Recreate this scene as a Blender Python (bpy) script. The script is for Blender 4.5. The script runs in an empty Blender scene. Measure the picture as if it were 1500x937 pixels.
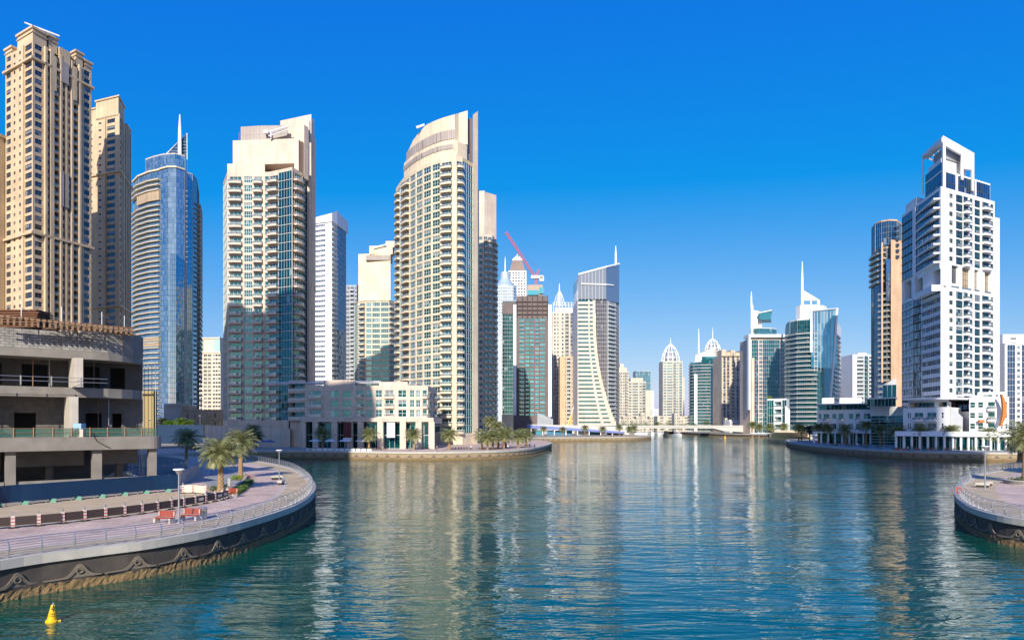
import bpy, math, random
from math import sin, cos, pi, radians, sqrt, atan2, exp
from mathutils import Vector
random.seed(7)
SC = bpy.context.scene
COL = SC.collection
# ------------------------------------------------------------------ camera
HC = 11.0            # eye height above the water
cam = bpy.data.cameras.new('camera'); camo = bpy.data.objects.new('camera', cam); COL.objects.link(camo)
camo.location = (0, 0, HC); camo.rotation_euler = (radians(90), 0, 0)
cam.sensor_width = 36; cam.lens = 24.0
cam.shift_y = (620-468.5)/1500.0
cam.clip_start = 0.5; cam.clip_end = 20000
SC.camera = camo
SC.render.resolution_x = 1024; SC.render.resolution_y = 639
# ------------------------------------------------------------------ light
SUN_EL = radians(28); LX, LY = 0.13, 0.99
w = bpy.data.worlds.new('World'); SC.world = w; w.use_nodes = True
nt = w.node_tree; nt.nodes.clear()
out = nt.nodes.new('ShaderNodeOutputWorld'); bg = nt.nodes.new('ShaderNodeBackground')
sky = nt.nodes.new('ShaderNodeTexSky'); sky.sky_type = 'NISHITA'; sky.sun_disc = False
sky.sun_elevation = SUN_EL; sky.sun_rotation = atan2(-LX, -LY)
sky.altitude = 0; sky.air_density = 1.0; sky.dust_density = 0.6; sky.ozone_density = 3.0
hs = nt.nodes.new('ShaderNodeHueSaturation'); hs.inputs['Saturation'].default_value = 1.22; hs.inputs['Value'].default_value = 0.95; hs.inputs['Hue'].default_value = 0.5
nt.nodes.remove(hs)
# polarised, clear-air grading of the sky texture: deeper blue overhead, pale towards the horizon
sr = nt.nodes.new('ShaderNodeSeparateXYZ'); cr_ = nt.nodes.new('ShaderNodeCombineXYZ'); nt.links.new(sky.outputs[0], sr.inputs[0])
for ch, (k_, o_) in enumerate(((0.68, -1.18), (0.46, 0.16), (0.17, 3.45))):
    ma = nt.nodes.new('ShaderNodeMath'); ma.operation = 'MULTIPLY_ADD'; ma.inputs[1].default_value = k_; ma.inputs[2].default_value = o_
    mm = nt.nodes.new('ShaderNodeMath'); mm.operation = 'MAXIMUM'; mm.inputs[1].default_value = 0.03
    nt.links.new(sr.outputs[ch], ma.inputs[0]); nt.links.new(ma.outputs[0], mm.inputs[0]); nt.links.new(mm.outputs[0], cr_.inputs[ch])
nt.links.new(cr_.outputs[0], bg.inputs[0])
bg.inputs[1].default_value = 0.15
nt.links.new(bg.outputs[0], out.inputs[0])
sl = bpy.data.lights.new('sun', 'SUN'); so = bpy.data.objects.new('sun', sl); COL.objects.link(so)
sl.energy = 5.0; sl.angle = radians(0.5); sl.color = (1.0, 0.93, 0.82)
so.rotation_euler = Vector((LX*cos(SUN_EL), LY*cos(SUN_EL), -sin(SUN_EL))).to_track_quat('-Z', 'Y').to_euler()
so.location = (0, -100, 300)
vs = SC.view_settings; vs.view_transform = 'Standard'; vs.look = 'None'; vs.exposure = 0.36; vs.gamma = 1; vs.use_curve_mapping = False
SC.cycles.max_bounces = 6; SC.cycles.glossy_bounces = 4; SC.cycles.diffuse_bounces = 3; SC.cycles.transparent_max_bounces = 6
# ------------------------------------------------------------------ projection helpers
GZ = 2.5
def X(px, Y): return (px-750)/1000.0*Y
def Z(py, Y): return HC+(620-py)/1000.0*Y
def P(px, Y): return (X(px, Y), Y)
def G(px, py):
    Y = (HC-GZ)*1000.0/(py-620); return (X(px, Y), Y)
# ------------------------------------------------------------------ materials
MC = {}
def nmat(key, fn):
    if key not in MC:
        m = bpy.data.materials.new(key); m.use_nodes = True
        fn(m, m.node_tree, m.node_tree.nodes['Principled BSDF']); MC[key] = m
    return MC[key]
def N(nt, t, **kw):
    n = nt.nodes.new(t)
    for k, v in kw.items():
        if hasattr(n, k): setattr(n, k, v)
        else: n.inputs[k].default_value = v
    return n
def rgb(c): return (c[0], c[1], c[2], 1)
def plain(key, c, rough=0.6, metal=0.0, var=0.12, scale=3.0, bump=0.0):
    def f(m, nt, b):
        tc = N(nt, 'ShaderNodeTexCoord'); no = N(nt, 'ShaderNodeTexNoise'); no.inputs['Scale'].default_value = scale; no.inputs['Detail'].default_value = 5
        nt.links.new(tc.outputs['Object'], no.inputs['Vector'])
        mx = N(nt, 'ShaderNodeMix', data_type='RGBA')
        mx.inputs[6].default_value = rgb([v*(1-var) for v in c]); mx.inputs[7].default_value = rgb([min(1, v*(1+var)) for v in c])
        nt.links.new(no.outputs[0], mx.inputs[0]); nt.links.new(mx.outputs[2], b.inputs['Base Color'])
        b.inputs['Roughness'].default_value = rough; b.inputs['Metallic'].default_value = metal
        if bump:
            bp = N(nt, 'ShaderNodeBump'); bp.inputs['Strength'].default_value = bump; bp.inputs['Distance'].default_value = 0.05
            nt.links.new(no.outputs[0], bp.inputs['Height']); nt.links.new(bp.outputs[0], b.inputs['Normal'])
    return nmat(key, f)
def wall(key, c, panel=3.2, ph=3.3, joint=0.72, rough=0.65, stain=0.24):
    """rendered or panelled facade: panel joints, blotchy weathering, rain streaks"""
    def f(m, nt, b):
        L = nt.links.new
        tc = N(nt, 'ShaderNodeTexCoord'); sp = N(nt, 'ShaderNodeSeparateXYZ'); L(tc.outputs['Object'], sp.inputs[0])
        ad = N(nt, 'ShaderNodeMath', operation='ADD'); L(sp.outputs[0], ad.inputs[0]); L(sp.outputs[1], ad.inputs[1])
        cb = N(nt, 'ShaderNodeCombineXYZ'); L(ad.outputs[0], cb.inputs[0]); L(sp.outputs[2], cb.inputs[1])
        br = N(nt, 'ShaderNodeTexBrick'); br.offset = 0.0
        br.inputs['Scale'].default_value = 1.0; br.inputs['Brick Width'].default_value = panel; br.inputs['Row Height'].default_value = ph
        br.inputs['Mortar Size'].default_value = 0.05; br.inputs['Mortar Smooth'].default_value = 0.3
        br.inputs['Color1'].default_value = rgb(c); br.inputs['Color2'].default_value = rgb([v*0.95 for v in c]); br.inputs['Mortar'].default_value = rgb([v*joint for v in c])
        L(cb.outputs[0], br.inputs['Vector'])
        no = N(nt, 'ShaderNodeTexNoise'); no.inputs['Scale'].default_value = 0.12; no.inputs['Detail'].default_value = 6; L(tc.outputs['Object'], no.inputs['Vector'])
        mp = N(nt, 'ShaderNodeMapping'); mp.inputs['Scale'].default_value = (1.3, 1.3, 0.06); L(tc.outputs['Object'], mp.inputs['Vector'])
        n2 = N(nt, 'ShaderNodeTexNoise'); n2.inputs['Scale'].default_value = 1.0; n2.inputs['Detail'].default_value = 4; L(mp.outputs[0], n2.inputs['Vector'])
        av = N(nt, 'ShaderNodeMath', operation='ADD'); L(no.outputs[0], av.inputs[0]); L(n2.outputs[0], av.inputs[1])
        mr = N(nt, 'ShaderNodeMapRange'); mr.inputs[1].default_value = 0.7; mr.inputs[2].default_value = 1.3; mr.inputs[3].default_value = 1-stain; mr.inputs[4].default_value = 1+stain*0.3; L(av.outputs[0], mr.inputs[0])
        ml = N(nt, 'ShaderNodeVectorMath', operation='SCALE'); L(br.outputs[0], ml.inputs[0]); L(mr.outputs[0], ml.inputs['Scale'])
        L(ml.outputs[0], b.inputs['Base Color']); b.inputs['Roughness'].default_value = rough
    return nmat(key, f)
def glass(key, c, refl=(0.55, 0.8, 0.85), metal=0.45, rough=0.04, wob=0.012, curt=0.12):
    """coated architectural glass; the face attribute var gives each pane its own tone (blinds, rooms)"""
    def f(m, nt, b):
        L = nt.links.new
        at = N(nt, 'ShaderNodeAttribute'); at.attribute_name = 'var'
        rp = N(nt, 'ShaderNodeValToRGB'); e = rp.color_ramp.elements; rp.color_ramp.interpolation = 'LINEAR'
        e[0].position = 0.0; e[0].color = rgb([v*0.35 for v in c]); e[1].position = 1-curt; e[1].color = rgb([min(1, v*1.6) for v in c])
        e2 = rp.color_ramp.elements.new(min(0.999, 1-curt+0.01)); e2.color = rgb([0.25+0.5*v for v in c])
        L(at.outputs['Fac'], rp.inputs[0]); L(rp.outputs[0], b.inputs['Base Color'])
        b.inputs['Roughness'].default_value = rough; b.inputs['IOR'].default_value = 1.9
        b.inputs['Specular Tint'].default_value = rgb(refl)
        b2 = nt.nodes.new('ShaderNodeBsdfGlossy'); b2.inputs['Color'].default_value = rgb(refl); b2.inputs['Roughness'].default_value = rough
        tc = N(nt, 'ShaderNodeTexCoord'); gm = N(nt, 'ShaderNodeNewGeometry')
        no = N(nt, 'ShaderNodeTexNoise'); no.inputs['Scale'].default_value = 0.35; no.inputs['Detail'].default_value = 2; L(gm.outputs['Position'], no.inputs['Vector'])
        bp = N(nt, 'ShaderNodeBump'); bp.inputs['Strength'].default_value = 1.0; bp.inputs['Distance'].default_value = wob*4; L(no.outputs[0], bp.inputs['Height'])
        L(bp.outputs[0], b.inputs['Normal']); L(bp.outputs[0], b2.inputs['Normal'])
        mx = nt.nodes.new('ShaderNodeMixShader'); mx.inputs[0].default_value = metal
        L(b.outputs[0], mx.inputs[1]); L(b2.outputs[0], mx.inputs[2])
        L(mx.outputs[0], nt.nodes['Material Output'].inputs['Surface'])
    return nmat(key, f)
CREAM = wall('cream_facade', (0.72, 0.59, 0.42)); CREAM2 = wall('pale_cream_facade', (0.76, 0.63, 0.45))
PINK = wall('pinkish_cream_facade', (0.66, 0.53, 0.42)); BEIGE = wall('beige_facade', (0.64, 0.48, 0.30), panel=6, ph=3.4)
WHITE = wall('white_facade', (0.80, 0.80, 0.79), panel=1.6, ph=1.65, joint=0.9, stain=0.08)
OFFW = wall('offwhite_facade', (0.68, 0.68, 0.66), stain=0.1); GREYW = wall('grey_facade', (0.36, 0.38, 0.40))
BROWNW = wall('brown_facade', (0.14, 0.105, 0.10), stain=0.2); TAN = wall('tan_facade', (0.42, 0.33, 0.25)); SALM = wall('salmon_stone', (0.62, 0.42, 0.26), panel=1.2, ph=1.2)
LOUV = wall('louvre_panel', (0.42, 0.36, 0.32), panel=0.5, ph=40, joint=0.5); LOUVT = wall('tan_louvre_panel', (0.45, 0.34, 0.22), panel=0.6, ph=40, joint=0.5)
GT = glass('teal_window_glass', (0.005, 0.07, 0.075), (0.16, 0.56, 0.60), 0.20, curt=.07)
GTC = glass('teal_curtain_glass', (0.01, 0.12, 0.13), (0.30, 0.66, 0.70), 0.40, curt=0.04)
GTD = glass('dark_teal_glass', (0.002, 0.035, 0.04), (0.08, 0.38, 0.42), 0.20, curt=0.03)
GB = glass('blue_curtain_glass', (0.01, 0.07, 0.14), (0.48, 0.70, 0.84), 0.58, wob=0.02, curt=0.0001)
GBD = glass('dark_blue_glass', (0.01, 0.03, 0.06), (0.30, 0.45, 0.62), 0.30, curt=0.05)
GD = glass('dark_window_glass', (0.025, 0.03, 0.035), (0.42, 0.46, 0.52), 0.14)
FRW = plain('white_frame', (0.62, 0.62, 0.60), 0.4); FRD = plain('dark_frame', (0.09, 0.10, 0.10), 0.4); FRT = plain('teal_frame', (0.16, 0.24, 0.24), 0.4)
RAILG = glass('railing_glass', (0.035, 0.085, 0.085), (0.45, 0.7, 0.7), 0.22, curt=0.0001)
METAL = plain('galvanised_metal', (0.45, 0.46, 0.47), 0.35, 0.7); WMETAL = plain('white_painted_metal', (0.78, 0.78, 0.78), 0.4)
CONC = plain('raw_concrete', (0.21, 0.19, 0.165), 0.85, var=0.45, scale=0.55, bump=0.5); CONCD = plain('dark_concrete', (0.10, 0.095, 0.09), 0.9, var=0.3)
CONCL = plain('light_concrete', (0.46, 0.42, 0.36), 0.8, var=0.22, scale=0.7, bump=0.2)
RED = plain('red_wood', (0.30, 0.045, 0.02), 0.5); TRUNK = plain('palm_bark', (0.30, 0.19, 0.10), 0.9, var=0.5, scale=9, bump=0.8)
BLACK = plain('black_rubber', (0.02, 0.02, 0.02), 0.6); HBLUE = plain('blue_hoarding', (0.002, 0.026, 0.075), 0.45, var=0.2, scale=0.4)
# ------------------------------------------------------------------ mesh builder
class MB:
    def __init__(s): s.v = []; s.f = []; s.m = []; s.a = []
    def face(s, pts, m=0, a=0.5):
        i = len(s.v); s.v += [tuple(p) for p in pts]; s.f.append(tuple(range(i, i+len(pts)))); s.m.append(m); s.a.append(a)
    def box(s, x0, x1, y0, y1, z0, z1, m=0, a=0.5):
        p = [(x0,y0,z0),(x1,y0,z0),(x1,y1,z0),(x0,y1,z0),(x0,y0,z1),(x1,y0,z1),(x1,y1,z1),(x0,y1,z1)]
        i = len(s.v); s.v += p
        for q in ((0,3,2,1),(4,5,6,7),(0,1,5,4),(1,2,6,5),(2,3,7,6),(3,0,4,7)):
            s.f.append(tuple(i+k for k in q)); s.m.append(m); s.a.append(a)
    def prism(s, poly, z0, z1, m=0, a=0.5, cap=True, mtop=None):
        n = len(poly); zt = z1 if isinstance(z1, (list, tuple)) else [z1]*n; zb = z0 if isinstance(z0, (list, tuple)) else [z0]*n
        i = len(s.v); s.v += [(p[0], p[1], zb[k]) for k, p in enumerate(poly)]+[(p[0], p[1], zt[k]) for k, p in enumerate(poly)]
        for k in range(n):
            k2 = (k+1) % n; s.f.append((i+k, i+k2, i+n+k2, i+n+k)); s.m.append(m); s.a.append(a)
        if cap:
            s.f.append(tuple(i+n+k for k in range(n))); s.m.append(m if mtop is None else mtop); s.a.append(a)
            s.f.append(tuple(i+n-1-k for k in range(n))); s.m.append(m); s.a.append(a)
    def tube(s, pts, r, sides=6, m=0, a=0.5):
        """round bar through pts; r a number or one per point"""
        rs = r if isinstance(r, (list, tuple)) else [r]*len(pts)
        pts = [Vector(p) for p in pts]; i0 = len(s.v)
        for k, p in enumerate(pts):
            d = (pts[min(k+1, len(pts)-1)]-pts[max(k-1, 0)]).normalized()
            u = d.cross(Vector((0, 0, 1)) if abs(d.z) < 0.9 else Vector((0, 1, 0))).normalized(); v = d.cross(u)
            for j in range(sides):
                t = 2*pi*j/sides; s.v.append(tuple(p+u*cos(t)*rs[k]+v*sin(t)*rs[k]))
        for k in range(len(pts)-1):
            for j in range(sides):
                j2 = (j+1) % sides; s.f.append((i0+k*sides+j, i0+k*sides+j2, i0+(k+1)*sides+j2, i0+(k+1)*sides+j)); s.m.append(m); s.a.append(a)
        s.f.append(tuple(i0+j for j in range(sides))); s.m.append(m); s.a.append(a)
        e = i0+(len(pts)-1)*sides; s.f.append(tuple(e+sides-1-j for j in range(sides))); s.m.append(m); s.a.append(a)
    def lathe(s, prof, cx=0, cy=0, sides=16, m=0):
        i0 = len(s.v)
        for r, z in prof:
            for j in range(sides): s.v.append((cx+r*cos(2*pi*j/sides), cy+r*sin(2*pi*j/sides), z))
        for k in range(len(prof)-1):
            for j in range(sides):
                j2 = (j+1) % sides; s.f.append((i0+k*sides+j, i0+k*sides+j2, i0+(k+1)*sides+j2, i0+(k+1)*sides+j)); s.m.append(m); s.a.append(0.5)
        e = i0+(len(prof)-1)*sides; s.f.append(tuple(e+j for j in range(sides))); s.m.append(m); s.a.append(0.5)
    def add(s, o, loc, rz=0, mofs=0):
        i = len(s.v); c, q = cos(rz), sin(rz)
        s.v += [(loc[0]+c*x-q*y, loc[1]+q*x+c*y, loc[2]+z) for x, y, z in o.v]
        s.f += [tuple(i+k for k in f) for f in o.f]; s.m += [k+mofs for k in o.m]; s.a += o.a
    def mesh(s, name, mats, off=(0, 0, 0), smooth=False):
        me = bpy.data.meshes.new(name)
        me.from_pydata([(x-off[0], y-off[1], z-off[2]) for x, y, z in s.v], [], s.f)
        for m in mats: me.materials.append(m)
        me.polygons.foreach_set('material_index', s.m)
        at = me.attributes.new('var', 'FLOAT', 'FACE'); at.data.foreach_set('value', s.a)
        if smooth: me.polygons.foreach_set('use_smooth', [True]*len(s.f))
        me.update(); return me
def link(name, me, parent=None, loc=(0, 0, 0), rz=0, label=None, kind=None):
    o = bpy.data.objects.new(name, me); COL.objects.link(o); o.location = loc; o.rotation_euler = (0, 0, rz)
    if parent is not None: o.parent = parent
    if label: o['label'] = label
    if kind: o['kind'] = kind
    return o
def mats_of(m): return m if isinstance(m, (list, tuple)) else [m]
def thing(name, label, cat, loc=(0, 0, 0), rz=0, group=None):
    o = link(name, None, None, loc, rz, label); o['category'] = cat; o.empty_display_size = 0.5
    if group: o['group'] = group
    return o
def solo(name, mb, mat, label, cat, loc=(0, 0, 0), rz=0, group=None, smooth=False):
    o = link(name, mb.mesh(name, mats_of(mat), (0, 0, 0), smooth), None, loc, rz, label); o['category'] = cat
    if group: o['group'] = group
    return o
def part(name, mb, mat, parent, off=(0, 0, 0), smooth=False, label=None, kind=None):
    return link(name, mb.mesh(name, mats_of(mat), off, smooth), parent, (0, 0, 0), 0, label, kind)
def struct(name, mb, mat, smooth=False): return link(name, mb.mesh(name, mats_of(mat), (0, 0, 0), smooth), kind='structure')
def dup(root, loc, rz=0, label=None, group=None, scale=None):
    r = root.copy(); COL.objects.link(r); r.location = loc; r.rotation_euler = (0, 0, rz)
    if label: r['label'] = label
    if group: r['group'] = group
    if scale: r.scale = scale if isinstance(scale, tuple) else (scale,)*3
    for ch in list(root.children):
        c = ch.copy(); COL.objects.link(c); c.parent = r
        for g in list(ch.children):
            d = g.copy(); COL.objects.link(d); d.parent = c
    return r
# ------------------------------------------------------------------ windows and balconies (raw, cached)
RAW = {}; MESH = {}
def raw_window(w, h, nx, nz, var):
    """glass panes with a frame; x along the wall, outside is -y, z up from the sill"""
    key = ('w', w, h, nx, nz, var)
    if key in RAW: return RAW[key]
    rnd = random.Random(hash((w, h, nx, nz, var)) & 0xffff); b = MB(); t = 0.055
    base = [0.15, 0.35, 0.5, 0.62, 0.8, 0.95][var]
    for i in range(nx):
        for k in range(nz):
            x0 = -w/2+w*i/nx; x1 = -w/2+w*(i+1)/nx; z0 = h*k/nz; z1 = h*(k+1)/nz; d = rnd.uniform(-.006, .006); e = rnd.uniform(-.006, .006); lt = (var == 3 and i == 0) or (var == 4 and k == nz-1 and nz > 1)
            b.face([(x0, 0+d, z0), (x1, 0-d, z0), (x1, e-d, z1), (x0, e+d, z1)], 0, 0.98 if lt else min(1, max(0, base+rnd.uniform(-.15, .15))))
    for i in range(nx+1):
        x = -w/2+w*i/nx; x = min(max(x, -w/2+t), w/2-t); b.box(x-t, x+t, -0.07, 0.02, 0, h, 1)
    for k in range(nz+1):
        z = min(max(h*k/nz, t), h-t); b.box(-w/2, w/2, -0.064, 0.02, z-t, z+t, 1)
    RAW[key] = b; return b
def raw_balcony(w, d, solid):
    key = ('b', w, d, solid)
    if key in RAW: return RAW[key]
    s = MB(); r = MB(); n = 6; pts = [(-w/2, 0.1)]
    bow = 0.25*d
    for i in range(n+1):
        t = -1+2*i/n; pts.append((t*w/2, -(d-bow)-bow*(1-t*t)))
    pts.append((w/2, 0.1)); s.prism(pts, -0.32, 0.0)
    inner = [(x*0.97, y+0.06 if y < 0 else y) for x, y in pts]
    if solid:
        s.prism(pts, 0.001, 0.42, cap=False)
    zb = 0.42 if solid else 0.05
    for i in range(len(inner)-1):
        (x0, y0), (x1, y1) = inner[i], inner[i+1]
        r.face([(x0, y0, zb), (x1, y1, zb), (x1, y1, 1.02), (x0, y0, 1.02)], 0, 0.6)
        r.tube([(x0, y0, 1.05), (x1, y1, 1.05)], 0.05, 4, 1)
    for x, y in inner[::2]: r.tube([(x, y, 0), (x, y, 1.05)], 0.045, 4, 1)
    RAW[key] = (s, r); return RAW[key]
def cached(key, raw, mats, name):
    k = (key, tuple(m.name for m in mats))
    if k not in MESH: MESH[k] = raw.mesh(name, mats)
    return MESH[k]
# ------------------------------------------------------------------ tower builder
class Tower:
    def __init__(s, name, label, cat='tower', group=None, z0=GZ, wallm=CREAM, glassm=GT, frame=FRW, slab=None, curtain=None, cap=100):
        s.args = (name, label, cat, group); s.wallm = wallm; s.glassm = glassm; s.frame = frame; s.slab = slab or wallm; s.curtain = curtain or glassm
        s.z0 = z0; s.body = MB(); s.cw = MB(); s.wins = []; s.bals = []; s.parts = []; s.cap = cap; s.trim = MB(); s.rings = []; s.root = None
        s.poly = None; s.rnd = random.Random(hash(label) % 1000 if False else sum(map(ord, label)))
    def seg(s, a, b, z, fh, n, pat, open_=(0.26, 0.80), rev=0.28, facing=None):
        """wall strip from a to b (left to right seen from outside), n floors of height fh starting at z, columns from pat"""
        ax, ay = a; bx, by = b; L = sqrt((bx-ax)**2+(by-ay)**2)
        if L < 0.05: return
        ux, uy = (bx-ax)/L, (by-ay)/L; nx, ny = uy, -ux; rz = atan2(uy, ux)
        def q(u, d, zz): return (ax+ux*u+nx*d, ay+uy*u+ny*d, zz)
        def quad(mb, u0, u1, za, zb, d=0.0, m=0, av=0.5):
            mb.face([q(u0, d, za), q(u1, d, za), q(u1, d, zb), q(u0, d, zb)], m, av)
        H = fh*n
        if not pat: quad(s.body, 0, L, z, z+H); return
        tot = sum(c[1] for c in pat); u = 0.0
        for c in pat:
            k, wd = c[0], c[1]*L/tot; o = c[2] if len(c) > 2 else {}; u0, u1 = u, u+wd; u = u1
            if k == 's': quad(s.body, u0, u1, z, z+H); continue
            if k == 'f':        # fin / pier standing proud
                dd = o.get('d', 0.6)
                s.body.prism([q(u0, 0, 0)[:2], q(u0, dd, 0)[:2], q(u1, dd, 0)[:2], q(u1, 0, 0)[:2]], z, z+H+o.get('up', 0)); continue
            if k == 'g':        # curtain wall: panes, spandrels, mullions
                dd = o.get('d', -0.15); sp = o.get('sp', 0.28); npn = max(1, int(round(wd/o.get('pw', 1.5))))
                s.body.face([q(u0, 0, z), q(u0, dd, z), q(u0, dd, z+H), q(u0, 0, z+H)]); s.body.face([q(u1, dd, z), q(u1, 0, z), q(u1, 0, z+H), q(u1, dd, z+H)])
                for fl in range(n):
                    zf = z+fl*fh
                    for i in range(npn):
                        a0 = u0+wd*i/npn; a1 = u0+wd*(i+1)/npn; e1 = s.rnd.uniform(-.008, .008); e2 = s.rnd.uniform(-.008, .008)
                        s.cw.face([q(a0, dd+e1, zf+fh*sp), q(a1, dd-e1, zf+fh*sp), q(a1, dd-e1+e2, zf+fh), q(a0, dd+e1+e2, zf+fh)], 0, s.rnd.random())
                        if sp > 0: s.cw.face([q(a0, dd+.01, zf), q(a1, dd+.01, zf), q(a1, dd+.01, zf+fh*sp), q(a0, dd+.01, zf+fh*sp)], 2 if o.get('spw') else 0, 0.1)
                    if o.get('ledge', 0.12):
                        ld = o.get('ledge', 0.12); s.cw.prism([q(u0, dd-.05, 0)[:2], q(u0, dd+ld, 0)[:2], q(u1, dd+ld, 0)[:2], q(u1, dd-.05, 0)[:2]][::-1] if False else [q(u0, dd+ld, 0)[:2], q(u1, dd+ld, 0)[:2], q(u1, dd-.05, 0)[:2], q(u0, dd-.05, 0)[:2]], zf-0.06, zf+0.1, 1)
                for i in range(npn+1):
                    a0 = u0+wd*i/npn; s.cw.prism([q(a0-.04, dd+.07, 0)[:2], q(a0+.04, dd+.07, 0)[:2], q(a0+.04, dd-.02, 0)[:2], q(a0-.04, dd-.02, 0)[:2]], z, z+H, 1, cap=False)
                continue
            # punched openings
            lo, hi = o.get('z', open_ if k == 'w' else (0.04, 0.80)); mg = o.get('mg', 0.08)*wd; w0, w1 = u0+mg, u1-mg; rv = o.get('rev', 1.1 if k == 'l' else rev)
            step = o.get('step', 1)
            quad(s.body, u0, w0, z, z+H); quad(s.body, w1, u1, z, z+H)
            prev = z
            for fl in range(0, n, step):
                za, zb = z+fl*fh+lo*fh, z+fl*fh+(hi+step-1)*fh
                if fl in o.get('skip', ()): continue
                if za > prev+1e-4: quad(s.body, w0, w1, prev, za)
                prev = zb
                s.body.face([q(w0, 0, za), q(w0, 0, zb), q(w0, -rv, zb), q(w0, -rv, za)]); s.body.face([q(w1, 0, zb), q(w1, 0, za), q(w1, -rv, za), q(w1, -rv, zb)])
                s.body.face([q(w0, 0, za), q(w0, -rv, za), q(w1, -rv, za), q(w1, 0, za)]); s.body.face([q(w0, -rv, zb), q(w0, 0, zb), q(w1, 0, zb), q(w1, -rv, zb)])
                c0 = q((w0+w1)/2, -rv+.02, za); W = w1-w0; Hh = zb-za
                s.wins.append((round(W, 2), round(Hh, 2), o.get('nx', max(1, int(round(W/1.3)))), o.get('nz', 2 if Hh < 4 else int(Hh/1.8)), c0, rz, o.get('gm')))
                if k in ('b', 'l'):
                    dpt = o.get('d', 1.5) if k == 'b' else 0.15
                    bw = round((w1-w0)*o.get('bw', 1.15), 2)
                    s.bals.append((bw, dpt, o.get('solid', True), q((w0+w1)/2, 0, z+fl*fh+0.04*fh), rz))
            if prev < z+H-1e-4: quad(s.body, w0, w1, prev, z+H)
    def run(s, pts, z, fh, n, pats, **kw):
        for i in range(len(pts)-1): s.seg(pts[i], pts[i+1], z, fh, n, pats[i] if isinstance(pats, list) and pats and isinstance(pats[0], list) or pats == [] or (isinstance(pats, list) and any(p is None for p in pats)) else pats, **kw)
    def block(s, pts, z, fh, n, pats, roof=True, parapet=0.9, **kw):
        """closed plan pts (counter-clockwise); pats[i] for edge i, missing = blank wall"""
        N_ = len(pts)
        for i in range(N_): s.seg(pts[i], pts[(i+1) % N_], z, fh, n, pats[i] if i < len(pats) else None, **kw)
        zt = z+fh*n
        if roof:
            s.body.face([(p[0], p[1], zt) for p in pts])
            if parapet: s.ring(pts, zt, parapet, 0.0, 0.35)
        s.poly = s.poly or pts
    def ring(s, pts, z, h, outw=0.15, inw=0.3, mb=None, m=0, closed=True):
        """parapet or belt course following the plan"""
        mb = mb or s.body; o = offset(pts, outw, closed); i = offset(pts, -inw, closed); n = len(pts)
        for k in range(n if closed else n-1):
            k2 = (k+1) % n
            mb.prism([o[k], o[k2], i[k2], i[k]], z+0.002, z+h, m)
    def solid(s, pts, z0, z1, mb=None, m=0): (mb or s.body).prism(pts, z0, z1, m)
    def extra(s, name, mb, mat, smooth=False, label=None): s.parts.append((name, mb, mat, smooth, label))
    def floors_ring(s, pts, z, fh, n, depth, thick=0.3, name='balcony', rail=True, closed=False, mat=None):
        s.rings.append((pts, z, fh, n, depth, thick, name, rail, closed, mat))
    def done(s):
        name, label, cat, group = s.args
        xs = [v[0] for v in s.body.v] or [v[0] for v in s.cw.v]; ys = [v[1] for v in s.body.v] or [v[1] for v in s.cw.v]
        off = ((min(xs)+max(xs))/2, (min(ys)+max(ys))/2, s.z0); R = thing(name, label, cat, off, 0, group); s.root = R
        part('wall', s.body, [s.wallm], R, off)
        if s.cw.f: part('curtain_wall', s.cw, [s.curtain, s.frame, s.slab], R, off)
        if s.trim.f: part('trim', s.trim, [s.slab], R, off)
        s.wins.sort(key=lambda t: t[4][0]**2+t[4][1]**2+(t[4][2]-HC)**2)
        rest = MB(); rg = {}
        for i, (W, Hh, nx, nz, c, rz, gm) in enumerate(s.wins):
            v = s.rnd.choice([0, 0, 1, 1, 2, 2, 3, 4, 5]); rw = raw_window(W, Hh, nx, nz, v); g = gm or s.glassm
            if i < s.cap:
                link('window', cached(('w', W, Hh, nx, nz, v), rw, [g, s.frame], 'window'), R, (c[0]-off[0], c[1]-off[1], c[2]-off[2]), rz)
            else: rg.setdefault(g.name, (g, MB()))[1].add(rw, c, rz)
        for g, mb in rg.values(): part('window', mb, [g, s.frame], R, off, kind='stuff')
        s.bals.sort(key=lambda t: t[3][0]**2+t[3][1]**2+(t[3][2]-HC)**2); bs = MB(); brl = MB()
        for i, (W, d, sol, c, rz) in enumerate(s.bals):
            sm, rm = raw_balcony(W, d, sol)
            if i < s.cap:
                o = link('balcony', cached(('bs', W, d, sol), sm, [s.slab], 'balcony'), R, (c[0]-off[0], c[1]-off[1], c[2]-off[2]), rz)
                link('railing', cached(('br', W, d, sol), rm, [RAILG, s.frame], 'railing'), o)
            else: bs.add(sm, c, rz); brl.add(rm, c, rz)
        if bs.f:
            o = part('balcony', bs, [s.slab], R, off, kind='stuff'); link('railing', brl.mesh('railing', [RAILG, s.frame], off), o, kind='stuff')
        for pts, z, fh, n, depth, thick, nm, rail, closed, mat in s.rings:
            b = MB(); r = MB(); o_ = offset(pts, depth, closed); i_ = offset(pts, -0.2, closed); e_ = offset(pts, depth-0.08, closed); k_ = len(pts)
            for k in range(k_ if closed else k_-1):
                k2 = (k+1) % k_; b.prism([o_[k], o_[k2], i_[k2], i_[k]], -thick/2, thick/2)
                if rail:
                    (x0, y0), (x1, y1) = e_[k], e_[k2]
                    r.face([(x0, y0, thick/2), (x1, y1, thick/2), (x1, y1, 1.1), (x0, y0, 1.1)], 0, 0.7); r.tube([(x0, y0, 1.12), (x1, y1, 1.12)], 0.05, 4, 1)
            bm_ = b.mesh(nm, [mat or s.slab], (off[0], off[1], 0)); rm_ = r.mesh('railing', [RAILG, s.frame], (off[0], off[1], 0)) if rail else None
            for fl in range(n):
                o = link(nm, bm_, R, (0, 0, z+fl*fh-off[2]))
                if rail: link('railing', rm_, o)
        for nm, mb, mat, sm, lb in s.parts: part(nm, mb, mat, R, off, sm, lb)
        return R
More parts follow.
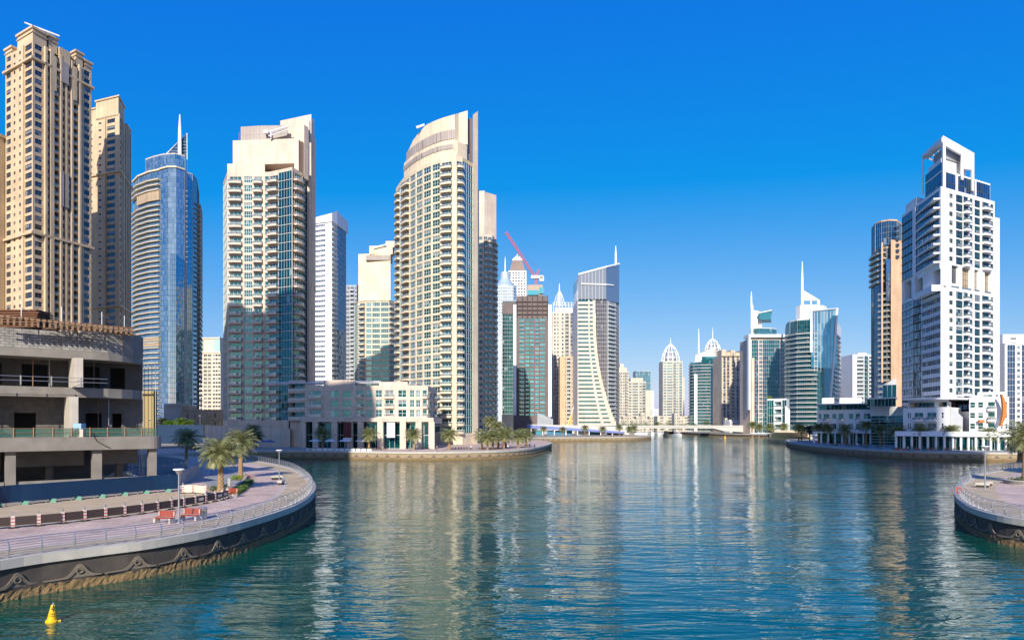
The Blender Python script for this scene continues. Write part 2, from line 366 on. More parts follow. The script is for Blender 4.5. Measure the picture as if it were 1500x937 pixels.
def offset(pts, d, closed=True):
    n = len(pts); res = []
    for i in range(n):
        p = Vector(pts[i]); a = Vector(pts[i-1]) if (closed or i > 0) else None; c = Vector(pts[(i+1) % n]) if (closed or i < n-1) else None
        ns = []
        if a is not None: e = (p-a).normalized(); ns.append(Vector((e.y, -e.x)))
        if c is not None: e = (c-p).normalized(); ns.append(Vector((e.y, -e.x)))
        m = sum(ns, Vector((0, 0)));
        if m.length < 1e-6: m = ns[0]
        m.normalize(); k = max(0.35, m.dot(ns[0])); res.append(tuple(p+m*(d/k)))
    return res
def spline(pts, n=6, closed=False):
    out = []; N_ = len(pts)
    for i in range(N_ if closed else N_-1):
        p0 = Vector(pts[i-1] if (closed or i > 0) else pts[0]); p1 = Vector(pts[i]); p2 = Vector(pts[(i+1) % N_]); p3 = Vector(pts[(i+2) % N_] if (closed or i+2 < N_) else pts[-1])
        for k in range(n):
            t = k/n; out.append(tuple(0.5*((2*p1)+(p2-p0)*t+(2*p0-5*p1+4*p2-p3)*t*t+(3*p1-p0-3*p2+p3)*t**3)))
    if not closed: out.append(tuple(pts[-1]))
    return out
def arc(cx, cy, r, a0, a1, n, ry=None):
    ry = ry or r
    return [(cx+r*cos(radians(a0+(a1-a0)*i/n)), cy+ry*sin(radians(a0+(a1-a0)*i/n))) for i in range(n+1)]
def rect(px0, px1, Y, d, ang=0):
    """rectangle whose front runs from px0 to px1 at depth Y, turned by ang degrees, depth d"""
    x0, x1 = X(px0, Y), X(px1, Y); t = radians(ang); L = (x1-x0)
    a = (x0, Y); b = (x0+L*cos(t), Y+L*sin(t)); nx, ny = -sin(t)*d, cos(t)*d
    return [a, b, (b[0]+nx, b[1]+ny), (a[0]+nx, a[1]+ny)]
def quadpts(pl, Yl, pc, Yc, pr, Yr):
    """corner building: left end, near corner, right end, closed by the fourth corner"""
    a, c, b = P(pl, Yl), P(pc, Yc), P(pr, Yr); return [a, c, b, (a[0]+b[0]-c[0], a[1]+b[1]-c[1])]
# ================================================================== SETTING
def m_water(m, nt, b):
    L = nt.links.new
    gm = N(nt, 'ShaderNodeNewGeometry')
    def layer(sx, sy, det, rot=0.0):
        mp = N(nt, 'ShaderNodeMapping'); mp.inputs['Scale'].default_value = (sx, sy, 1); mp.inputs['Rotation'].default_value = (0, 0, rot); L(gm.outputs['Position'], mp.inputs['Vector'])
        no = N(nt, 'ShaderNodeTexNoise'); no.inputs['Scale'].default_value = 1.0; no.inputs['Detail'].default_value = det; no.inputs['Roughness'].default_value = 0.55; no.inputs['Distortion'].default_value = 0.25; L(mp.outputs[0], no.inputs['Vector']); return no
    a = layer(0.20, 0.62, 3, 0.10); c = layer(0.8, 2.3, 2, -0.12); d = layer(0.05, 0.09, 2)
    def mul(n, k): q = N(nt, 'ShaderNodeMath', operation='MULTIPLY'); L(n.outputs[0], q.inputs[0]); q.inputs[1].default_value = k; return q
    # patches of calmer and rougher water
    mr = N(nt, 'ShaderNodeMapRange'); mr.inputs[1].default_value = 0.35; mr.inputs[2].default_value = 0.65; mr.inputs[3].default_value = 0.55; mr.inputs[4].default_value = 1.5; L(d.outputs[0], mr.inputs[0])
    s1 = N(nt, 'ShaderNodeMath', operation='ADD'); L(mul(a, 0.34).outputs[0], s1.inputs[0]); L(mul(c, 0.06).outputs[0], s1.inputs[1])
    s2 = N(nt, 'ShaderNodeMath', operation='MULTIPLY'); L(s1.outputs[0], s2.inputs[0]); L(mr.outputs[0], s2.inputs[1])
    bp = N(nt, 'ShaderNodeBump'); bp.inputs['Strength'].default_value = 1.0; bp.inputs['Distance'].default_value = 0.5; L(s2.outputs[0], bp.inputs['Height']); L(bp.outputs[0], b.inputs['Normal'])
    mx = N(nt, 'ShaderNodeMix', data_type='RGBA'); mx.inputs[6].default_value = (0.0, 0.036, 0.042, 1); mx.inputs[7].default_value = (0.0, 0.090, 0.050, 1)
    L(d.outputs[0], mx.inputs[0]); L(mx.outputs[2], b.inputs['Base Color'])
    b.inputs['Specular Tint'].default_value = (0.48, 0.96, 0.93, 1); b.inputs['Roughness'].default_value = 0.03; b.inputs['IOR'].default_value = 1.8
WATER = nmat('marina_water', m_water)
wm = MB(); wm.face([(-3000, -600, 0), (3000, -600, 0), (3000, 9000, 0), (-3000, 9000, 0)]); struct('water', wm, WATER)
wm = MB(); wm.face([(-4000, -700, -3), (4000, -700, -3), (4000, 9500, -3), (-4000, 9500, -3)]); struct('seabed', wm, CONCD)
def m_pave(c1, c2, key, w=0.6, h=0.6):
    def f(m, nt, b):
        L = nt.links.new; tc = N(nt, 'ShaderNodeTexCoord'); br = N(nt, 'ShaderNodeTexBrick'); br.offset = 0.5
        br.inputs['Scale'].default_value = 1; br.inputs['Brick Width'].default_value = w; br.inputs['Row Height'].default_value = h; br.inputs['Mortar Size'].default_value = 0.012
        br.inputs['Color1'].default_value = rgb(c1); br.inputs['Color2'].default_value = rgb(c2); br.inputs['Mortar'].default_value = rgb([v*.6 for v in c1]); L(tc.outputs['Object'], br.inputs['Vector'])
        no = N(nt, 'ShaderNodeTexNoise'); no.inputs['Scale'].default_value = 0.35; no.inputs['Detail'].default_value = 8; no.inputs['Roughness'].default_value = 0.65; L(tc.outputs['Object'], no.inputs['Vector'])
        mr = N(nt, 'ShaderNodeMapRange'); mr.inputs[1].default_value = 0.3; mr.inputs[2].default_value = 0.7; mr.inputs[3].default_value = 0.62; mr.inputs[4].default_value = 1.10; L(no.outputs[0], mr.inputs[0])
        b2 = N(nt, 'ShaderNodeTexBrick'); b2.offset = 0.0; b2.inputs['Scale'].default_value = 1; b2.inputs['Brick Width'].default_value = 5.4; b2.inputs['Row Height'].default_value = 5.4; b2.inputs['Mortar Size'].default_value = 0.09; b2.inputs['Color1'].default_value = (1, 1, 1, 1); b2.inputs['Color2'].default_value = (.93, .93, .93, 1); b2.inputs['Mortar'].default_value = (.70, .72, .72, 1); L(tc.outputs['Object'], b2.inputs['Vector'])
        m2 = N(nt, 'ShaderNodeVectorMath', operation='MULTIPLY'); L(br.outputs[0], m2.inputs[0]); L(b2.outputs[0], m2.inputs[1])
        ml = N(nt, 'ShaderNodeVectorMath', operation='SCALE'); L(m2.outputs[0], ml.inputs[0]); L(mr.outputs[0], ml.inputs['Scale']); L(ml.outputs[0], b.inputs['Base Color']); b.inputs['Roughness'].default_value = 0.8
    return nmat(key, f)
PAVEP = m_pave((0.60, 0.43, 0.35), (0.67, 0.50, 0.41), 'pink_paving'); PAVEB = m_pave((0.54, 0.41, 0.25), (0.60, 0.47, 0.30), 'beige_paving')
PAVEG = m_pave((0.33, 0.32, 0.31), (0.37, 0.36, 0.34), 'grey_paving', 1.2, 0.6)
SAND = plain('dusty_sand', (0.47, 0.36, 0.23), 0.95, var=0.3, scale=0.8, bump=0.6); ASPH = plain('asphalt', (0.10, 0.10, 0.105), 0.9, var=0.3, scale=0.6)
EARTH = plain('urban_ground', (0.30, 0.26, 0.21), 0.95, var=0.25, scale=0.05)
shoreL = spline([(-75, -300), (-48, -60), (-38, 15), (-34.5, 32), (-31.6, 42), (-28.7, 46.2), (-26.0, 49.5), (-23.6, 56), (-22.5, 66.9), (-23.1, 76), (-24.8, 85), (-28.2, 97), (-33.5, 111), (-41, 128), (-50.4, 144), (-60, 157), (-76, 171), (-92, 183)], 5)
inl = spline([(-98, 192), (-94, 203), (-82, 211), (-66, 213), (-45, 208), (-30, 203), (-15, 206), (-3, 214), (5, 228), (11, 253), (16, 285), (17.5, 310), (15, 340), (9, 360), (2, 378), (4, 396), (20, 412), (50, 424), (76, 434), (91, 452), (95, 474), (90, 497), (80, 530), (72, 600), (74, 700), (80, 820), (90, 1000)], 5)
shoreL2 = shoreL+inl
def landsheet(name, poly, z, mat): b = MB(); b.face([(x, y, z) for x, y in poly]); return struct(name, b, mat)
landsheet('ground', [(-6000, -300)]+shoreL2+[(100, 1400), (6000, 1400), (9000, 9000), (-9000, 9000)], GZ-0.02, EARTH)
shoreR1 = spline([(170, 700), (171, 612), (183, 560), (205, 515), (196, 450), (170, 392), (147, 362), (139, 345), (127, 312), (119, 278), (116, 250), (116.5, 230), (120, 212), (131, 202), (150, 198), (175, 192), (200, 180)], 5)
shoreR2 = spline([(178, 152), (150, 141), (118, 134.5), (98, 130.5), (90, 125), (75.7, 112), (68.0, 102), (61.4, 94), (55.6, 85.5), (51, 78), (47.0, 70.2), (45.0, 63.9), (45.3, 59), (48, 52), (56, 42), (75, 25), (100, -60), (110, -300)], 5)
landsheet('ground', [(168, 1300), (169, 800)]+shoreR1+shoreR2+[(6000, -300), (6000, 1300)], GZ-0.016, EARTH)
BARN = plain('barnacle_crust', (0.19, 0.125, 0.055), 0.95, var=0.7, scale=14, bump=1.0); WALLD = plain('stained_quay_wall', (0.065, 0.052, 0.043), 0.8, var=0.5, scale=1.2, bump=0.3)
WALLT = plain('sandy_quay_wall', (0.30, 0.22, 0.13), 0.8, var=0.35, scale=1.2, bump=0.3)
MOTIF = plain('wave_relief', (0.17, 0.135, 0.10), 0.7, var=0.4, scale=3); 
def along(pts, step, start=0.0):
    """points every step metres with heading"""
    out = []; d = start; acc = 0.0
    for i in range(len(pts)-1):
        a, b = Vector(pts[i]), Vector(pts[i+1]); L = (b-a).length
        while d <= acc+L:
            t = (d-acc)/L; p = a+(b-a)*t; out.append((p.x, p.y, atan2(b.y-a.y, b.x-a.x))); d += step
        acc += L
    return out
def wave_motif(W=3.4, H=0.95):
    b = MB(); top = []
    for i in range(25):
        t = i/24; x = -W/2+W*t; s = exp(-((t-0.62)/0.15)**2); top.append((x, 0.10+H*0.85*s))
    for i in range(24):
        (x0, h0), (x1, h1) = top[i], top[i+1]
        b.face([(x0, 0, 0), (x1, 0, 0), (x1, 0, h1), (x0, 0, h0)]); 
        l0, l1 = max(0, h0-0.16-0.25*h0), max(0, h1-0.16-0.25*h1)
        b.face([(x0, -.09, l0), (x1, -.09, l1), (x1, -.09, h1), (x0, -.09, h0)]); b.face([(x0, -.09, h0), (x1, -.09, h1), (x1, 0, h1), (x0, 0, h0)]); b.face([(x0, 0, l0), (x1, 0, l1), (x1, -.09, l1), (x0, -.09, l0)])
    cx, cz = -W/2+W*0.62, H*0.50; ring = [(cx+.2*cos(t), -.08, cz+.2*sin(t)) for t in [2*pi*k/12 for k in range(13)]]; b.tube(ring, 0.05, 5)
    return b
MOT = wave_motif().mesh('wave_motif', [MOTIF])
def quay(pts, label, facing=WALLD, motif=True, mrange=None, cop=0.5):
    mid = pts[len(pts)//2]; R = thing('quay_wall', label, 'quay wall', (mid[0], mid[1], 0)); off = (mid[0], mid[1], 0)
    b = MB(); o = offset(pts, 0.22, False); i = offset(pts, -0.85, False)
    for k in range(len(pts)-1): b.prism([o[k], o[k+1], i[k+1], i[k]], GZ-cop, GZ+0.08, cap=True)
    part('coping', b, CONCL, R, off)
    b = MB(); f = offset(pts, 0.0, False); lo = offset(pts, 0.05, False)
    for k in range(len(pts)-1): b.face([(lo[k][0], lo[k][1], 0.5), (lo[k+1][0], lo[k+1][1], 0.5), (f[k+1][0], f[k+1][1], GZ-cop), (f[k][0], f[k][1], GZ-cop)])
    part('facing', b, facing, R, off)
    b = MB(); rr = random.Random(3); fine = along(pts, 0.20); rows = []
    for (x, y, h) in fine:
        nx, ny = sin(h), -cos(h); row = []
        for j in range(8):
            t = j/7; z = -0.7+1.25*t+(rr.uniform(-.10, .10) if j == 7 else rr.uniform(-.04, .04)); d = 0.28-0.22*t+rr.uniform(-.05, .06); row.append((x+nx*d, y+ny*d, z))
        rows.append(row)
    for k in range(len(rows)-1):
        for j in range(7): b.face([rows[k][j], rows[k+1][j], rows[k+1][j+1], rows[k][j+1]])
    part('barnacle_band', b, BARN, R, off, smooth=False)
    if motif:
        n = 0
        for (x, y, h) in along(pts, 3.6):
            if mrange and not mrange(x, y): continue
            if n >= 95: break
            n += 1; nx, ny = sin(h), -cos(h); link('wave_motif', MOT, R, (x+nx*0.06-off[0], y+ny*0.06-off[1], 0.72), h)
    return R
quay(shoreL, 'curved quay wall with wave reliefs and barnacle crust below the left promenade', mrange=lambda x, y: 30 < y < 118)
k1 = [p for p in inl if p[1] <= 380]; k2 = [p for p in inl if p[1] >= 378]
quay(k1, 'sandy quay wall in front of the low cream arcade building across the water', WALLT, mrange=lambda x, y: 195 < y < 330 and x > -75)
quay(k2, 'distant sandy quay wall beside the blue striped canopy at the bridge', WALLT, mrange=lambda x, y: x > 5 and 400 < y < 500)
q1 = [p for p in shoreR1 if p[1] > 365]; q2 = [p for p in shoreR1 if p[1] <= 368]
quay(q1, 'dark distant quay wall right of the bridge opening', WALLD, False)
quay(q2, 'wavy quay wall under the palm lined promenade of the white podium building', WALLT, mrange=lambda x, y: y > 190)
quay(shoreR2, 'curved quay wall with wave reliefs under the small right hand promenade', WALLD, mrange=lambda x, y: 45 < y < 135)
# paving bands following the shore
def band(name, pts, d0, d1, z, mat):
    b = MB(); o = offset(pts, -d0, False); i = offset(pts, -d1, False)
    for k in range(len(pts)-1): b.face([(*o[k], z), (*o[k+1], z), (*i[k+1], z), (*i[k], z)])
    return struct(name, b, mat)
nearL = [p for p in shoreL if p[1] > 5]
band('promenade', nearL, 0.84, 3.6, GZ+0.008, PAVEB); band('promenade', nearL, 3.6, 4.0, GZ+0.012, CONCL); 
landsheet('promenade', offset(nearL, -4.0, False)+[(-130, 190), (-130, 120), (-60, 95), (-42, 82), (-60, 62), (-90, 40), (-90, 5)], GZ+0.004, PAVEP)
band('promenade', k1, 0.84, 9.0, GZ+0.012, PAVEP); band('promenade', k2, 0.84, 9, GZ+0.012, PAVEB); band('promenade', q1, 0.84, 8, GZ+0.012, PAVEG)
landsheet('promenade', [p for p in k1 if p[1] > 200]+[(-20, 385), (-60, 300), (-60, 262), (-110, 262), (-125, 240), (-115, 205)], GZ+0.004, PAVEP)
landsheet('promenade', [(139, 345), *[p for p in q2 if p[1] > 190], (210, 190), (210, 260), (150, 262), (150, 330)], GZ+0.004, PAVEG); band('promenade', q2, 0.84, 3.0, GZ+0.012, PAVEG)
nearR = [p for p in shoreR2 if p[1] > 20]
band('promenade', nearR, 0.84, 4.2, GZ+0.008, PAVEB); landsheet('promenade', offset(nearR, -4.2, False)+[(200, 20), (200, 145)], GZ+0.004, PAVEP)
# sand strip, road and car park on the left
landsheet('sand', [G(-60, 748), G(0, 741), G(120, 731), G(225, 721), G(262, 718.5), G(300, 722), G(325, 730), G(317, 734.5), G(222, 750.5), G(120, 763.5), G(0, 774), G(-60, 780)], GZ+0.016, SAND)
landsheet('road', [G(262, 700), G(288, 694), (-62, 118), (-70, 135), (-92, 158), (-130, 175), (-200, 190), (-200, 120), (-120, 112), (-60, 96)], GZ+0.012, ASPH)
landsheet('pavement', [G(297, 706), G(309, 690), G(306, 683), G(322, 682), G(345, 690), G(356, 700), G(350, 709), G(322, 719)], GZ+0.017, PAVEG)
landsheet('road', [(-260, 262), (-112, 258), (-125, 205), (-180, 188), (-300, 188)], GZ+0.02, ASPH)
# railing posts that lean over the water, with thin rails
def rail_post():
    b = MB(); prof = [(0, 0), (-.02, .25), (-.10, .55), (-.10, .8), (.04, 1.02), (.16, 1.12)]
    for i in range(len(prof)-1):
        (y0, z0), (y1, z1) = prof[i], prof[i+1]; b.prism([(-.03, y0-.05), (.03, y0-.05), (.03, y0+.05), (-.03, y0+.05)], 0, 0) if False else None
        w = 0.05; vv = []
        for sx in (-.03, .03):
            vv += [(sx, y0-w, z0), (sx, y0+w, z0), (sx, y1+w, z1), (sx, y1-w, z1)]
        a = len(b.v); b.v += vv
        for q in ((0,1,2,3),(7,6,5,4),(0,3,7,4),(1,5,6,2)): b.f.append(tuple(a+k for k in q)); b.m.append(0); b.a.append(.5)
    b.box(-.08, .08, -.1, .1, 0, .03); return b
RP = rail_post().mesh('post', [METAL])
def railing(pts, label, step=1.9, cond=lambda x, y: True):
    p = offset(pts, -0.35, False); p = [q for q in p if cond(*q)]; mid = p[len(p)//2]; off = (mid[0], mid[1], GZ+0.08)
    R = thing('railing', label, 'railing', off)
    n = 0
    for (x, y, h) in along(p, step):
        if n > 98: break
        n += 1; link('post', RP, R, (x-off[0], y-off[1], 0), h)
    for (d, z) in ((-.02, .2), (-.05, .36), (-.09, .52), (-.11, .68), (-.10, .84), (.04, 1.0), (.17, 1.13)):
        q = offset(p, -d, False) if False else offset(p, -d*1.0, False); b = MB(); b.tube([(x, y, GZ+.08+z) for x, y in q], 0.022 if z < 1.1 else 0.035, 5); part('rail', b, METAL, R, off)
railing(shoreL, 'curved metal railing along the left promenade edge', cond=lambda x, y: 30 < y < 186)
railing(shoreR2, 'curved metal railing round the small right hand promenade', cond=lambda x, y: 38 < y < 142)
# ================================================================== VEGETATION
def m_leaf(key, c1, c2, tr=0.25):
    def f(m, nt, b):
        L = nt.links.new; at = N(nt, 'ShaderNodeAttribute'); at.attribute_name = 'var'; oi = N(nt, 'ShaderNodeObjectInfo')
        mx = N(nt, 'ShaderNodeMix', data_type='RGBA'); mx.inputs[6].default_value = rgb(c1); mx.inputs[7].default_value = rgb(c2); L(at.outputs['Fac'], mx.inputs[0])
        L(mx.outputs[2], b.inputs['Base Color']); b.inputs['Roughness'].default_value = 0.55
        t = nt.nodes.new('ShaderNodeBsdfTranslucent'); L(mx.outputs[2], t.inputs['Color']); ms = nt.nodes.new('ShaderNodeMixShader'); ms.inputs[0].default_value = tr
        L(b.outputs[0], ms.inputs[1]); L(t.outputs[0], ms.inputs[2]); L(ms.outputs[0], nt.nodes['Material Output'].inputs['Surface'])
    return nmat(key, f)
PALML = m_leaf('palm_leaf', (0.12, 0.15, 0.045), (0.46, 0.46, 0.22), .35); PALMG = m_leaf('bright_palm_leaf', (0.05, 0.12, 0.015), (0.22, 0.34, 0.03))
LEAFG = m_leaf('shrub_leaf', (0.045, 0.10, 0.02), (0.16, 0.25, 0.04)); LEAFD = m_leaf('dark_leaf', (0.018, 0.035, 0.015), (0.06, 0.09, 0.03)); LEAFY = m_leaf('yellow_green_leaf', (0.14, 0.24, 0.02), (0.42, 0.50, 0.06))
def crown_mesh(seed, r=2.7, fronds=50, leaf=28, lw=0.062):
    rnd = random.Random(seed); b = MB()
    for i in range(fronds):
        az = i*2.39996+rnd.uniform(-.2, .2); t = (i+.5)/fronds; el = radians(84-112*t+rnd.uniform(-8, 8)); Lf = r*rnd.uniform(.86, 1.1)*(0.82+.3*sin(pi*t)); droop = rnd.uniform(0.9, 1.35)
        p = Vector((0.12*cos(az), 0.12*sin(az), 0.15*(1-t))); pts = [p.copy()]; e = el; ns = 9
        for k in range(ns):
            e -= droop/ns*(0.4+1.2*k/ns); p = p+Vector((cos(az)*cos(e), sin(az)*cos(e), sin(e)))*(Lf/ns); pts.append(p.copy())
        b.tube(pts, [0.045*(1-.8*k/ns) for k in range(ns+1)], 4, 0, 0.8)
        side = Vector((-sin(az), cos(az), 0)); tone = rnd.uniform(0.1, 0.75)*(1 if t < .75 else 1.25)
        for j in range(leaf):
            u = 0.10+0.90*j/(leaf-1); k = min(ns-1, int(u*ns)); q = pts[k].lerp(pts[k+1], u*ns-k); d = (pts[k+1]-pts[k]).normalized()
            up = side.cross(d); ll = (0.30+0.55*sin(pi*min(1, u*0.85+.12)))*r/2.7*rnd.uniform(.85, 1.1)
            for sgn in (-1, 1):
                dr = (side*sgn*0.80+d*0.62+up*rnd.uniform(-.15, .35)*(1 if sgn*up.z == 0 else 1)).normalized(); tip = q+dr*ll+Vector((0, 0, -ll*rnd.uniform(.12, .42)))
                wv = d*lw; mid = q+(tip-q)*.5+Vector((0, 0, .03)); b.face([q-wv*.5, mid-wv*.6, tip, mid+wv*.6, q+wv*.5], 0, min(1, max(0, tone+rnd.uniform(-.18, .2))))
    return b
def trunk_mesh(seed, h, r=0.24):
    rnd = random.Random(seed); b = MB(); bend = rnd.uniform(-.12, .12); n = int(h/0.22); i0 = 0; S = 12; rows = []
    for k in range(n+1):
        t = k/n; rr = r*(1.22-.3*t+.5*exp(-t*14)+(.35*max(0, t-.9)/.1)*.6); row = []
        for j in range(S):
            a = 2*pi*j/S+(k % 2)*pi/S; q = rr*(1.0+(0.13 if (j+k) % 2 else -.05)); row.append((q*cos(a)+bend*t*t*1.5, q*sin(a), h*t-(0.06 if (j+k) % 2 else 0)))
        rows.append(row)
    for k in range(n):
        for j in range(S): b.face([rows[k][j], rows[k][(j+1) % S], rows[k+1][(j+1) % S], rows[k+1][j]], 0, .5)
    return b, bend*1.5
CROWNS = {}
def crown(seed, mat, r=2.7, **kw):
    k = (seed, mat.name, r)
    if k not in CROWNS: CROWNS[k] = crown_mesh(seed, r, **kw).mesh('crown', [mat])
    return CROWNS[k]
TRK = {}
def palm(x, y, h, label, seed=1, mat=None, r=2.7, group='date palms along the promenades', rz=None, tr=0.24):
    R = thing('palm_tree', label, 'palm tree', (x, y, GZ), rz if rz is not None else (seed*1.7+x) % 6.28, group)
    ks = (seed % 3, round(h, 1), tr)
    if ks not in TRK: b, bd = trunk_mesh(seed % 3+4, h, tr); TRK[ks] = (b.mesh('trunk', [TRUNK]), bd)
    me, bd = TRK[ks]; link('trunk', me, R); c = link('crown', crown(seed % 4, mat or PALML, r), R, (bd, 0, h-.05)); return R
def leaf_cloud(pts_r, n, size, seed=0, zmin=None):
    """leaf faces filled through a set of overlapping ellipsoids (x,y,z,rx,ry,rz)"""
    rnd = random.Random(seed); b = MB()
    for _ in range(n):
        cx, cy, cz, rx, ry, rz = rnd.choice(pts_r); a = rnd.uniform(0, 2*pi); u = rnd.uniform(-1, 1); q = rnd.uniform(.45, 1.08)
        s = sqrt(1-u*u); p = Vector((cx+rx*q*s*cos(a), cy+ry*q*s*sin(a), cz+rz*q*u))
        if zmin is not None and p.z < zmin: continue
        d1 = Vector((rnd.uniform(-1, 1), rnd.uniform(-1, 1), rnd.uniform(-.5, .5))).normalized()*size*rnd.uniform(.6, 1.3); d2 = d1.cross(Vector((rnd.uniform(-1, 1), rnd.uniform(-1, 1), 1.2))).normalized()*size*.5
        b.face([p-d1, p+d2*.8, p+d1, p-d2*.8], 0, rnd.random())
    return b
def tree(x, y, h, w, label, mat=LEAFD, seed=1, group=None):
    R = thing('tree', label, 'tree', (x, y, GZ), 0, group); b = MB(); rnd = random.Random(seed)
    b.tube([(0, 0, 0), (.1, 0, h*.3), (0, .1, h*.6)], [.28, .2, .12], 8); bl = []
    for k in range(9):
        a = k*2.4; q = w*.5*rnd.uniform(.2, .75); z = h*rnd.uniform(.42, .85); b.tube([(0, 0, h*.28), (q*cos(a)*.6, q*sin(a)*.6, z*.8), (q*cos(a), q*sin(a), z)], [.12, .07, .03], 5); bl.append((q*cos(a), q*sin(a), z, w*.24, w*.24, h*.17))
    part('trunk', b, TRUNK, R); part('crown', leaf_cloud(bl, 2600, .22, seed), mat, R); return R
def shrub(x, y, w, h, label, mat=LEAFG, seed=1, n=500, size=.10, group=None, z=GZ):
    rnd = random.Random(seed); bl = [(rnd.uniform(-.3, .3)*w, rnd.uniform(-.3, .3)*w, h*rnd.uniform(.3, .65), w*.3, w*.3, h*.38) for _ in range(6)]
    return solo('shrub', leaf_cloud(bl, n, size, seed, 0), mat, label, 'shrub', (x, y, z), 0, group)
# ================================================================== TOWERS
def S(w): return ('s', w)
def Wn(w, **o): return ('w', w, o)
def B(w, **o): return ('b', w, o)
def Gl(w, **o): return ('g', w, o)
def Fn(w, **o): return ('f', w, o)
def back(pts, d):
    """close a front polyline by a parallel back at depth d"""
    return list(pts)+[(pts[-1][0]*1.0+0.0, pts[-1][1]+d), (pts[0][0], max(pts[0][1], pts[-1][1])+d)]
def mast(t, x, y, z0, z1, r=0.6, name='mast', mat=WMETAL):
    b = MB(); b.tube([(x, y, z0), (x, y, z0+(z1-z0)*.6), (x, y, z1)], [r, r*.8, r*.25], 8); t.extra(name, b, mat)
# ---- tall beige tower with the yellow corner, far left
t = Tower('residential_tower', 'tallest beige tower at the left edge with stepped cornice roof and dark windows', wallm=BEIGE, glassm=GD, frame=FRD)
a, c, b_ = P(8, 282), P(48, 270), P(134, 294); pts = [a, c, b_, (a[0]+b_[0]-c[0], a[1]+b_[1]-c[1])]
leftf = [S(.2), Wn(2.6, z=(.2, .8)), S(1.0), Wn(1.1, z=(.25, .65)), S(1.5), Wn(1.1, z=(.25, .65)), S(1.2), Fn(.5), Wn(3.4, z=(.16, .84), mg=.04), S(.3)]
rightf = [S(.5), Wn(3.0, z=(.2, .8)), S(.3), Fn(.8, d=.9), Wn(1.1, z=(.25, .75)), Fn(1.3, d=.9), ('l', 2.3, {'z': (.05, .88)}), Fn(.7, d=.8), Wn(1.4, z=(.2, .78)), Fn(.6, d=.6), Wn(1.4, z=(.2, .78)), Fn(.7, d=.8), ('l', 2.3, {'z': (.05, .88)}), Fn(.8, d=.8), Wn(.8), S(.5), Wn(2.8, z=(.2, .8)), S(.4)]
t.block(pts, GZ, 3.4, 47, [leftf, rightf], parapet=0)
zt = GZ+3.4*47
for z in (155.0, 86.0): t.ring(pts, z, 0.9, 0.9, 0.05)
def sub(pts, u0, u1, v0, v1):
    """cut a sub-rectangle of a parallelogram plan: u along edge 0, v along edge 1"""
    o = Vector(pts[0]); eu = Vector(pts[1])-o; ev = Vector(pts[2])-Vector(pts[1]); return [tuple(o+eu*u+ev*v) for u, v in ((u0, v0), (u1, v0), (u1, v1), (u0, v1))]
for (u0, u1, v0, v1, h, pr) in ((.45, 1.0, 0, .22, 5.0, 1), (.0, .24, 0, .3, 2.2, 1), (.1, .9, .1, .9, 2.4, 1), (.62, .99, .26, .40, 5.5, 1), (.7, 1.0, .72, .84, 5.0, 1), (.4, .95, .45, .62, 3.6, 0), (.7, 1.0, .88, 1.0, 3.0, 1)):
    q = sub(pts, u0, u1, v0, v1); t.solid(q, zt-.05, zt+h)
    if pr: t.ring(q, zt+h, .8, .55, .6); t.ring(q, zt+h-1.6, .35, .35, .05)
q = sub(pts, .99, 1.04, .30, .37); t.solid(q, zt-16, zt-2); q = sub(pts, .99, 1.04, .66, .72); t.solid(q, zt-16, zt-2); q = sub(pts, .99, 1.03, .42, .60); t.solid(q, zt-4, zt+3)
lv = MB(); q = sub(pts, 1.001, 1.05, .44, .57); lv.prism(q, zt-11, zt-2.5); t.extra('louvre', lv, LOUV)
for va, vb in ((.44, .49), (.52, .57)): lv = MB(); lv.prism(sub(pts, 1.001, 1.045, va, vb), zt-62, zt-48); t.extra('louvre', lv, LOUV)
cr = MB(); xx, yy = sub(pts, .9, 1, .1, .2)[0]; cr.tube([(xx, yy, zt+5), (xx, yy, zt+7.5)], .35, 6); cr.tube([(xx-4, yy-1, zt+8.6), (xx+6, yy+5, zt+6.6)], .3, 6); t.extra('window_cleaning_crane', cr, WMETAL)
t.done()
# ---- its lower wing at the frame edge
t = Tower('residential_tower', 'low beige wing tower cut by the left frame edge', wallm=BEIGE, glassm=GBD, frame=FRD)
pts = rect(-60, 12, 284, 25, -12); t.block(pts, GZ, 3.4, 37, [[S(1), Wn(1), S(1), Wn(1.4), S(1), Wn(1.4), S(1), Wn(1.6), S(.7)], [S(1), Wn(1), S(1)]]); t.ring(pts, GZ+3.4*37, 1.2, .8, .3); t.done()
# ---- second beige tower
t = Tower('residential_tower', 'second beige tower in shade just right of the tallest beige one', wallm=BEIGE, glassm=GD, frame=FRD)
a, c, b_ = P(100, 341), P(175, 328), P(192, 352); pts = [a, c, b_, (a[0]+b_[0]-c[0], a[1]+b_[1]-c[1])]
fr = [Wn(1), S(3), Wn(.9, z=(.35, .62)), S(1.2), Wn(.9, z=(.35, .62)), S(1.6), Wn(.9, z=(.35, .62)), S(1), Fn(.3), Wn(2.6, z=(.2, .78)), S(1.0)]
sd = [S(.5), Wn(1.2), S(.5), Fn(.6), Wn(1.2), Fn(.8), ('l', 2), Fn(.6), Wn(1.2), Fn(.5), Wn(1.2), Fn(.6), ('l', 2), Fn(.6), Wn(1), S(.4)]
t.block(pts, GZ, 3.4, 46, [fr, sd]); zt = GZ+3.4*46
for z in (zt-8*3.4, zt-27*3.4): t.ring(pts, z, 0.9, 0.8, 0.05)
for (u0, u1, v0, v1, h) in ((.55, .98, .0, .5, 9), (.3, .7, .1, .8, 7), (.8, 1.0, .6, .95, 1.5)):
    q = sub(pts, u0, u1, v0, v1); t.solid(q, zt-.05, zt+h); t.ring(q, zt+h, .7, .5, .5)
t.done()
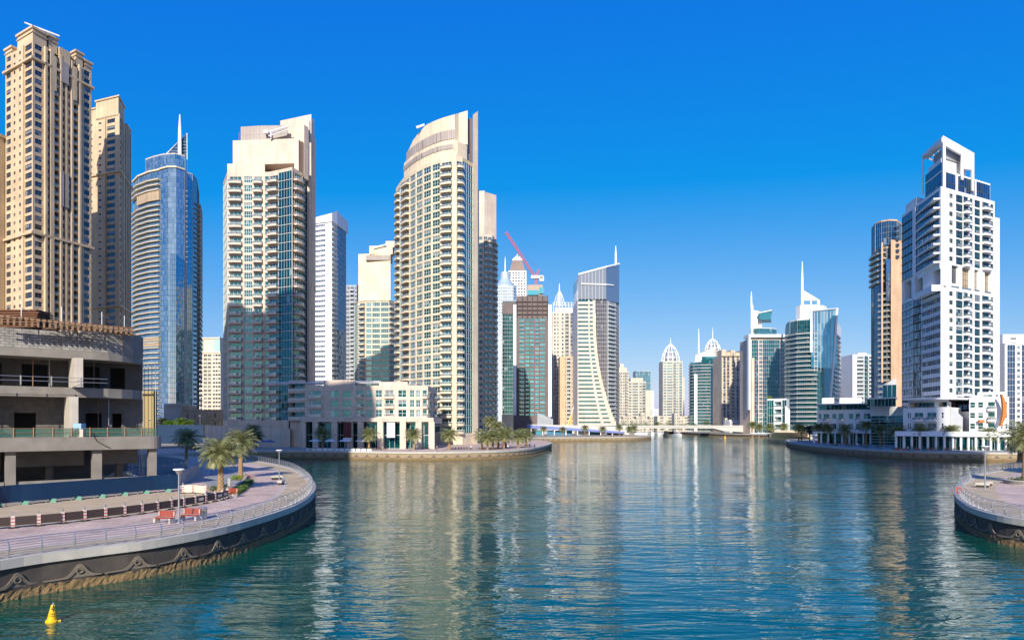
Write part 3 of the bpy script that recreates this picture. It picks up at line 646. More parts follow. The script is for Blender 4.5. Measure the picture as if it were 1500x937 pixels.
# ---- blue glass tower with sail roof
t = Tower('glass_tower', 'curved blue glass tower with pointed sail roof and mast beside the beige towers', wallm=wall('blue_tower_wall', (0.52, 0.50, 0.44)), glassm=GB, frame=FRT, curtain=GB, slab=CREAM2)
L1 = [P(195, 466), P(203, 455), P(219, 447), P(235, 443)]; L2 = [P(235, 442), P(246, 438.5), P(258, 438.5), P(270, 443)]; L3 = [P(274, 449), P(282, 452), P(289, 462)]
n = 52; z0 = 4; fh = 3.3
allp = L1+L2[0:]+[P(272, 447)]+L3+[P(292, 492), P(230, 500), P(196, 492)]
gp = [Gl(1, sp=.22, ledge=.03, pw=1.2)]; pats = [gp]*3+[None]+[gp]*3+[None, None]+[gp]*3
t.block(allp, z0, fh, n, pats, parapet=.6)
t.floors_ring(L1, z0, fh, n-6, 1.7, .45); t.floors_ring([P(270, 445), P(274, 446)], z0, fh, n-3, 1.0, .3, rail=False); t.floors_ring([P(288, 461), P(291, 480), P(291.5, 490)], z0, fh, n-4, 2.4, .35)
zt = z0+fh*n; o = offset(L1[1:], 1.2, False); i = offset(L1[1:], -.3, False)
for (za, zb) in ((zt-6*fh, zt-4.2*fh), (z0+fh*17.2, z0+fh*19)):
    lv = MB()
    for k in range(len(o)-1): lv.prism([o[k], o[k+1], i[k+1], i[k]], za, zb)
    t.extra('louvre', lv, LOUVT)
t.floors_ring(L1, zt-4*fh, fh, 3, 2.0, .5); t.floors_ring(L1+L2, zt, 1, 1, .8, .9, name='cornice', rail=False)
u = [P(213, 458), P(225, 453), P(240, 449), P(256, 448), P(271, 452), P(271, 478), P(215, 482)]
for k in range(6): t.seg(u[k], u[(k+1) % 7], zt, 3.0, 4, gp)
t.solid(u, zt+12, zt+12.8)
sb = MB(); a_, b2 = P(240, 456), P(274, 456)
sb.prism([a_, b2, (b2[0], b2[1]+1), (a_[0], a_[1]+1)], zt+12.9, [zt+13.5, zt+28.5, zt+28.5, zt+13.5]); t.extra('sail', sb, [GBD])
sb = MB(); sb.tube([(a_[0], a_[1], zt+13.5), (b2[0], b2[1], zt+29), (b2[0], b2[1], zt-3)], .38, 6)
for k in range(1, 6):
    f = k/6; sb.tube([(a_[0]+(b2[0]-a_[0])*f, a_[1]-.1, zt+13+12.5*f), (b2[0], b2[1]-.1, zt+13+12.5*f)], .08, 4)
t.extra('sail_frame', sb, WMETAL); mast(t, X(264.5, 455), 454, zt+12, Z(168, 454), 1.3); t.done()
# ---- cream tower with the dark green corner
t = Tower('residential_tower', 'cream tower with dark green glass corner and tall blank stepped crown', wallm=PINK, slab=PINK, curtain=GTD)
z0, fh, n = 12.2, 3.36, 28
F = [P(327, 274), P(333, 262), P(357, 262), P(370, 262), P(386, 262), P(394, 262), P(408, 260), P(428, 257), P(443, 263), P(450, 268)]
pt = [[Gl(1)], [S(.3), B(3.6, d=1.7), S(.3)], [Wn(1, z=(.12, .84), mg=.04, nx=4)], [S(.2), B(3, d=1.7), S(.2)], [S(.4), Wn(1.4, z=(.1, .84), mg=.02)], [S(.1), B(3, d=1.9, mg=.02), S(.1)], [Gl(1, ledge=.35, sp=.25)], [Gl(.8, ledge=.3), B(2.4, d=1.8, z=(.02, .9), mg=0), Gl(.4)], [Gl(1, ledge=.2)]]
body = F+[P(456, 270), P(462, 288), (X(462, 288)-4, 300), (X(333, 270), 300)]
t.block(body, z0, fh, n, pt, roof=False)
t.solid([(x, y) for x, y in body], GZ, z0-.01); zt = z0+fh*n
t.solid(body, zt, zt+1.2)
t.solid([P(333, 262.5), P(388, 262.5), P(388, 290), P(333, 290)], zt+1.2, zt+4.5); 
t.solid([P(341, 264), P(432, 262), P(432, 292), P(341, 292)], zt+4.5, zt+14)
cw = [P(344.6, 266), P(360, 264.8), P(380, 264), P(411, 264), P(411, 292), P(346, 292)]
t.solid(cw, zt+14, [Z(210, 266), Z(207, 265), Z(200, 264), Z(186, 264), Z(186, 264), Z(210, 266)])
t.solid([P(432.2, 264), P(455.8, 266), P(455.8, 291), P(432.2, 291)], zt+1.2, zt+14); t.solid([P(410.5, 266), P(456, 268), P(456, 292), P(410.5, 292)], zt+13.9, [Z(177, 266), Z(167.5, 268), Z(167.5, 268), Z(177, 266)])
t.solid([P(431, 260.5), P(437.5, 260.5), P(437.5, 270), P(431, 270)], zt+1, Z(194, 261)); t.solid([P(445.5, 262.5), P(452, 265), P(452, 275), P(445.5, 275)], zt-1, Z(185, 264))
t.solid([P(450.2, 267), P(453.2, 267), P(453.2, 274), P(450.2, 274)], GZ, Z(175, 267)); t.solid([P(456.3, 270), P(460, 272), P(461, 290), P(456.3, 290)], GZ, Z(176, 272)); t.solid([P(460, 273), P(462.5, 278), P(462.5, 292), P(460, 292)], zt-40, Z(202, 276))
lv = MB(); q = [P(353, 264.8), P(380, 263.7), P(421, 263.4)]
for k in range(2): (x0, y0), (x1, y1) = q[k], q[k+1]; lv.prism([(x0, y0-.35), (x1, y1-.35), (x1, y1+.1), (x0, y0+.1)], [Z(226, y0), Z(223 if k == 0 else 214, y1)]*2 if False else zt+19.5, [Z(210.5 if k == 0 else 208, y0), Z(208 if k == 0 else 199, y1), Z(208 if k == 0 else 199, y1), Z(210.5 if k == 0 else 208, y0)])
t.extra('louvre', lv, LOUV)
cr = MB(); zc = Z(196, 262); x0 = X(391, 262); x1 = X(424, 262); cr.tube([(x0, 262, Z(194, 262)), (x1, 262, Z(184.5, 262))], .3, 6); cr.tube([(x0+1, 261, Z(201, 262)), (x1, 261, Z(191, 262))], .22, 6); cr.box(x0-.9, x0+.7, 261, 263, Z(196, 262), Z(192, 262)); cr.tube([(x0+1.5, 262, Z(204, 262)), (x0+1.5, 262, Z(194, 262))], .25, 6)
t.extra('window_cleaning_crane', cr, WMETAL); b = MB(); b.tube([(X(350.5, 270), 270, Z(210, 270)), (X(350.5, 270), 270, Z(195, 270))], .14, 6); t.extra('aerial', b, RED); t.done()
# ---- central curved cream tower
t = Tower('residential_tower', 'tall curved cream tower in the middle left with rounded stepped crown and teal side strip', wallm=CREAM2, slab=CREAM2, curtain=GTC)
z0, fh, n = 7.0, 3.25, 34
F = [P(580, 314), P(586, 306), P(590.5, 301), P(599.5, 294.5), P(609, 289.3), P(619.5, 285), P(632, 281), P(645.5, 278), P(663, 276), P(669, 275.6), P(677.5, 277), P(692.5, 284)]
win = [S(.08), Wn(1, z=(.14, .82), mg=.05, nx=3), S(.08)]
pt = [[B(1, d=1.5, bw=.9)], [Gl(1)], [B(1, d=1.8, mg=.05)], [Wn(1, z=(.10, .86), mg=.09)], [Wn(1, z=(.10, .86), mg=.08)], [Wn(1, z=(.10, .86), mg=.08, nx=3)], [Wn(1.0, z=(.10, .86), mg=.09, nx=3)], [S(.06), B(1, d=1.7, mg=.04), S(.06)], None, [B(1, d=1.7, mg=.04)], [Gl(1, ledge=.15)]]
# wider window columns: two per facet where the photograph shows them

body = F+[(X(692.5, 284)+1, 318), (X(582, 314), 322)]
t.block(body, z0, fh, n, pt, roof=False); t.solid(body, GZ, z0-.01); zt = z0+fh*n
t.solid([P(663.2, 275.5), P(668.8, 275.2), P(668.8, 279), P(663.2, 279)], GZ, zt+3)
fin = [P(692.6, 283.2), P(700, 286), P(700, 318), P(692.6, 318)]; t.solid(fin, GZ, [Z(168, 283), Z(163, 286), Z(163, 286), Z(168, 283)])
t.solid(body, zt, zt+1.5)
lowc = offset(F[2:9], -.4, False)+[P(671, 277.5), P(684, 281.5), P(684, 312), P(592, 316)]; t.solid(lowc, zt+1.5, zt+8.2)
o = offset(F[2:9], -.2, False); lv = MB()
for k in range(len(o)-1): (x0, y0), (x1, y1) = o[k], o[k+1]; lv.prism([(x0, y0), (x1, y1), (x1, y1+.5), (x0, y0+.5)], zt+4.6, zt+6.6)
up = offset(F[2:9], -1.8, False)+[P(672, 280), P(685, 281), P(685, 314), P(594, 318)]
tops = [Z(222, 303), Z(207, 296.5), Z(194, 291), Z(184, 287), Z(178, 283), Z(173, 280), Z(168.5, 278), Z(166, 280), Z(162, 281), Z(162, 281), Z(222, 303)]; tops[0] = Z(226, 303)
t.solid(up, zt+8.2, tops)
o = offset(F[2:9], -1.5, False)
for k in range(len(o)-1): (x0, y0), (x1, y1) = o[k], o[k+1]; lv.prism([(x0, y0), (x1, y1), (x1, y1+.5), (x0, y0+.5)], zt+9.2, zt+13)
t.extra('louvre', lv, LOUV)
b = MB(); b.prism([P(685.5, 285), P(692, 285.5), P(692, 312), P(685.5, 312)], zt+1.5, Z(173, 285)); t.extra('recessed_panel', b, BROWNW)
cr = MB(); cr.tube([(X(610, 288), 288, Z(187, 288)), (X(622, 288), 288, Z(183, 288))], .5, 6); t.extra('window_cleaning_crane', cr, WMETAL); t.done()
# ---- tower behind it on the right
t = Tower('residential_tower', 'cream and teal tower half hidden behind the central curved tower', wallm=PINK, slab=PINK, curtain=GTC)
F = [P(688, 372), P(708, 370), P(721, 372), P(727, 382)]; body = F+[(F[-1][0], 410), (F[0][0], 410)]
t.block(body, 4, 3.3, 33, [[Gl(.6), Wn(1, nx=3), S(.1), Wn(1, nx=3), S(.1)], [S(.1), B(1.5, d=1.5), B(1.5, d=1.5)], [B(1, d=1.5)]]); zt = 4+33*3.3
t.solid([P(690, 374), P(710, 372), P(710, 405), P(690, 405)], zt, Z(280, 373)); t.solid([P(710.3, 373), P(727, 378), P(727, 405), P(710.3, 405)], zt, [Z(281, 373), Z(286, 378), Z(286, 378), Z(281, 373)]); t.done()
# ---- white slab tower with folded roof
t = Tower('residential_tower', 'white tower with ribbon windows and folded overhanging roof between the two cream towers', wallm=WHITE, slab=WHITE, glassm=GBD, curtain=GBD)
a, c, b_ = P(452, 452), P(486, 446), P(507, 470); pts = [a, c, b_, (a[0]+b_[0]-c[0], a[1]+b_[1]-c[1])]
t.block(pts, 4, 3.3, 42, [[S(.6), Wn(4, z=(.25, .7), mg=.02, nx=6), S(1.6)], [B(2.6, d=1.3, solid=False), Gl(5, sp=.3)]], roof=True); zt = 4+42*3.3
t.solid([P(452, 451), P(486.3, 445), P(494, 452), P(510, 474), (a[0]+b_[0]-c[0], a[1]+b_[1]-c[1])], [zt]*5, [Z(321, 451), Z(312, 445), Z(309, 452), Z(325, 474), Z(325, 490)])
t.done()
t = Tower('residential_tower', 'grey balcony tower glimpsed behind the white folded roof tower', wallm=GREYW, slab=OFFW, glassm=GBD)
pts = rect(500, 524, 540, 30); t.block(pts, 4, 3.3, 35, [[B(1, d=1.5), Wn(1), B(1, d=1.5), Wn(.8)]]); t.done()
# ---- cream tower with stepped crown behind
t = Tower('residential_tower', 'mid height cream tower with wide teal windows left of the central curved tower', wallm=CREAM2, slab=CREAM2, curtain=GTC)
F = [P(519, 436), P(524, 428), P(536, 424), P(570, 423), P(579, 430)]; body = F+[(X(582, 430), 455), (X(521, 436), 455)]
t.block(body, 4, 3.3, 25, [[Gl(1)], [S(.2), B(1, d=1.7), S(.1)], [Wn(1.2, z=(.15, .85), mg=.04, nx=3, gm=GTC), Wn(1.8, z=(.15, .85), mg=.05, nx=4), Wn(1.8, z=(.15, .85), mg=.05, nx=4)], [B(1, d=1.6)]]); zt = 4+25*3.3
t.solid(body, zt, zt+1); t.solid([P(525, 430), P(572, 428), P(572, 455), P(525, 455)], zt+1, Z(372, 430)); t.solid([P(541, 428.5), P(575, 428.5), P(575, 455), P(541, 455)], Z(373, 430), Z(361, 430)); t.solid([P(565, 430), P(578, 430), P(578, 455), P(565, 455)], Z(362, 430), Z(353, 430))
lv = MB(); lv.prism([P(536, 427.5), P(571, 427.5), P(571, 429), P(536, 429)], Z(381, 428), Z(374, 428)); t.extra('louvre', lv, LOUV)
cr = MB(); cr.tube([(X(547, 428), 427, Z(363, 428)), (X(566, 428), 427, Z(358.5, 428))], .35, 6); t.extra('window_cleaning_crane', cr, WMETAL); t.done()
# ---- distant cream hotel block left of the green corner tower
t = Tower('apartment_building', 'distant cream block with pale green sloped roof panels left of the green cornered tower', wallm=CREAM2, slab=CREAM2, glassm=GD)
pts = rect(285, 325, 700, 30, -6); t.block(pts, GZ, 4.0, 20, [[Wn(1, nx=1, nz=1), Wn(1, nx=1, nz=1), Wn(1, nx=1, nz=1), S(.3), ('l', 1.6), ('l', 1.6), S(.3), Wn(1, nx=1, nz=1), Wn(1, nx=1, nz=1), Wn(1, nx=1, nz=1)]]); zt = GZ+80
q = offset(pts, -3); t.solid([pts[0], pts[1], pts[2], pts[3]], zt, zt+1.5); t.solid(q, zt+1.5, Z(496, 700)); t.ring(q, Z(496, 700), 1.5, 1, .4)
gp_ = MB(); gp_.prism([(pts[0][0]+1, pts[0][1]+1.5), (pts[0][0]+8, pts[0][1]+.8), (pts[0][0]+8, pts[0][1]+3), (pts[0][0]+3, pts[0][1]+3)], zt+1.5, Z(497, 700)); gp_.prism([(pts[1][0]-8, pts[1][1]+1.5), (pts[1][0]-1, pts[1][1]+1), (pts[1][0]-3, pts[1][1]+3), (pts[1][0]-8, pts[1][1]+3)], zt+1.5, Z(497, 700)); t.extra('roof_panel', gp_, plain('pale_green_panel', (.32, .5, .44))); t.done()
# ================= centre distance
t = Tower('residential_tower', 'slim pale blue tower with rounded metal cap and mast left of the crane', wallm=wall('pale_blue_facade', (.56, .63, .68)), glassm=GB, frame=FRW)
pts = [P(723, 812), P(728, 804), P(752, 804), P(757, 812), (X(757, 812), 835), (X(723, 812), 835)]
t.block(pts, GZ, 3.6, 47, [[Wn(1, nx=1)], [Wn(1, nx=1)]*3+[Wn(3, mg=.03), S(.1)]+[Wn(1, nx=1)]*3, [Wn(1, nx=1)]]); zt = GZ+3.6*47; cx, cy = X(740, 818), 818
b = MB(); b.lathe([(13, zt), (13, zt+3), (9, zt+7), (6, zt+12), (5.4, zt+20), (0.6, zt+20.5)], cx, cy, 20); t.extra('roof_cap', b, plain('pale_metal_roof', (.45, .56, .58), .35, .3)); mast(t, cx, cy, zt+20, Z(376, 818), .9); t.done()
t = Tower('residential_tower', 'white tower with brown scaffolded top and pointed white crown behind the crane', wallm=WHITE, glassm=GD, frame=FRW)
pts = rect(745, 771, 900, 24); t.block(pts, GZ, 3.6, 58, [[S(.3)]+[Wn(1, nx=1, nz=1), S(.25)]*6]); zt = GZ+3.6*58
q = offset(pts, -1.5); b = MB()
for k in range(5): q = offset(pts, -1.5-k*.9); b.prism(q, zt+k*3.2, zt+k*3.2+3.1)
t.extra('scaffolded_floors', b, wall('scaffold_netting', (.26, .19, .17), 1.5, 3.0)); b = MB(); x0, y0 = q[0]; x1 = q[1][0]; wv = (x1-x0)/5
for k in range(5): b.prism([(x0+k*wv, y0), (x0+(k+1)*wv, y0), (x0+(k+.5)*wv, y0+8)], zt+16, [zt+17+(4 if k == 2 else 0), zt+20, zt+27-(abs(k-2))*3])
t.extra('crown', b, WMETAL); t.done()
t = Tower('residential_tower', 'pale grey blue tower block in front of the slim capped tower', wallm=wall('pale_grey_facade', (.52, .57, .61)), glassm=GBD)
pts = rect(729, 757, 640, 26, 8); t.block(pts, GZ, 3.4, 29, [[S(1.2), Wn(1, z=(.3, .65)), Wn(2.4, z=(.1, .8)), S(1)]]); t.done()
t = Tower('residential_tower', 'dark teal glass block behind the unfinished tower with crane', wallm=GREYW, glassm=GTD, curtain=GTD)
pts = rect(736, 756, 600, 22); t.block(pts, GZ, 3.4, 34, [[Gl(1)]]); b = MB(); b.prism([(pts[0][0]-.3, pts[0][1]-.4), (pts[1][0], pts[1][1]-.4), (pts[1][0], pts[1][1]+2), (pts[0][0]-.3, pts[0][1]+2)], Z(460, 600), Z(443, 600)); t.extra('louvre', b, BROWNW); t.done()
# unfinished tower
t = Tower('unfinished_tower', 'brown unfinished tower with turquoise window film and red crane on top', wallm=BROWNW, slab=wall('brown_slab', (.30, .25, .24)), glassm=glass('turquoise_film', (.02, .30, .36), (.3, .7, .75), .2, curt=.05), frame=FRD)
Fm = [P(756.5, 556), P(803, 556)]; pts = Fm+[(Fm[1][0], 582), (Fm[0][0], 582)]
t.block(pts, GZ+14, 3.35, 24, [[S(.8), B(2, d=.8, bw=1.1), S(.15), Wn(1.5), S(.1), Wn(1.5), S(.1), B(1.6, d=.8, bw=1.1), S(.1), Wn(2.0), S(.9)]]); zt = GZ+14+24*3.35
lb = MB(); lb.prism([(p[0], p[1]) for p in offset(pts, -1)], zt, Z(433, 556))
for k in range(4): lb.prism(offset(pts, .3), zt+3+k*3.4, zt+3.4+k*3.4)
for k in range(7): lb.tube([(Fm[0][0]+.5+k*(Fm[1][0]-Fm[0][0]-1)/6, 555.6, zt), (Fm[0][0]+.5+k*(Fm[1][0]-Fm[0][0]-1)/6, 555.6, Z(433, 556))], .35, 4)
t.extra('unfinished_floors', lb, BROWNW)
tp = MB(); tp.box(X(772, 560), X(795, 560), 560, 572, Z(433, 560), Z(417, 560)); t.extra('core', tp, TAN); tp = MB(); tp.box(X(773, 559), X(789, 559), 558.5, 560, Z(432, 559), Z(425, 559)); tp.box(X(790, 559), X(797, 559), 558.5, 560, Z(430, 559), Z(421, 559)); t.extra('safety_screen', tp, plain('turquoise_screen', (.03, .28, .36)))
for (pa, pb) in ((752, 756.3), (803.3, 808)): wp = MB(); wp.prism([P(pa, 553), P(pb, 553), P(pb, 580), P(pa, 580)], GZ+14, Z(446, 553)); t.extra('white_side_wall', wp, WHITE)
po = MB(); po.prism([P(750, 548), P(787, 548), P(787, 585), P(750, 585)], GZ, GZ+15); t.extra('podium', po, BROWNW); po = MB(); po.prism([P(787.2, 548), P(810, 548), P(810, 585), P(787.2, 585)], GZ, [GZ+17, GZ+12, GZ+12, GZ+17]); t.extra('podium', po, GREYW); t.done()
# crane
cx, cy, cz = X(785, 562), 562, Z(417, 562); R = thing('tower_crane', 'red luffing crane with raised lattice jib on the unfinished tower', 'crane', (cx, cy, cz-3)); off = (cx, cy, cz-3)
PINKR = plain('faded_red_crane', (.62, .16, .18), .5); WPAINT = WMETAL
def lattice(p0, p1, w, n, mat, name):
    p0, p1 = Vector(p0), Vector(p1); d = (p1-p0).normalized(); s1 = d.cross(Vector((0, 1, 0))).normalized()*w; s2 = Vector((0, w, 0)) if abs(d.y) < .9 else Vector((w, 0, 0)); b = MB(); cs = [s1+s2, s1-s2, -s1-s2, -s1+s2]
    for q in cs: b.tube([p0+q, p1+q], .22, 4)
    for k in range(n):
        a = p0+(p1-p0)*(k/n); c = p0+(p1-p0)*((k+1)/n)
        for j in range(4): b.tube([a+cs[j], c+cs[(j+1) % 4]], .13, 4)
    part(name, b, mat, R, off)
lattice((cx, cy, cz-3), (cx, cy, Z(406, 562)), .9, 5, PINKR, 'mast'); lattice((cx-1, cy, Z(405, 562)), (X(741, 562), cy, Z(340, 562)), .8, 22, PINKR, 'jib'); lattice((cx, cy, Z(406, 562)), (X(789.5, 562), cy, Z(395, 562)), .6, 4, PINKR, 'a_frame')
b = MB(); b.box(cx-4, cx+6, cy-2, cy+2, Z(408, 562), Z(404, 562)); b.box(cx+3, cx+6.5, cy-2, cy+2, Z(412, 562), Z(406, 562)); part('machine_deck', b, WPAINT, R, off); b = MB(); b.tube([(X(789.5, 562), cy, Z(395, 562)), (X(762, 562), cy, Z(366, 562)), (X(750, 562), cy, Z(352, 562))], .12, 4); part('pendant_cable', b, METAL, R, off)
# tan tower with lattice top and spire
t = Tower('residential_tower', 'white and tan ribbed tower with open lattice top and slender spire', wallm=wall('white_tan_facade', (.66, .58, .47)), glassm=GBD)
pts = rect(809, 848, 640, 26); t.block(pts, GZ, 3.5, 32, [[Fn(.5), Wn(.7, nx=1), Fn(.3), Wn(.7, nx=1), Fn(.8), Wn(.8, nx=1), S(.3), B(1.4, d=1), S(.3), Wn(1.2, z=(.05, .95)), Fn(.5), Wn(.7, nx=1), Fn(.5)]]); zt = GZ+32*3.5
lb = MB(); q = offset(pts, -1); x0, x1, y0 = q[0][0], q[1][0], q[0][1]; H_ = Z(443, 640)
for k in range(9): x = x0+(x1-x0)*k/8; lb.tube([(x, y0, zt), (x, y0, H_)], .35, 4)
for k in range(4): z = zt+(H_-zt)*(k+1)/4; lb.tube([(x0, y0, z), (x1, y0, z)], .3, 4)
lb.box(x0+2, x1-2, y0+3, y0+18, zt, H_-4); t.extra('roof_lattice', lb, WMETAL)
sx, sy = X(820, 645), 650; sp = MB(); sp.tube([(sx, sy, H_-2), (sx, sy, Z(432, 650)), (sx, sy, Z(415, 650))], [1.2, .9, .2], 6)
for k in range(6): a = k*pi/3; sp.tube([(sx+5.5*cos(a), sy+5.5*sin(a), H_-1), (sx+3*cos(a), sy+3*sin(a), Z(434, 650)), (sx+.4*cos(a), sy+.4*sin(a), Z(426, 650))], .35, 4)
t.extra('spire', sp, WMETAL)
lw = MB(); t.done()
t = Tower('residential_tower', 'lower orange tan ribbed block in front of the spired tower', wallm=SALM, glassm=GBD, slab=OFFW)
pts = rect(820, 846, 600, 20); t.block(pts, GZ, 3.5, 19, [[Fn(1.6), S(.6), Wn(.5, nx=1), Fn(.3), B(1.8, d=1), S(.3), Wn(.5, nx=1), Fn(.3), Wn(1.8, z=(.05, .95), mg=.03)]]); t.done()
# ---- curved edge tower
t = Tower('office_tower', 'tower with sweeping curved cream edge over dark glass and slanted glass top', wallm=OFFW, glassm=GTD, curtain=glass('grey_brown_glass', (.04, .035, .04), (.34, .33, .38), .35, curt=.02), slab=OFFW)
Yf = 556; fh = 3.4; n = 32
def curve_px(z): 
    py = 620-(z-HC)/Yf*1000; s = max(0, (py-470)/150.0); return 872+29*(s**2.1)
back_ = [P(906, 575), (X(906, 575), 600), (X(846, Yf), 600)]
pts = [P(846, Yf), P(888, Yf), P(907, 572)]+back_[1:]
t.block(pts, GZ, fh, n, [[Gl(1, sp=.3, ledge=.05)], [Gl(.5, sp=.3), B(2.6, d=1.2, z=(.02, .9), solid=True), Gl(1.2, sp=.3)]]); zt = GZ+fh*n
cl = MB(); gl_ = MB(); yF = Yf-.9
for k in range(n+0):
    z = GZ+k*fh; px1 = curve_px(z); px1b = curve_px(z+fh); x0, x1, x1b = X(846, yF), X(px1, yF), X(px1b, yF)
    if z < GZ+2*fh: continue
    cl.prism([(x0, yF), (x1, yF), (x1, Yf-.15), (x0, Yf-.15)], z+.002, z+fh*.6); w_ = x1-x0
    for (u0, u1) in ((0, .03), (.60, .68), (.86, 1.0)): cl.prism([(x0+w_*u0, yF), (x0+w_*u1-(.0 if u1 < 1 else 0), yF), (x0+w_*u1, Yf-.15), (x0+w_*u0, Yf-.15)], z+fh*.62, z+fh)
    gl_.face([(x0, yF+.4, z+fh*.6), (x1b-.5, yF+.4, z+fh*.6), (x1b-.5, yF+.4, z+fh*1.0), (x0, yF+.4, z+fh)], 0, (k*37 % 10)/10)
t.extra('cream_spandrels', cl, wall('silver_cream_facade', (.62, .56, .47))); t.extra('ribbon_windows', gl_, glass('bright_teal_glass', (.008, .07, .085), (.2, .5, .56), .25, curt=.05))
ed = MB(); zz = [Z(p, Yf) for p in range(620, 459, -8)]
for k in range(len(zz)-1): xa, xb = X(curve_px(zz[k]), yF), X(curve_px(zz[k+1]), yF); ed.face([(xa-1.6, yF-.3, zz[k]), (xa+.3, yF-.3, zz[k]), (xb+.3, yF-.3, zz[k+1]), (xb-1.6, yF-.3, zz[k+1])]); ed.face([(xa+.3, yF-.3, zz[k]), (xa+.3, yF+1.0, zz[k]), (xb+.3, yF+1.0, zz[k+1]), (xb+.3, yF-.3, zz[k+1])])
t.extra('curved_edge', ed, CREAM2)
tg = MB(); a_, b2 = P(847, Yf), P(907, 570); c2 = (b2[0], 600); d2 = (a_[0], 600)
tg.prism([a_, P(888, Yf), b2, c2, d2], zt, [Z(403, Yf), Z(392, Yf), Z(388, 570), Z(388, 570), Z(403, Yf)]); t.extra('slanted_glass_top', tg, glass('grey_top_glass', (.10, .13, .16), (.55, .62, .70), .4, curt=.0001))
tr = MB(); tr.tube([(a_[0], a_[1]-.3, Z(402, Yf)), (X(888, Yf), Yf-.3, Z(391, Yf)), (b2[0], b2[1]-.3, Z(386.5, 570))], .8, 6); tr.tube([(X(851, Yf), Yf-.6, Z(416, Yf)), (X(888, Yf), Yf-.6, Z(417, Yf)), (X(898, 565), 563, Z(418.5, 565))], .6, 6)
for k in range(1, 8): x = a_[0]+(X(888, Yf)-a_[0])*k/8; tr.tube([(x, Yf-.15, zt), (x, Yf-.15, Z(403-11*k/8, Yf))], .12, 4)
t.extra('roof_edge', tr, WMETAL); mast(t, X(902, 575), 575, Z(390, 575), Z(360, 575), 1.0); t.done()
# ---- cream cluster beyond the bridge
def simple(label, px0, px1, Y, ytop, wallm, glassm, pat, d=25, fh=3.5, cat='tower', name='residential_tower', ang=0, base=GZ, curtain=None, slab=None, fin=True, parapet=1.2):
    t = Tower(name, label, cat, wallm=wallm, glassm=glassm, curtain=curtain, slab=slab or wallm); zt = Z(ytop, Y); n = max(1, int((zt-base)/fh)); pts = rect(px0, px1, Y, d, ang); t.block(pts, base, (zt-base)/n, n, [pat, pat], parapet=parapet); t.pts = pts; t.zt = zt; t.n = n
    if fin: t.done()
    return t
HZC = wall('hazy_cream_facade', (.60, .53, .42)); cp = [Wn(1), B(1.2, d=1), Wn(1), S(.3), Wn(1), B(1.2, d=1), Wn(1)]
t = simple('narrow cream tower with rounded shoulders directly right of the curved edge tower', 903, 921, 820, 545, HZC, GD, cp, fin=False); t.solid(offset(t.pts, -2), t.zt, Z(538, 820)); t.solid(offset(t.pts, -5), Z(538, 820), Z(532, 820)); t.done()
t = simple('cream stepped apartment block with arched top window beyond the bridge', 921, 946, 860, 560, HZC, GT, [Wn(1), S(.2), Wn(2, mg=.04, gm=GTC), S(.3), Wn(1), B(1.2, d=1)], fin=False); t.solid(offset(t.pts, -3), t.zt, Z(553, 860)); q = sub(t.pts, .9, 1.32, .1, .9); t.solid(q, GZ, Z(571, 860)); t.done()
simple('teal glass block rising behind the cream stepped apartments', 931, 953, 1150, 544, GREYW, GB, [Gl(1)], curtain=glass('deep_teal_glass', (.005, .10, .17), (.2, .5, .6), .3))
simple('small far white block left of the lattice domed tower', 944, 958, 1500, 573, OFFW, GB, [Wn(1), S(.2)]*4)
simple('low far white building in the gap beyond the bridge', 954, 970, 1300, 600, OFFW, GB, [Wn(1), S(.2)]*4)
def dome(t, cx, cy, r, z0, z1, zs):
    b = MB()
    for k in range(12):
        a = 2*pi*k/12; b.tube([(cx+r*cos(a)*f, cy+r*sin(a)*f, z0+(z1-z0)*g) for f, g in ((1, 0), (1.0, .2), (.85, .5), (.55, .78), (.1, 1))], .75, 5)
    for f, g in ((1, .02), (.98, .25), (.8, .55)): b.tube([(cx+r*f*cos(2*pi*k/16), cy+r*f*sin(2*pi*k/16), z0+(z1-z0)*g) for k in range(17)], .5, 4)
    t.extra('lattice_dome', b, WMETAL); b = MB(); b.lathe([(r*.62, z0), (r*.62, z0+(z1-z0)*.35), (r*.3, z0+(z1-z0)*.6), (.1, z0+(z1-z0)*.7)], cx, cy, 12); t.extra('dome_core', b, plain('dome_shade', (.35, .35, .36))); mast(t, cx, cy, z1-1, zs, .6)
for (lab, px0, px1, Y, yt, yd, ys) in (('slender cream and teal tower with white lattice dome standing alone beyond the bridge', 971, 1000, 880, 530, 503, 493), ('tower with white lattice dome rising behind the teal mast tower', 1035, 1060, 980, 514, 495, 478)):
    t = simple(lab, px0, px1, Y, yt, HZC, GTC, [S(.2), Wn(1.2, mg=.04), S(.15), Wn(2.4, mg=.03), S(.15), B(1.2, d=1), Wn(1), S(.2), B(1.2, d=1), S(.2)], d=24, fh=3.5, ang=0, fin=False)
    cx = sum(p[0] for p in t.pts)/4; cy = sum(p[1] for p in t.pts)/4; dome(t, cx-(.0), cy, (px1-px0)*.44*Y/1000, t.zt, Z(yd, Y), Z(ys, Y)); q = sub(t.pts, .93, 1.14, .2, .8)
    t.solid(q, GZ, Z(552, Y)); t.done()
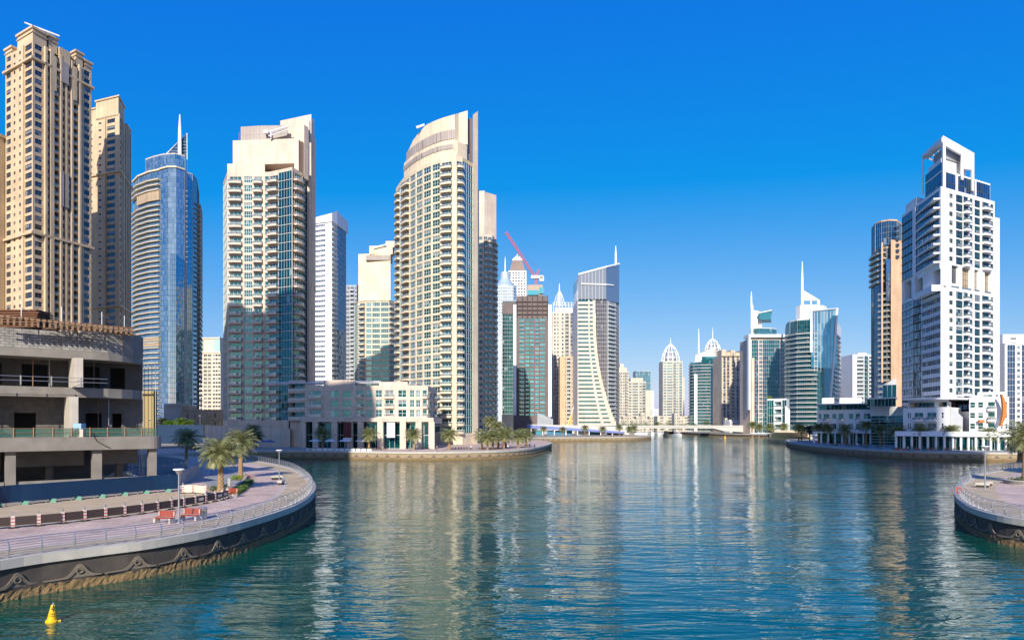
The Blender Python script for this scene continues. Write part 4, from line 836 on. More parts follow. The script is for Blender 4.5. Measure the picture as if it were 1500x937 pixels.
# teal curved tower with mast, 1007-1055
def round_tower(label, arcpts, z0, fh, n, depth, bpts, curt, slab, ringpts=None, rail=True, pats=None, name='glass_tower', wallm=OFFW, thick=.35, sp=.25, fin=False, nring=None):
    t = Tower(name, label, wallm=wallm, curtain=curt, slab=slab, frame=FRT); allp = arcpts+bpts; t.block(allp, z0, fh, n, pats or [[Gl(1, sp=sp, ledge=.05)]]*(len(arcpts)-1)); t.floors_ring(ringpts or arcpts, z0, fh, nring or n, depth, thick, rail=rail); t.zt = z0+fh*n; return t
A = [P(1010, 752), P(1016, 742), P(1027, 736), P(1040, 735), P(1052, 742)]
t = round_tower('curved teal balcony tower with tall mast and white sloped roof wing beyond the bridge', A, GZ, 3.4, 22, 1.3, [P(1056, 770), P(1012, 775)], GTC, OFFW)
b = MB(); b.prism([P(1019, 745), P(1046, 742), P(1046, 765), P(1019, 765)], t.zt, [Z(520, 745), Z(509, 742), Z(509, 742), Z(520, 745)]); t.extra('roof_wing', b, WHITE); b = MB(); b.prism([P(1017, 733.5), P(1021.5, 733.5), P(1021.5, 737), P(1017, 737)], GZ, Z(548, 735)); t.extra('white_pier', b, WHITE)
b = MB(); b.prism([P(1028, 734), P(1050, 736), P(1050, 740), P(1028, 739)], Z(532, 735), Z(522, 735)); t.extra('glass_screen', b, GTC); mast(t, X(1023.5, 748), 748, t.zt, Z(481, 748), 1.0); t.done()
# beige ribbed tower
t = simple('broad beige ribbed tower with scalloped parapet between the teal towers', 1057, 1097, 690, 523, wall('warm_beige_facade', (.62, .48, .34)), GBD, [Fn(.5), Wn(.9, nx=1, z=(.05, .95)), Fn(.3), Wn(.9, nx=1, z=(.05, .95)), Fn(.6), B(1, d=.8), Fn(.6), Wn(.9, nx=1, z=(.05, .95)), Fn(.3), Wn(.9, nx=1, z=(.05, .95)), Fn(.6), B(1, d=.8), Fn(.4)], d=30, fin=False)
for k in range(6): q = sub(t.pts, k/6+.005, (k+1)/6-.005, 0, .5); t.solid(q, t.zt, t.zt+5.5+(2.2 if k % 2 == 0 else 0)-k*.3)
t.done()
# teal tower 1092-1150
A = [P(1092, 612), P(1098, 604), P(1110, 598), P(1125, 598), P(1136, 602)]
t = round_tower('teal tower with angled glass roof box, thin mast and white portal frame', A, GZ, 3.4, 25, .9, [P(1138, 640), P(1094, 640)], GTC, OFFW, nring=25)
z1 = t.zt
u = [P(1099, 608), P(1112, 602), P(1130, 604), P(1138, 610), P(1138, 635), P(1099, 635)]; t.solid(u, z1, z1+1)
for k in range(3): t.seg(u[k], u[k+1], z1+1, 3.2, 2, [Gl(1)])
t.solid(u, z1+7.4, z1+8); b = MB(); b.prism([P(1104, 606), P(1116, 606), P(1116, 622), P(1104, 622)], z1+8, [Z(454, 606), Z(457, 606), Z(457, 606), Z(454, 606)]); t.extra('roof_block', b, WHITE)
b = MB(); b.prism([P(1112, 600), P(1129, 600), P(1130, 618), P(1112, 618)], Z(468, 600), [Z(459, 600), Z(455, 600), Z(455, 600), Z(459, 600)]); t.extra('glass_roof_box', b, GTC); b = MB(); b.prism([P(1111, 599), P(1130.5, 599), P(1130.5, 620), P(1111, 620)], [Z(459, 600), Z(455, 600)]*1+[Z(455, 600), Z(459, 600)], [Z(457.8, 600), Z(453.8, 600), Z(453.8, 600), Z(457.8, 600)]); t.extra('roof_slab', b, WHITE)
b = MB(); b.prism([P(1100, 606), P(1103.4, 606), P(1103.4, 609), P(1100, 609)], z1-10, [Z(440, 606), Z(448, 606), Z(448, 606), Z(440, 606)]); t.extra('tall_fin', b, WHITE); mast(t, X(1100.6, 606), 606, Z(450, 606), Z(427, 606), .9); t.done()
# block with portal frame in front, 1098-1150
t = Tower('residential_tower', 'white framed teal glass block with stone lower wing in front of the thin mast tower', wallm=PINK, glassm=GTD, curtain=GTC, slab=WHITE)
pts = rect(1099, 1158, 570, 26); t.block(pts, GZ, 3.4, 23, [[S(.4), Gl(1.6, ledge=.3, sp=.2), S(.15), Wn(1, gm=GTC, z=(.15, .9)), Gl(4.2, sp=.2, ledge=.3), S(.15), Wn(1, gm=GTC, z=(.15, .9)), S(.15), Gl(1.2, sp=.2), S(.2)]]); zt = GZ+23*3.4
b = MB(); q = [X(1096.5, 568), X(1099.5, 568), X(1160, 568)]; b.box(q[0], q[1], 567.5, 572, Z(600, 568), Z(491, 568)); b.box(q[0]-.01, q[2], 567.4, 580, Z(494, 568), Z(489.5, 568)); t.extra('portal_frame', b, WHITE)
for k, (pa, pb, yt, mm) in enumerate(((1101, 1105, 524, PINK), (1120, 1140, 544, PINK), (1139, 1152, 510, PINK))): b = MB(); b.prism([P(pa, 568.6), P(pb, 568.6), P(pb, 569.9), P(pa, 569.9)], GZ, Z(yt, 569)) if k == 0 else None; (t.extra('stone_pier', b, PINK) if b.f else None)
t.done()
# teal tower 1150-1230
A = [P(1152, 520), P(1157, 508), P(1168, 500), P(1182, 496), P(1196, 495.5), P(1208, 498), P(1220, 506), P(1226, 516)]
t = round_tower('dark teal rounded tower with tall white mast, white drum and slanted glass screen', A, GZ, 3.35, 25, 1.7, [P(1232, 540), P(1150, 545)], glass('marine_teal_glass', (.004, .075, .085), (.22, .58, .66), .40, curt=.03), OFFW, nring=23, ringpts=A[:5])
t.floors_ring(A[6:]+[P(1229, 530)], GZ, 3.35, 23, 1.6, .35); zt = t.zt
dr = [P(1166, 512), P(1172, 507), P(1206, 507), P(1211, 512), P(1211, 530), P(1166, 530)]; t.extra('drum', (lambda b: (b.prism(dr, zt, Z(447.5, 508)), b)[1])(MB()), WHITE)
b = MB(); b.prism([P(1173.5, 510), P(1201, 510), P(1201, 512.5), P(1173.5, 512.5)], Z(447.5, 510), Z(446, 510)); b.prism([P(1173.5, 510.01), P(1177, 510.01), P(1177, 512.4), P(1173.5, 512.4)], Z(446, 510), Z(440, 510)); b.prism([P(1187, 510.01), P(1189, 510.01), P(1189, 512.4), P(1187, 512.4)], Z(446, 510), Z(440, 510)); b.prism([P(1197, 510.01), P(1201, 510.01), P(1201, 512.4), P(1197, 512.4)], Z(446, 510), Z(440, 510))
b.prism([P(1173.5, 510), P(1201, 510), P(1201, 512.5), P(1173.5, 512.5)], Z(440, 510), [Z(423, 510), Z(439.5, 510), Z(439.5, 510), Z(423, 510)]); t.extra('sloped_fin', b, WHITE)
mast(t, X(1175.2, 511), 511, Z(445, 511), Z(383, 511), 1.05)
sc = MB(); fr = MB(); s0, s1 = P(1188, 493.5), P(1226, 498); st = 8
for k in range(st):
    f0, f1 = k/st, (k+1)/st; xa, xb = s0[0]+(s1[0]-s0[0])*f0, s0[0]+(s1[0]-s0[0])*f1; ya, yb = s0[1]+(s1[1]-s0[1])*f0, s0[1]+(s1[1]-s0[1])*f1
    for j in range(9): z0_, z1_ = zt-3-j*4.0, zt+1-j*4.0; sc.face([(xa, ya, z0_), (xb, yb, z0_), (xb, yb, z1_+(0 if j else 5+2*f1)), (xa, ya, z1_+(0 if j else 5+2*f0))], 0, t.rnd.random())
    if k: fr.tube([(xa, ya-.1, zt-38), (xa, ya-.1, zt+6)], .15, 4)
t.extra('glass_screen', sc, glass('aqua_screen_glass', (.01, .20, .24), (.30, .75, .82), .45, curt=.0001))
fr2 = MB(); fr2.tube([(s0[0], s0[1]-.3, zt-24), (s0[0], s0[1]-.3, zt+6), (s1[0], s1[1]-.3, zt+8.5), (X(1221, 498), 498-.3, Z(520, 498)), (X(1215, 498), 497.6, Z(600, 498))], 1.0, 6); t.extra('screen_frame', fr2, WMETAL); t.extra('screen_mullions', fr, FRW); t.done()
# white block 1233-1278
t = simple('white balcony block between the teal rounded tower and the blue curved tower', 1233, 1251, 620, 527, OFFW, GD, [Wn(1), B(1.5, d=1), Wn(1), B(1.5, d=1)], d=26, ang=14, slab=WHITE)
t = simple('white apartment block with long balconies right of the grey ribbed block', 1249, 1285, 590, 521, WHITE, GTD, [S(1), B(2.2, d=1.3), Gl(1, sp=.3), B(2.2, d=1.3), S(.3)], d=26, slab=WHITE, curtain=GTD, fin=False); t.solid(sub(t.pts, .35, .7, .2, .6), t.zt, t.zt+3); t.done()
simple('far white apartment slab behind the teal rounded tower', 1226, 1240, 800, 548, WHITE, GD, [Wn(1), B(1, d=1)]*2)
# ---- blue curved tower with salmon stone flank
A = [P(1276, 412), P(1280, 403), P(1288, 396), P(1298, 392), P(1308, 391)]
t = round_tower('curved dark blue tower with salmon stone flank left of the big white tower', A, GZ, 3.3, 33, 1.5, [P(1322, 396), P(1326, 425), P(1278, 430)], GBD, CREAM2, wallm=SALM, nring=1, rail=False)
zt = t.zt; t.solid([*A, P(1322, 396), P(1326, 425), P(1278, 430)], zt, zt+.5)
A2 = [P(1276.5, 411), P(1282, 401), P(1291, 396), P(1302, 393.5), P(1314, 394), P(1321, 402)]
for k in range(5): t.seg(A2[k], A2[k+1], zt, 3.3, 5 if k else 5, [Gl(1, sp=0, ledge=.02)])
t.solid(A2+[P(1321, 425), P(1278, 425)], zt+16.4, zt+17.2)
st_ = MB(); st_.prism([P(1305, 388), P(1325, 392), P(1327, 425), P(1306, 425)], GZ, Z(352, 390)); t.extra('stone_flank', st_, SALM)
wn = MB()
for k in range(28): wn.box(X(1312, 389), X(1317, 389), 388.6, 391, GZ+30+k*3.3, GZ+31.6+k*3.3) if k > 21 else None
t.extra('flank_window', wn, GD)
t.floors_ring([P(1289, 394.5), P(1297, 391.2), P(1304.5, 389)], GZ, 3.3, 26, 1.8, .4); t.floors_ring(A[:4], zt-3.3*6+1, 3.3, 6, 1.4, .5)
b = MB(); b.prism([P(1291, 391), P(1293.5, 390.5), P(1293.5, 396), P(1291, 396)], Z(560, 391), Z(355, 391)); t.extra('stone_pier', b, SALM); b = MB(); b.prism([P(1298, 388.5), P(1304, 386.5), P(1304, 392), P(1298, 392)], Z(441, 388), Z(380, 388)); t.extra('blue_bay', b, GB); t.done()
# ---- big white tower on the right
t = Tower('residential_tower', 'big white tower on the right with open portal frame on its roof', wallm=WHITE, slab=WHITE, glassm=GTD, curtain=GBD, frame=FRD)
Cn = P(1378, 246); Lf = P(1321, 281); Rt = P(1457, 263); fh = 3.2
e1 = Vector(Rt)-Vector(Cn); e0 = Vector(Lf)-Vector(Cn); body = [Lf, Cn, Rt, tuple(Vector(Lf)+e1)]
pl_up = [Gl(2.0, sp=.22, ledge=.5), Fn(.5, d=.2), Gl(3.6, sp=.25, ledge=.3), S(.25)]; pl_lo = [Gl(2.0, sp=.3, spw=1, ledge=.3), S(.1), Gl(1.6, sp=.2, ledge=1.0), S(.1), Gl(3.0, sp=.5, spw=1, ledge=.05), S(.05)]
pr = [S(2.5), Wn(1.3, z=(.28, .80), mg=.06, nx=2), S(.8), Wn(2.2, z=(.04, .90), mg=.01), B(1.8, d=1.5, z=(.03, .92)), S(.3), Wn(1.1, z=(.06, .88), mg=.06, nx=1), S(.35), Wn(2.1, z=(.06, .88), mg=.05), S(.25), B(2.8, d=1.5, z=(.03, .90)), S(.15), Wn(1.2, z=(.06, .88), mg=.06, nx=1), S(.25)]
zlow = 15.0; nlow = 14; zm = zlow+nlow*fh; zup = zm+9.5; nup = 8; zr = zup+nup*fh*1.02
t.block(body, zlow, fh, nlow, [pl_lo, pr], roof=False); t.solid(body, GZ, zlow-.01)
mid_r = [S(2.6), ('l', 2.2, {'z': (.25, .95), 'gm': GD}), S(.5), ('l', 2.8, {'z': (.05, .95), 'gm': LOUVT}), S(.6), ('l', 1.6, {'z': (.05, .95), 'gm': LOUVT}), S(1.2), ('l', 2.0, {'z': (.05, .95), 'gm': LOUVT}), S(1)]
mid_l = [S(.5), ('l', 2, {'z': (.1, .9), 'rev': 2.5, 'gm': TAN}), S(.6), ('l', 2, {'z': (.1, .9), 'rev': 2.5, 'gm': TAN}), S(2), ('l', 1.6, {'z': (.1, .9), 'rev': 2.5})]
t.block(body, zm, 9.5, 1, [mid_l, mid_r], roof=False); t.block(body, zup, fh*1.02, nup, [pl_up, pr], parapet=1.0)
bb = MB()
def loc_(u, v, d=0.0):
    p = Vector(Cn)+e0*u+e1*v; nrm = Vector((e1.y, -e1.x)).normalized(); return tuple(p+nrm*d)
nl = Vector((-e0.y*-1, e0.x*-1)); nl = Vector((e0.y, -e0.x)).normalized()
if nl.x > 0: nl = -nl
# angled balcony slabs on the shaded left face
for k in range(nup):
    b = MB(); z = zup+k*fh*1.02; p0 = Vector(Cn)+e0*.02; p1 = Vector(Cn)+e0*.62; b.prism([tuple(p1), tuple(p1+nl*.2), tuple(p0+nl*2.1), tuple(p0)][::-1] if False else [tuple(p1+nl*.2), tuple(p0+nl*2.1), tuple(p0), tuple(p1)], z-.25, z+.35); t.extra('balcony', b, WHITE)
b = MB(); q0, q1 = Vector(Cn)+e0*.0, Vector(Cn)+e0*.55; b.prism([tuple(q1+nl*.3), tuple(q0+nl*.3), tuple(q0), tuple(q1)], zup-2.5, zup+.1); b.prism([tuple(q1+nl*1.5), tuple(q0+nl*3), tuple(q0), tuple(q1)], zm-1.0, zm+1.2); t.extra('white_band', b, WHITE)
# penthouse and portal frame
ph = [loc_(.0, .02), loc_(0, .98), loc_(.55, .98), loc_(.55, .02)]; ph = [loc_(.45, .06), loc_(.04, .06), loc_(.04, .95), loc_(.45, .95)]
for k in range(2): t.seg(ph[k], ph[k+1], zr+.2, 3.6, 3 if k == 0 else 2, [[Gl(1, sp=.1)], [Gl(1.8, sp=.15), S(.3), Gl(2.4, sp=.15), S(.2), Gl(2, sp=.15)]][k])
t.solid(ph, zr+7.4, zr+8.0)
core = [loc_(.42, .1), loc_(.12, .1), loc_(.12, .55), loc_(.42, .55)]; t.solid(core, zr, zr+13.5); t.solid([loc_(.92, .02), loc_(.62, .02), loc_(.62, .6), loc_(.92, .6)], zr, zr+4.5)
pf = MB(); yt1 = Z(196, 246); yt2 = yt1-.5
def slab_(v0, v1, z0, z1, z0b=None, z1b=None, dd=1.0, u=0.015):
    a, c_ = loc_(u, v0, 0), loc_(u, v1, 0); a2, c3 = loc_(u+.03, v0, 0), loc_(u+.03, v1, 0); pf.prism([a, c_, c3, a2], [z0, z0b if z0b is not None else z0]*1+[z0b if z0b is not None else z0, z0], [z1, z1b if z1b is not None else z1, z1b if z1b is not None else z1, z1])
vF = .62
def ztop(v): return yt1-(v-.05)/(vF-.05)*(yt1-Z(218, 253))
slab_(.05, .10, zr, ztop(.05), None, ztop(.10)); slab_(.38, .42, zr+6, ztop(.38), None, ztop(.42)); slab_(vF-.05, vF, zr+3, ztop(vF-.05), None, ztop(vF)); 
slab_(.1001, .3799, ztop(.10)-3.2, ztop(.10), ztop(.38)-3.2, ztop(.38)); slab_(.4201, vF-.0501, ztop(.42)-8, ztop(.42), ztop(vF-.05)-6.8, ztop(vF-.05))
t.extra('portal_frame', pf, WHITE)
rf = MB(); a, c_ = loc_(.02, .05), loc_(.02, vF); e_, f_ = loc_(.50, vF*.9), loc_(.50, .05); rf.prism([f_, a, c_, e_], [Z(228, 262)-.6, yt1-1.2, ztop(vF)-1.2, Z(232, 270)-.6], [Z(228, 262), yt1-.2, ztop(vF)-.2, Z(232, 270)]) if False else None
for k in range(7):
    v = .06+k*(vF-.08)/6; p, q = loc_(.03, v), loc_(.50, v*.95); rf.tube([(*p, ztop(v)-1.0), (*q, Z(228, 264)-k*.3)], .4, 4)
for u_ in (.15, .28, .40, .50): p, q = loc_(u_, .05), loc_(u_, vF*.95); zz_ = ztop(.05)-1.0-(u_-.03)/.47*(ztop(.05)-1-Z(228, 264)); zz2 = ztop(vF)-1.0-(u_-.03)/.47*(ztop(vF)-1-Z(228, 264)+1.5); rf.tube([(*p, zz_), (*q, zz2)], .35, 4)
a, c_ = loc_(.03, .04), loc_(.03, .13); e_, f_ = loc_(.52, .13), loc_(.52, .04); rf.prism([f_, a, c_, e_], [Z(230, 264), yt1-2.4, yt1-2.4, Z(230, 264)], [Z(226.5, 264), yt1-.4, yt1-.4, Z(226.5, 264)])
p = loc_(.51, .06); rf.tube([(*p, zr+4), (*p, Z(227, 264))], .3, 5); p = loc_(.51, .3); rf.tube([(*p, zr+4), (*p, Z(230, 264))], .3, 5)
t.extra('roof_pergola', rf, WHITE)
mch = MB(); q = [loc_(.35, .14), loc_(.1, .14), loc_(.1, .5), loc_(.35, .5)]; mch.prism(q, zr+13.5, zr+17.5); t.extra('plant_room', mch, GREYW)
t.done()
# set back wing of the white tower
t = Tower('residential_tower', 'narrow grey white rear wing on the right side of the big white tower', wallm=OFFW, glassm=GTD, slab=WHITE)
a = Vector(Rt)+Vector((-2, 4)); pts = [tuple(a), P(1464.5, 272), (X(1466, 272)+3, 300), (a.x+3, 300)]; t.block(pts, 15, 3.2, 24, [[S(.3), Wn(1, z=(.25, .8)), S(.3)]]); t.solid(pts, GZ, 14.99); t.done()
# right edge towers
simple('white and dark blue tower cut by the right frame edge', 1472, 1530, 430, 505, OFFW, GBD, [S(.5), Gl(1.6, sp=.2), S(.3), Wn(.8, nx=1), S(.2), Gl(1.2, sp=.2), S(.2), Wn(1), S(.2), Gl(2, sp=.2)], d=30, curtain=GBD, fin=False).done()
t = simple('white rooftop block cut by the right frame edge behind the blue striped tower', 1469, 1510, 470, 492, WHITE, GD, [S(1), Wn(1), S(1), Wn(1)], d=20)
# ================================================================== UNFINISHED BUILDING, LEFT FOREGROUND
BLOCKW = None
def m_block(m, nt, b):
    L = nt.links.new; tc = N(nt, 'ShaderNodeTexCoord'); sp = N(nt, 'ShaderNodeSeparateXYZ'); L(tc.outputs['Object'], sp.inputs[0]); cb = N(nt, 'ShaderNodeCombineXYZ'); L(sp.outputs[0], cb.inputs[0]); L(sp.outputs[2], cb.inputs[1])
    br = N(nt, 'ShaderNodeTexBrick'); br.inputs['Scale'].default_value = 1; br.inputs['Brick Width'].default_value = .62; br.inputs['Row Height'].default_value = .32; br.inputs['Mortar Size'].default_value = .03
    br.inputs['Color1'].default_value = (.27, .255, .23, 1); br.inputs['Color2'].default_value = (.35, .33, .30, 1); br.inputs['Mortar'].default_value = (.16, .15, .14, 1); L(cb.outputs[0], br.inputs['Vector'])
    no = N(nt, 'ShaderNodeTexNoise'); no.inputs['Scale'].default_value = .6; no.inputs['Detail'].default_value = 6; L(tc.outputs['Object'], no.inputs['Vector']); mr = N(nt, 'ShaderNodeMapRange'); mr.inputs[1].default_value = .35; mr.inputs[2].default_value = .65; mr.inputs[3].default_value = .65; mr.inputs[4].default_value = 1.15; L(no.outputs[0], mr.inputs[0])
    ml = N(nt, 'ShaderNodeVectorMath', operation='SCALE'); L(br.outputs[0], ml.inputs[0]); L(mr.outputs[0], ml.inputs['Scale']); L(ml.outputs[0], b.inputs['Base Color']); b.inputs['Roughness'].default_value = .9
    bp = N(nt, 'ShaderNodeBump'); bp.inputs['Distance'].default_value = .05; L(br.outputs['Fac'], bp.inputs['Height']); bp.invert = True; L(bp.outputs[0], b.inputs['Normal'])
BLOCKW = nmat('rough_blockwork', m_block)
BLOCKD = plain('shade_toned_blockwork', (.13, .118, .105), .9, var=.5, scale=1.5, bump=.4); CONCD2 = plain('shade_toned_concrete', (.075, .068, .06), .9, var=.4, scale=.8)  # back wall colours darkened to stand in for shade under the decks
WOOD = plain('rough_timber', (.24, .15, .085), .85, var=.4, scale=2); RUST = plain('rusty_steel', (.16, .07, .035), .8, var=.4); GREEN = plain('green_netting', (.03, .17, .13), .8, var=.3)
ub = thing('unfinished_building', 'raw concrete unfinished building behind the blue hoarding at the left edge', 'building', (-75, 92, GZ)); UO = (-75, 92, GZ)
A0, A1 = (-85.3, 55.5), (-45.4, 89)          # front line of the lower deck
def fl(u, d=0.0):
    ax, ay = A0; bx, by = A1; L = sqrt((bx-ax)**2+(by-ay)**2); ux, uy = (bx-ax)/L, (by-ay)/L; return (ax+ux*u-uy*d, ay+uy*u+ux*d)
LT = sqrt((A1[0]-A0[0])**2+(A1[1]-A0[1])**2)
def deckplan(u1, d0, r=4.0, D=20):
    p = [fl(0, d0), fl(u1-r, d0)]
    for k in range(1, 7): a = pi/2*k/6; p.append(fl(u1-r+r*sin(a), d0+r*(1-cos(a))))
    p += [fl(u1, D), fl(0, D)]; return p
def deck(name, u1, d0, z0, z1, mat=CONC, r=4.0):
    b = MB(); b.prism(deckplan(u1, d0, r), z0, z1); return part(name, b, mat, ub, UO)
deck('ground_slab', LT-.5, 1.2, GZ, GZ+.35)
deck('deck', LT, 0, 7.75, 9.35, r=1.5)
deck('deck', LT-.5, 3.6, 14.3, 15.5, r=7); deck('deck', LT-.5, 3.2, 19.1, 20.1, r=7)
# upper parapet of blockwork, taller on the left
b = MB(); pl = deckplan(LT-.6, 3.3, 7)[:-2]; pi_ = offset(pl, -.35, False)
for k in range(len(pl)-1): b.prism([pl[k], pl[k+1], pi_[k+1], pi_[k]], 20.1, 22.4)
part('parapet', b, BLOCKW, ub, UO)
b = MB(); q = [fl(LT-2.75, 3.27), fl(LT-.45, 9.5)]; pl2 = deckplan(LT-.45, 3.15, 7)[3:-2]; pi2 = offset(pl2, -.6, False)
for k in range(len(pl2)-1): b.prism([pl2[k], pl2[k+1], pi2[k+1], pi2[k]], 20.09, 22.9)
part('parapet', b, CONC, ub, UO)
# columns, one object each
for (u, w, z0, z1, d) in [(LT-34, 1.0, GZ, 7.75, .6), (LT-25.3, 1.0, GZ, 7.75, .6), (LT-16.6, 1.0, GZ, 7.75, .6), (LT-7.9, 1.0, GZ, 7.75, .6), (LT-1.6, .9, GZ, 7.75, .6), (LT-4, .8, GZ, 7.75, 8), (LT-12, .8, GZ, 7.75, 8), (LT-20, .8, GZ, 7.75, 8)]:
    b = MB(); p = [fl(u, d), fl(u+w, d), fl(u+w, d+1.2), fl(u, d+1.2)]; b.prism(p, z0, z1); part('column', b, CONC, ub, UO)
# slanted cross walls between the bays of the two middle storeys
for (z0, z1, us) in ((9.35, 14.3, (LT-10.25, LT-22.5)), (15.5, 19.1, (LT-9.75, LT-22.5))):
    for u in us:
        b = MB(); p = [fl(u, 3.9), fl(u+.5, 3.9), fl(u+.5, 10.9), fl(u, 10.9)]; top = [fl(u, 2.6)]; i = len(b.v)
        b.prism([fl(u, 1.6), fl(u+.3, 1.6), fl(u+.3, 5.9), fl(u, 5.9)], z0, z1-.01); part('cross_wall', b, CONCL, ub, UO)
        b = MB(); b.prism([fl(u+.31, 1.4), fl(u+.95, 1.4), fl(u+.95, 1.9), fl(u+.31, 1.9)], [z0]*4, z1-.01); part('column', b, CONCL, ub, UO)
# recessed back wall with door openings: blockwork piers and dark rooms behind
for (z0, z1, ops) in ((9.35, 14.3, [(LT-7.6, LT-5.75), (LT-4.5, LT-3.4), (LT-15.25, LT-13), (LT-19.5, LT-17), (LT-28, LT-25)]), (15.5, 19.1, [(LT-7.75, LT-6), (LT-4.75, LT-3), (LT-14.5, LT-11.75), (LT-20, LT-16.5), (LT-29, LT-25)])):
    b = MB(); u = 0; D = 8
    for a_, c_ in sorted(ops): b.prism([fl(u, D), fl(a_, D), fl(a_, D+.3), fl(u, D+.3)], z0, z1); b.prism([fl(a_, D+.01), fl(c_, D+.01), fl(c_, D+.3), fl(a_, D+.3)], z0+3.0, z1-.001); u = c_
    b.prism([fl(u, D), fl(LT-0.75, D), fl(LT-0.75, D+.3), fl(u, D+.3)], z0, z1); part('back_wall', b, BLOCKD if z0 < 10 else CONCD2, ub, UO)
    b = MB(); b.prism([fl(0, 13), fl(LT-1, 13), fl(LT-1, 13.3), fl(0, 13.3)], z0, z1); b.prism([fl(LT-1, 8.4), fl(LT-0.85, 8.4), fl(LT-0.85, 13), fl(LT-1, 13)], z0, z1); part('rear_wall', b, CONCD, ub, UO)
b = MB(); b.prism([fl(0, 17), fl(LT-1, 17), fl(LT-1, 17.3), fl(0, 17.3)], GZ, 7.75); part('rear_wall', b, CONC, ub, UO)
# half height ramp walls in the open ground storey
for (ua, uc) in ((LT-15.5, LT-8.0), (LT-6.8, LT-1.7), (LT-24.2, LT-16.7), (LT-32.9, LT-25.4)):
    b = MB(); b.prism([fl(ua, .9), fl(uc, .9), fl(uc, 1.2), fl(ua, 1.2)], GZ, GZ+1.7); part('low_wall', b, CONC, ub, UO)
    b = MB(); b.prism([fl(ua, 6.5), fl(uc, 6.5), fl(uc, 6.9), fl(ua, 6.9)], [7.2, 6.2, 6.2, 7.2] if False else 5.6, 7.6); part('drop_beam', b, CONC, ub, UO)
# temporary guard rails
def guard(u0, u1, z, d, step, mat_post, net=None):
    R = thing('guard_rail', 'temporary guard rail of pale posts and green netting along the lower concrete deck' if net else 'thin dark guard rail along the middle concrete deck of the unfinished building', 'railing', (*fl(u0, d), z)); o = (*fl(u0, d), z)
    n = int((u1-u0)/step)
    for k in range(n+1):
        x, y = fl(u0+k*step, d); b = MB(); b.box(x-.06, x+.06, y-.06, y+.06, z, z+1.15); part('post', b, mat_post, R, o)
    for h in (.55, 1.05): b = MB(); b.tube([(*fl(u0, d), z+h), (*fl(u1, d), z+h)], .03, 5); part('rail', b, mat_post, R, o)
    if net: b = MB(); p, q = fl(u0, d+.05), fl(u1, d+.05); b.prism([p, q, (q[0], q[1]+.02), (p[0], p[1]+.02)], z+.1, z+1.0); part('netting', b, net, R, o)
NET = None
def m_net(m, nt, b):
    L = nt.links.new; b.inputs['Base Color'].default_value = (.05, .16, .12, 1); t = nt.nodes.new('ShaderNodeBsdfTransparent'); ms = nt.nodes.new('ShaderNodeMixShader'); ms.inputs[0].default_value = .45; L(t.outputs[0], ms.inputs[1]); L(b.outputs[0], ms.inputs[2]); L(ms.outputs[0], nt.nodes['Material Output'].inputs['Surface'])
NET = nmat('debris_netting', m_net)
guard(4, LT-0.75, 9.36, .35, 1.9, WOOD, NET); guard(4, LT-6.2, 15.51, 1.0, 3.0, METAL)
# steel props, cable drum box, rubble
for k, (u, d, z0, z1) in enumerate([(LT-6.3, 7, 9.36, 14.28), (LT-5.1, 7, 9.36, 14.28), (LT-13.5, 6, 15.51, 19.08), (LT-11.7, 7, 15.51, 19.08), (LT-6.95, 6, 15.51, 19.08), (LT-18.5, 6.4, 15.51, 19.08), (LT-2.75, 8.5, 9.36, 14.28)]):
    b = MB(); b.tube([(*fl(u, d), z0), (*fl(u, d), z1)], .06, 6); b.tube([(*fl(u, d), z0), (*fl(u, d), z0+.06)], .18, 8)
    solo('steel_prop', b, METAL if k % 2 else WOOD, ['rusty prop near the door opening of the middle storey', 'grey prop beside the second door opening of the middle storey', 'timber prop left of the cross wall on the upper storey', 'grey steel prop nearest the cross wall on the upper storey', 'timber prop right of the cross wall on the upper storey', 'leftmost grey steel prop on the upper storey', 'prop by the rounded corner of the middle storey'][k], 'prop', group='props between the concrete decks')
# timber formwork stacked along the roof edge: pairs of soldiers
fw = thing('formwork', 'row of brown timber formwork bays along the roof edge of the unfinished building', 'formwork', (*fl(LT-15, 4.5), 22.4)); fo = (*fl(LT-15, 4.5), 22.4)
for k in range(24):
    u = LT-17+k*.58; b = MB(); x, y = fl(u, 1.2); h = 1.1-.018*k
    b.prism([fl(u, .9), fl(u+.2, .9), fl(u+.2, 1.2), fl(u, 1.2)], 22.42, 22.42+h); b.prism([fl(u-.1, .82), fl(u+.3, .82), fl(u+.3, .93), fl(u-.1, .93)], 22.42+h-.3, 22.42+h); part('soldier', b, WOOD, fw, fo)
for z in (22.5, 23.2): b = MB(); b.prism([fl(LT-17.5, 1.25), fl(LT-3.25, 1.25), fl(LT-3.25, 1.4), fl(LT-17.5, 1.4)], z, z+.14); part('waler', b, RUST, fw, fo)
rb = random.Random(5)
tb = MB()
for k in range(110):
    u = LT-12+rb.uniform(0, 9); d = rb.uniform(2, 4.5); p = Vector((*fl(u, d), 22.5+rb.uniform(.3, .9)*(1-abs(u-(LT-7.5))/7))); a = rb.uniform(0, 3.1); v = Vector((cos(a), sin(a), rb.uniform(-.25, .25)))*rb.uniform(.5, 1.1); tb.tube([p-v, p+v], .06, 4)
solo('timber_pile', tb, WOOD, 'loose pile of pale brown planks and props on the unfinished roof', 'timber pile')
b = MB()
for k in range(9): b.box(-66+k*.02, -58.2-rb.uniform(0, .6), 84+rb.uniform(-.3, .3), 87, 22.5+k*.3, 22.66+k*.3)
solo('panel_stack', b, RUST, 'dark stack of formwork panels at the far left of the unfinished roof', 'panel stack')
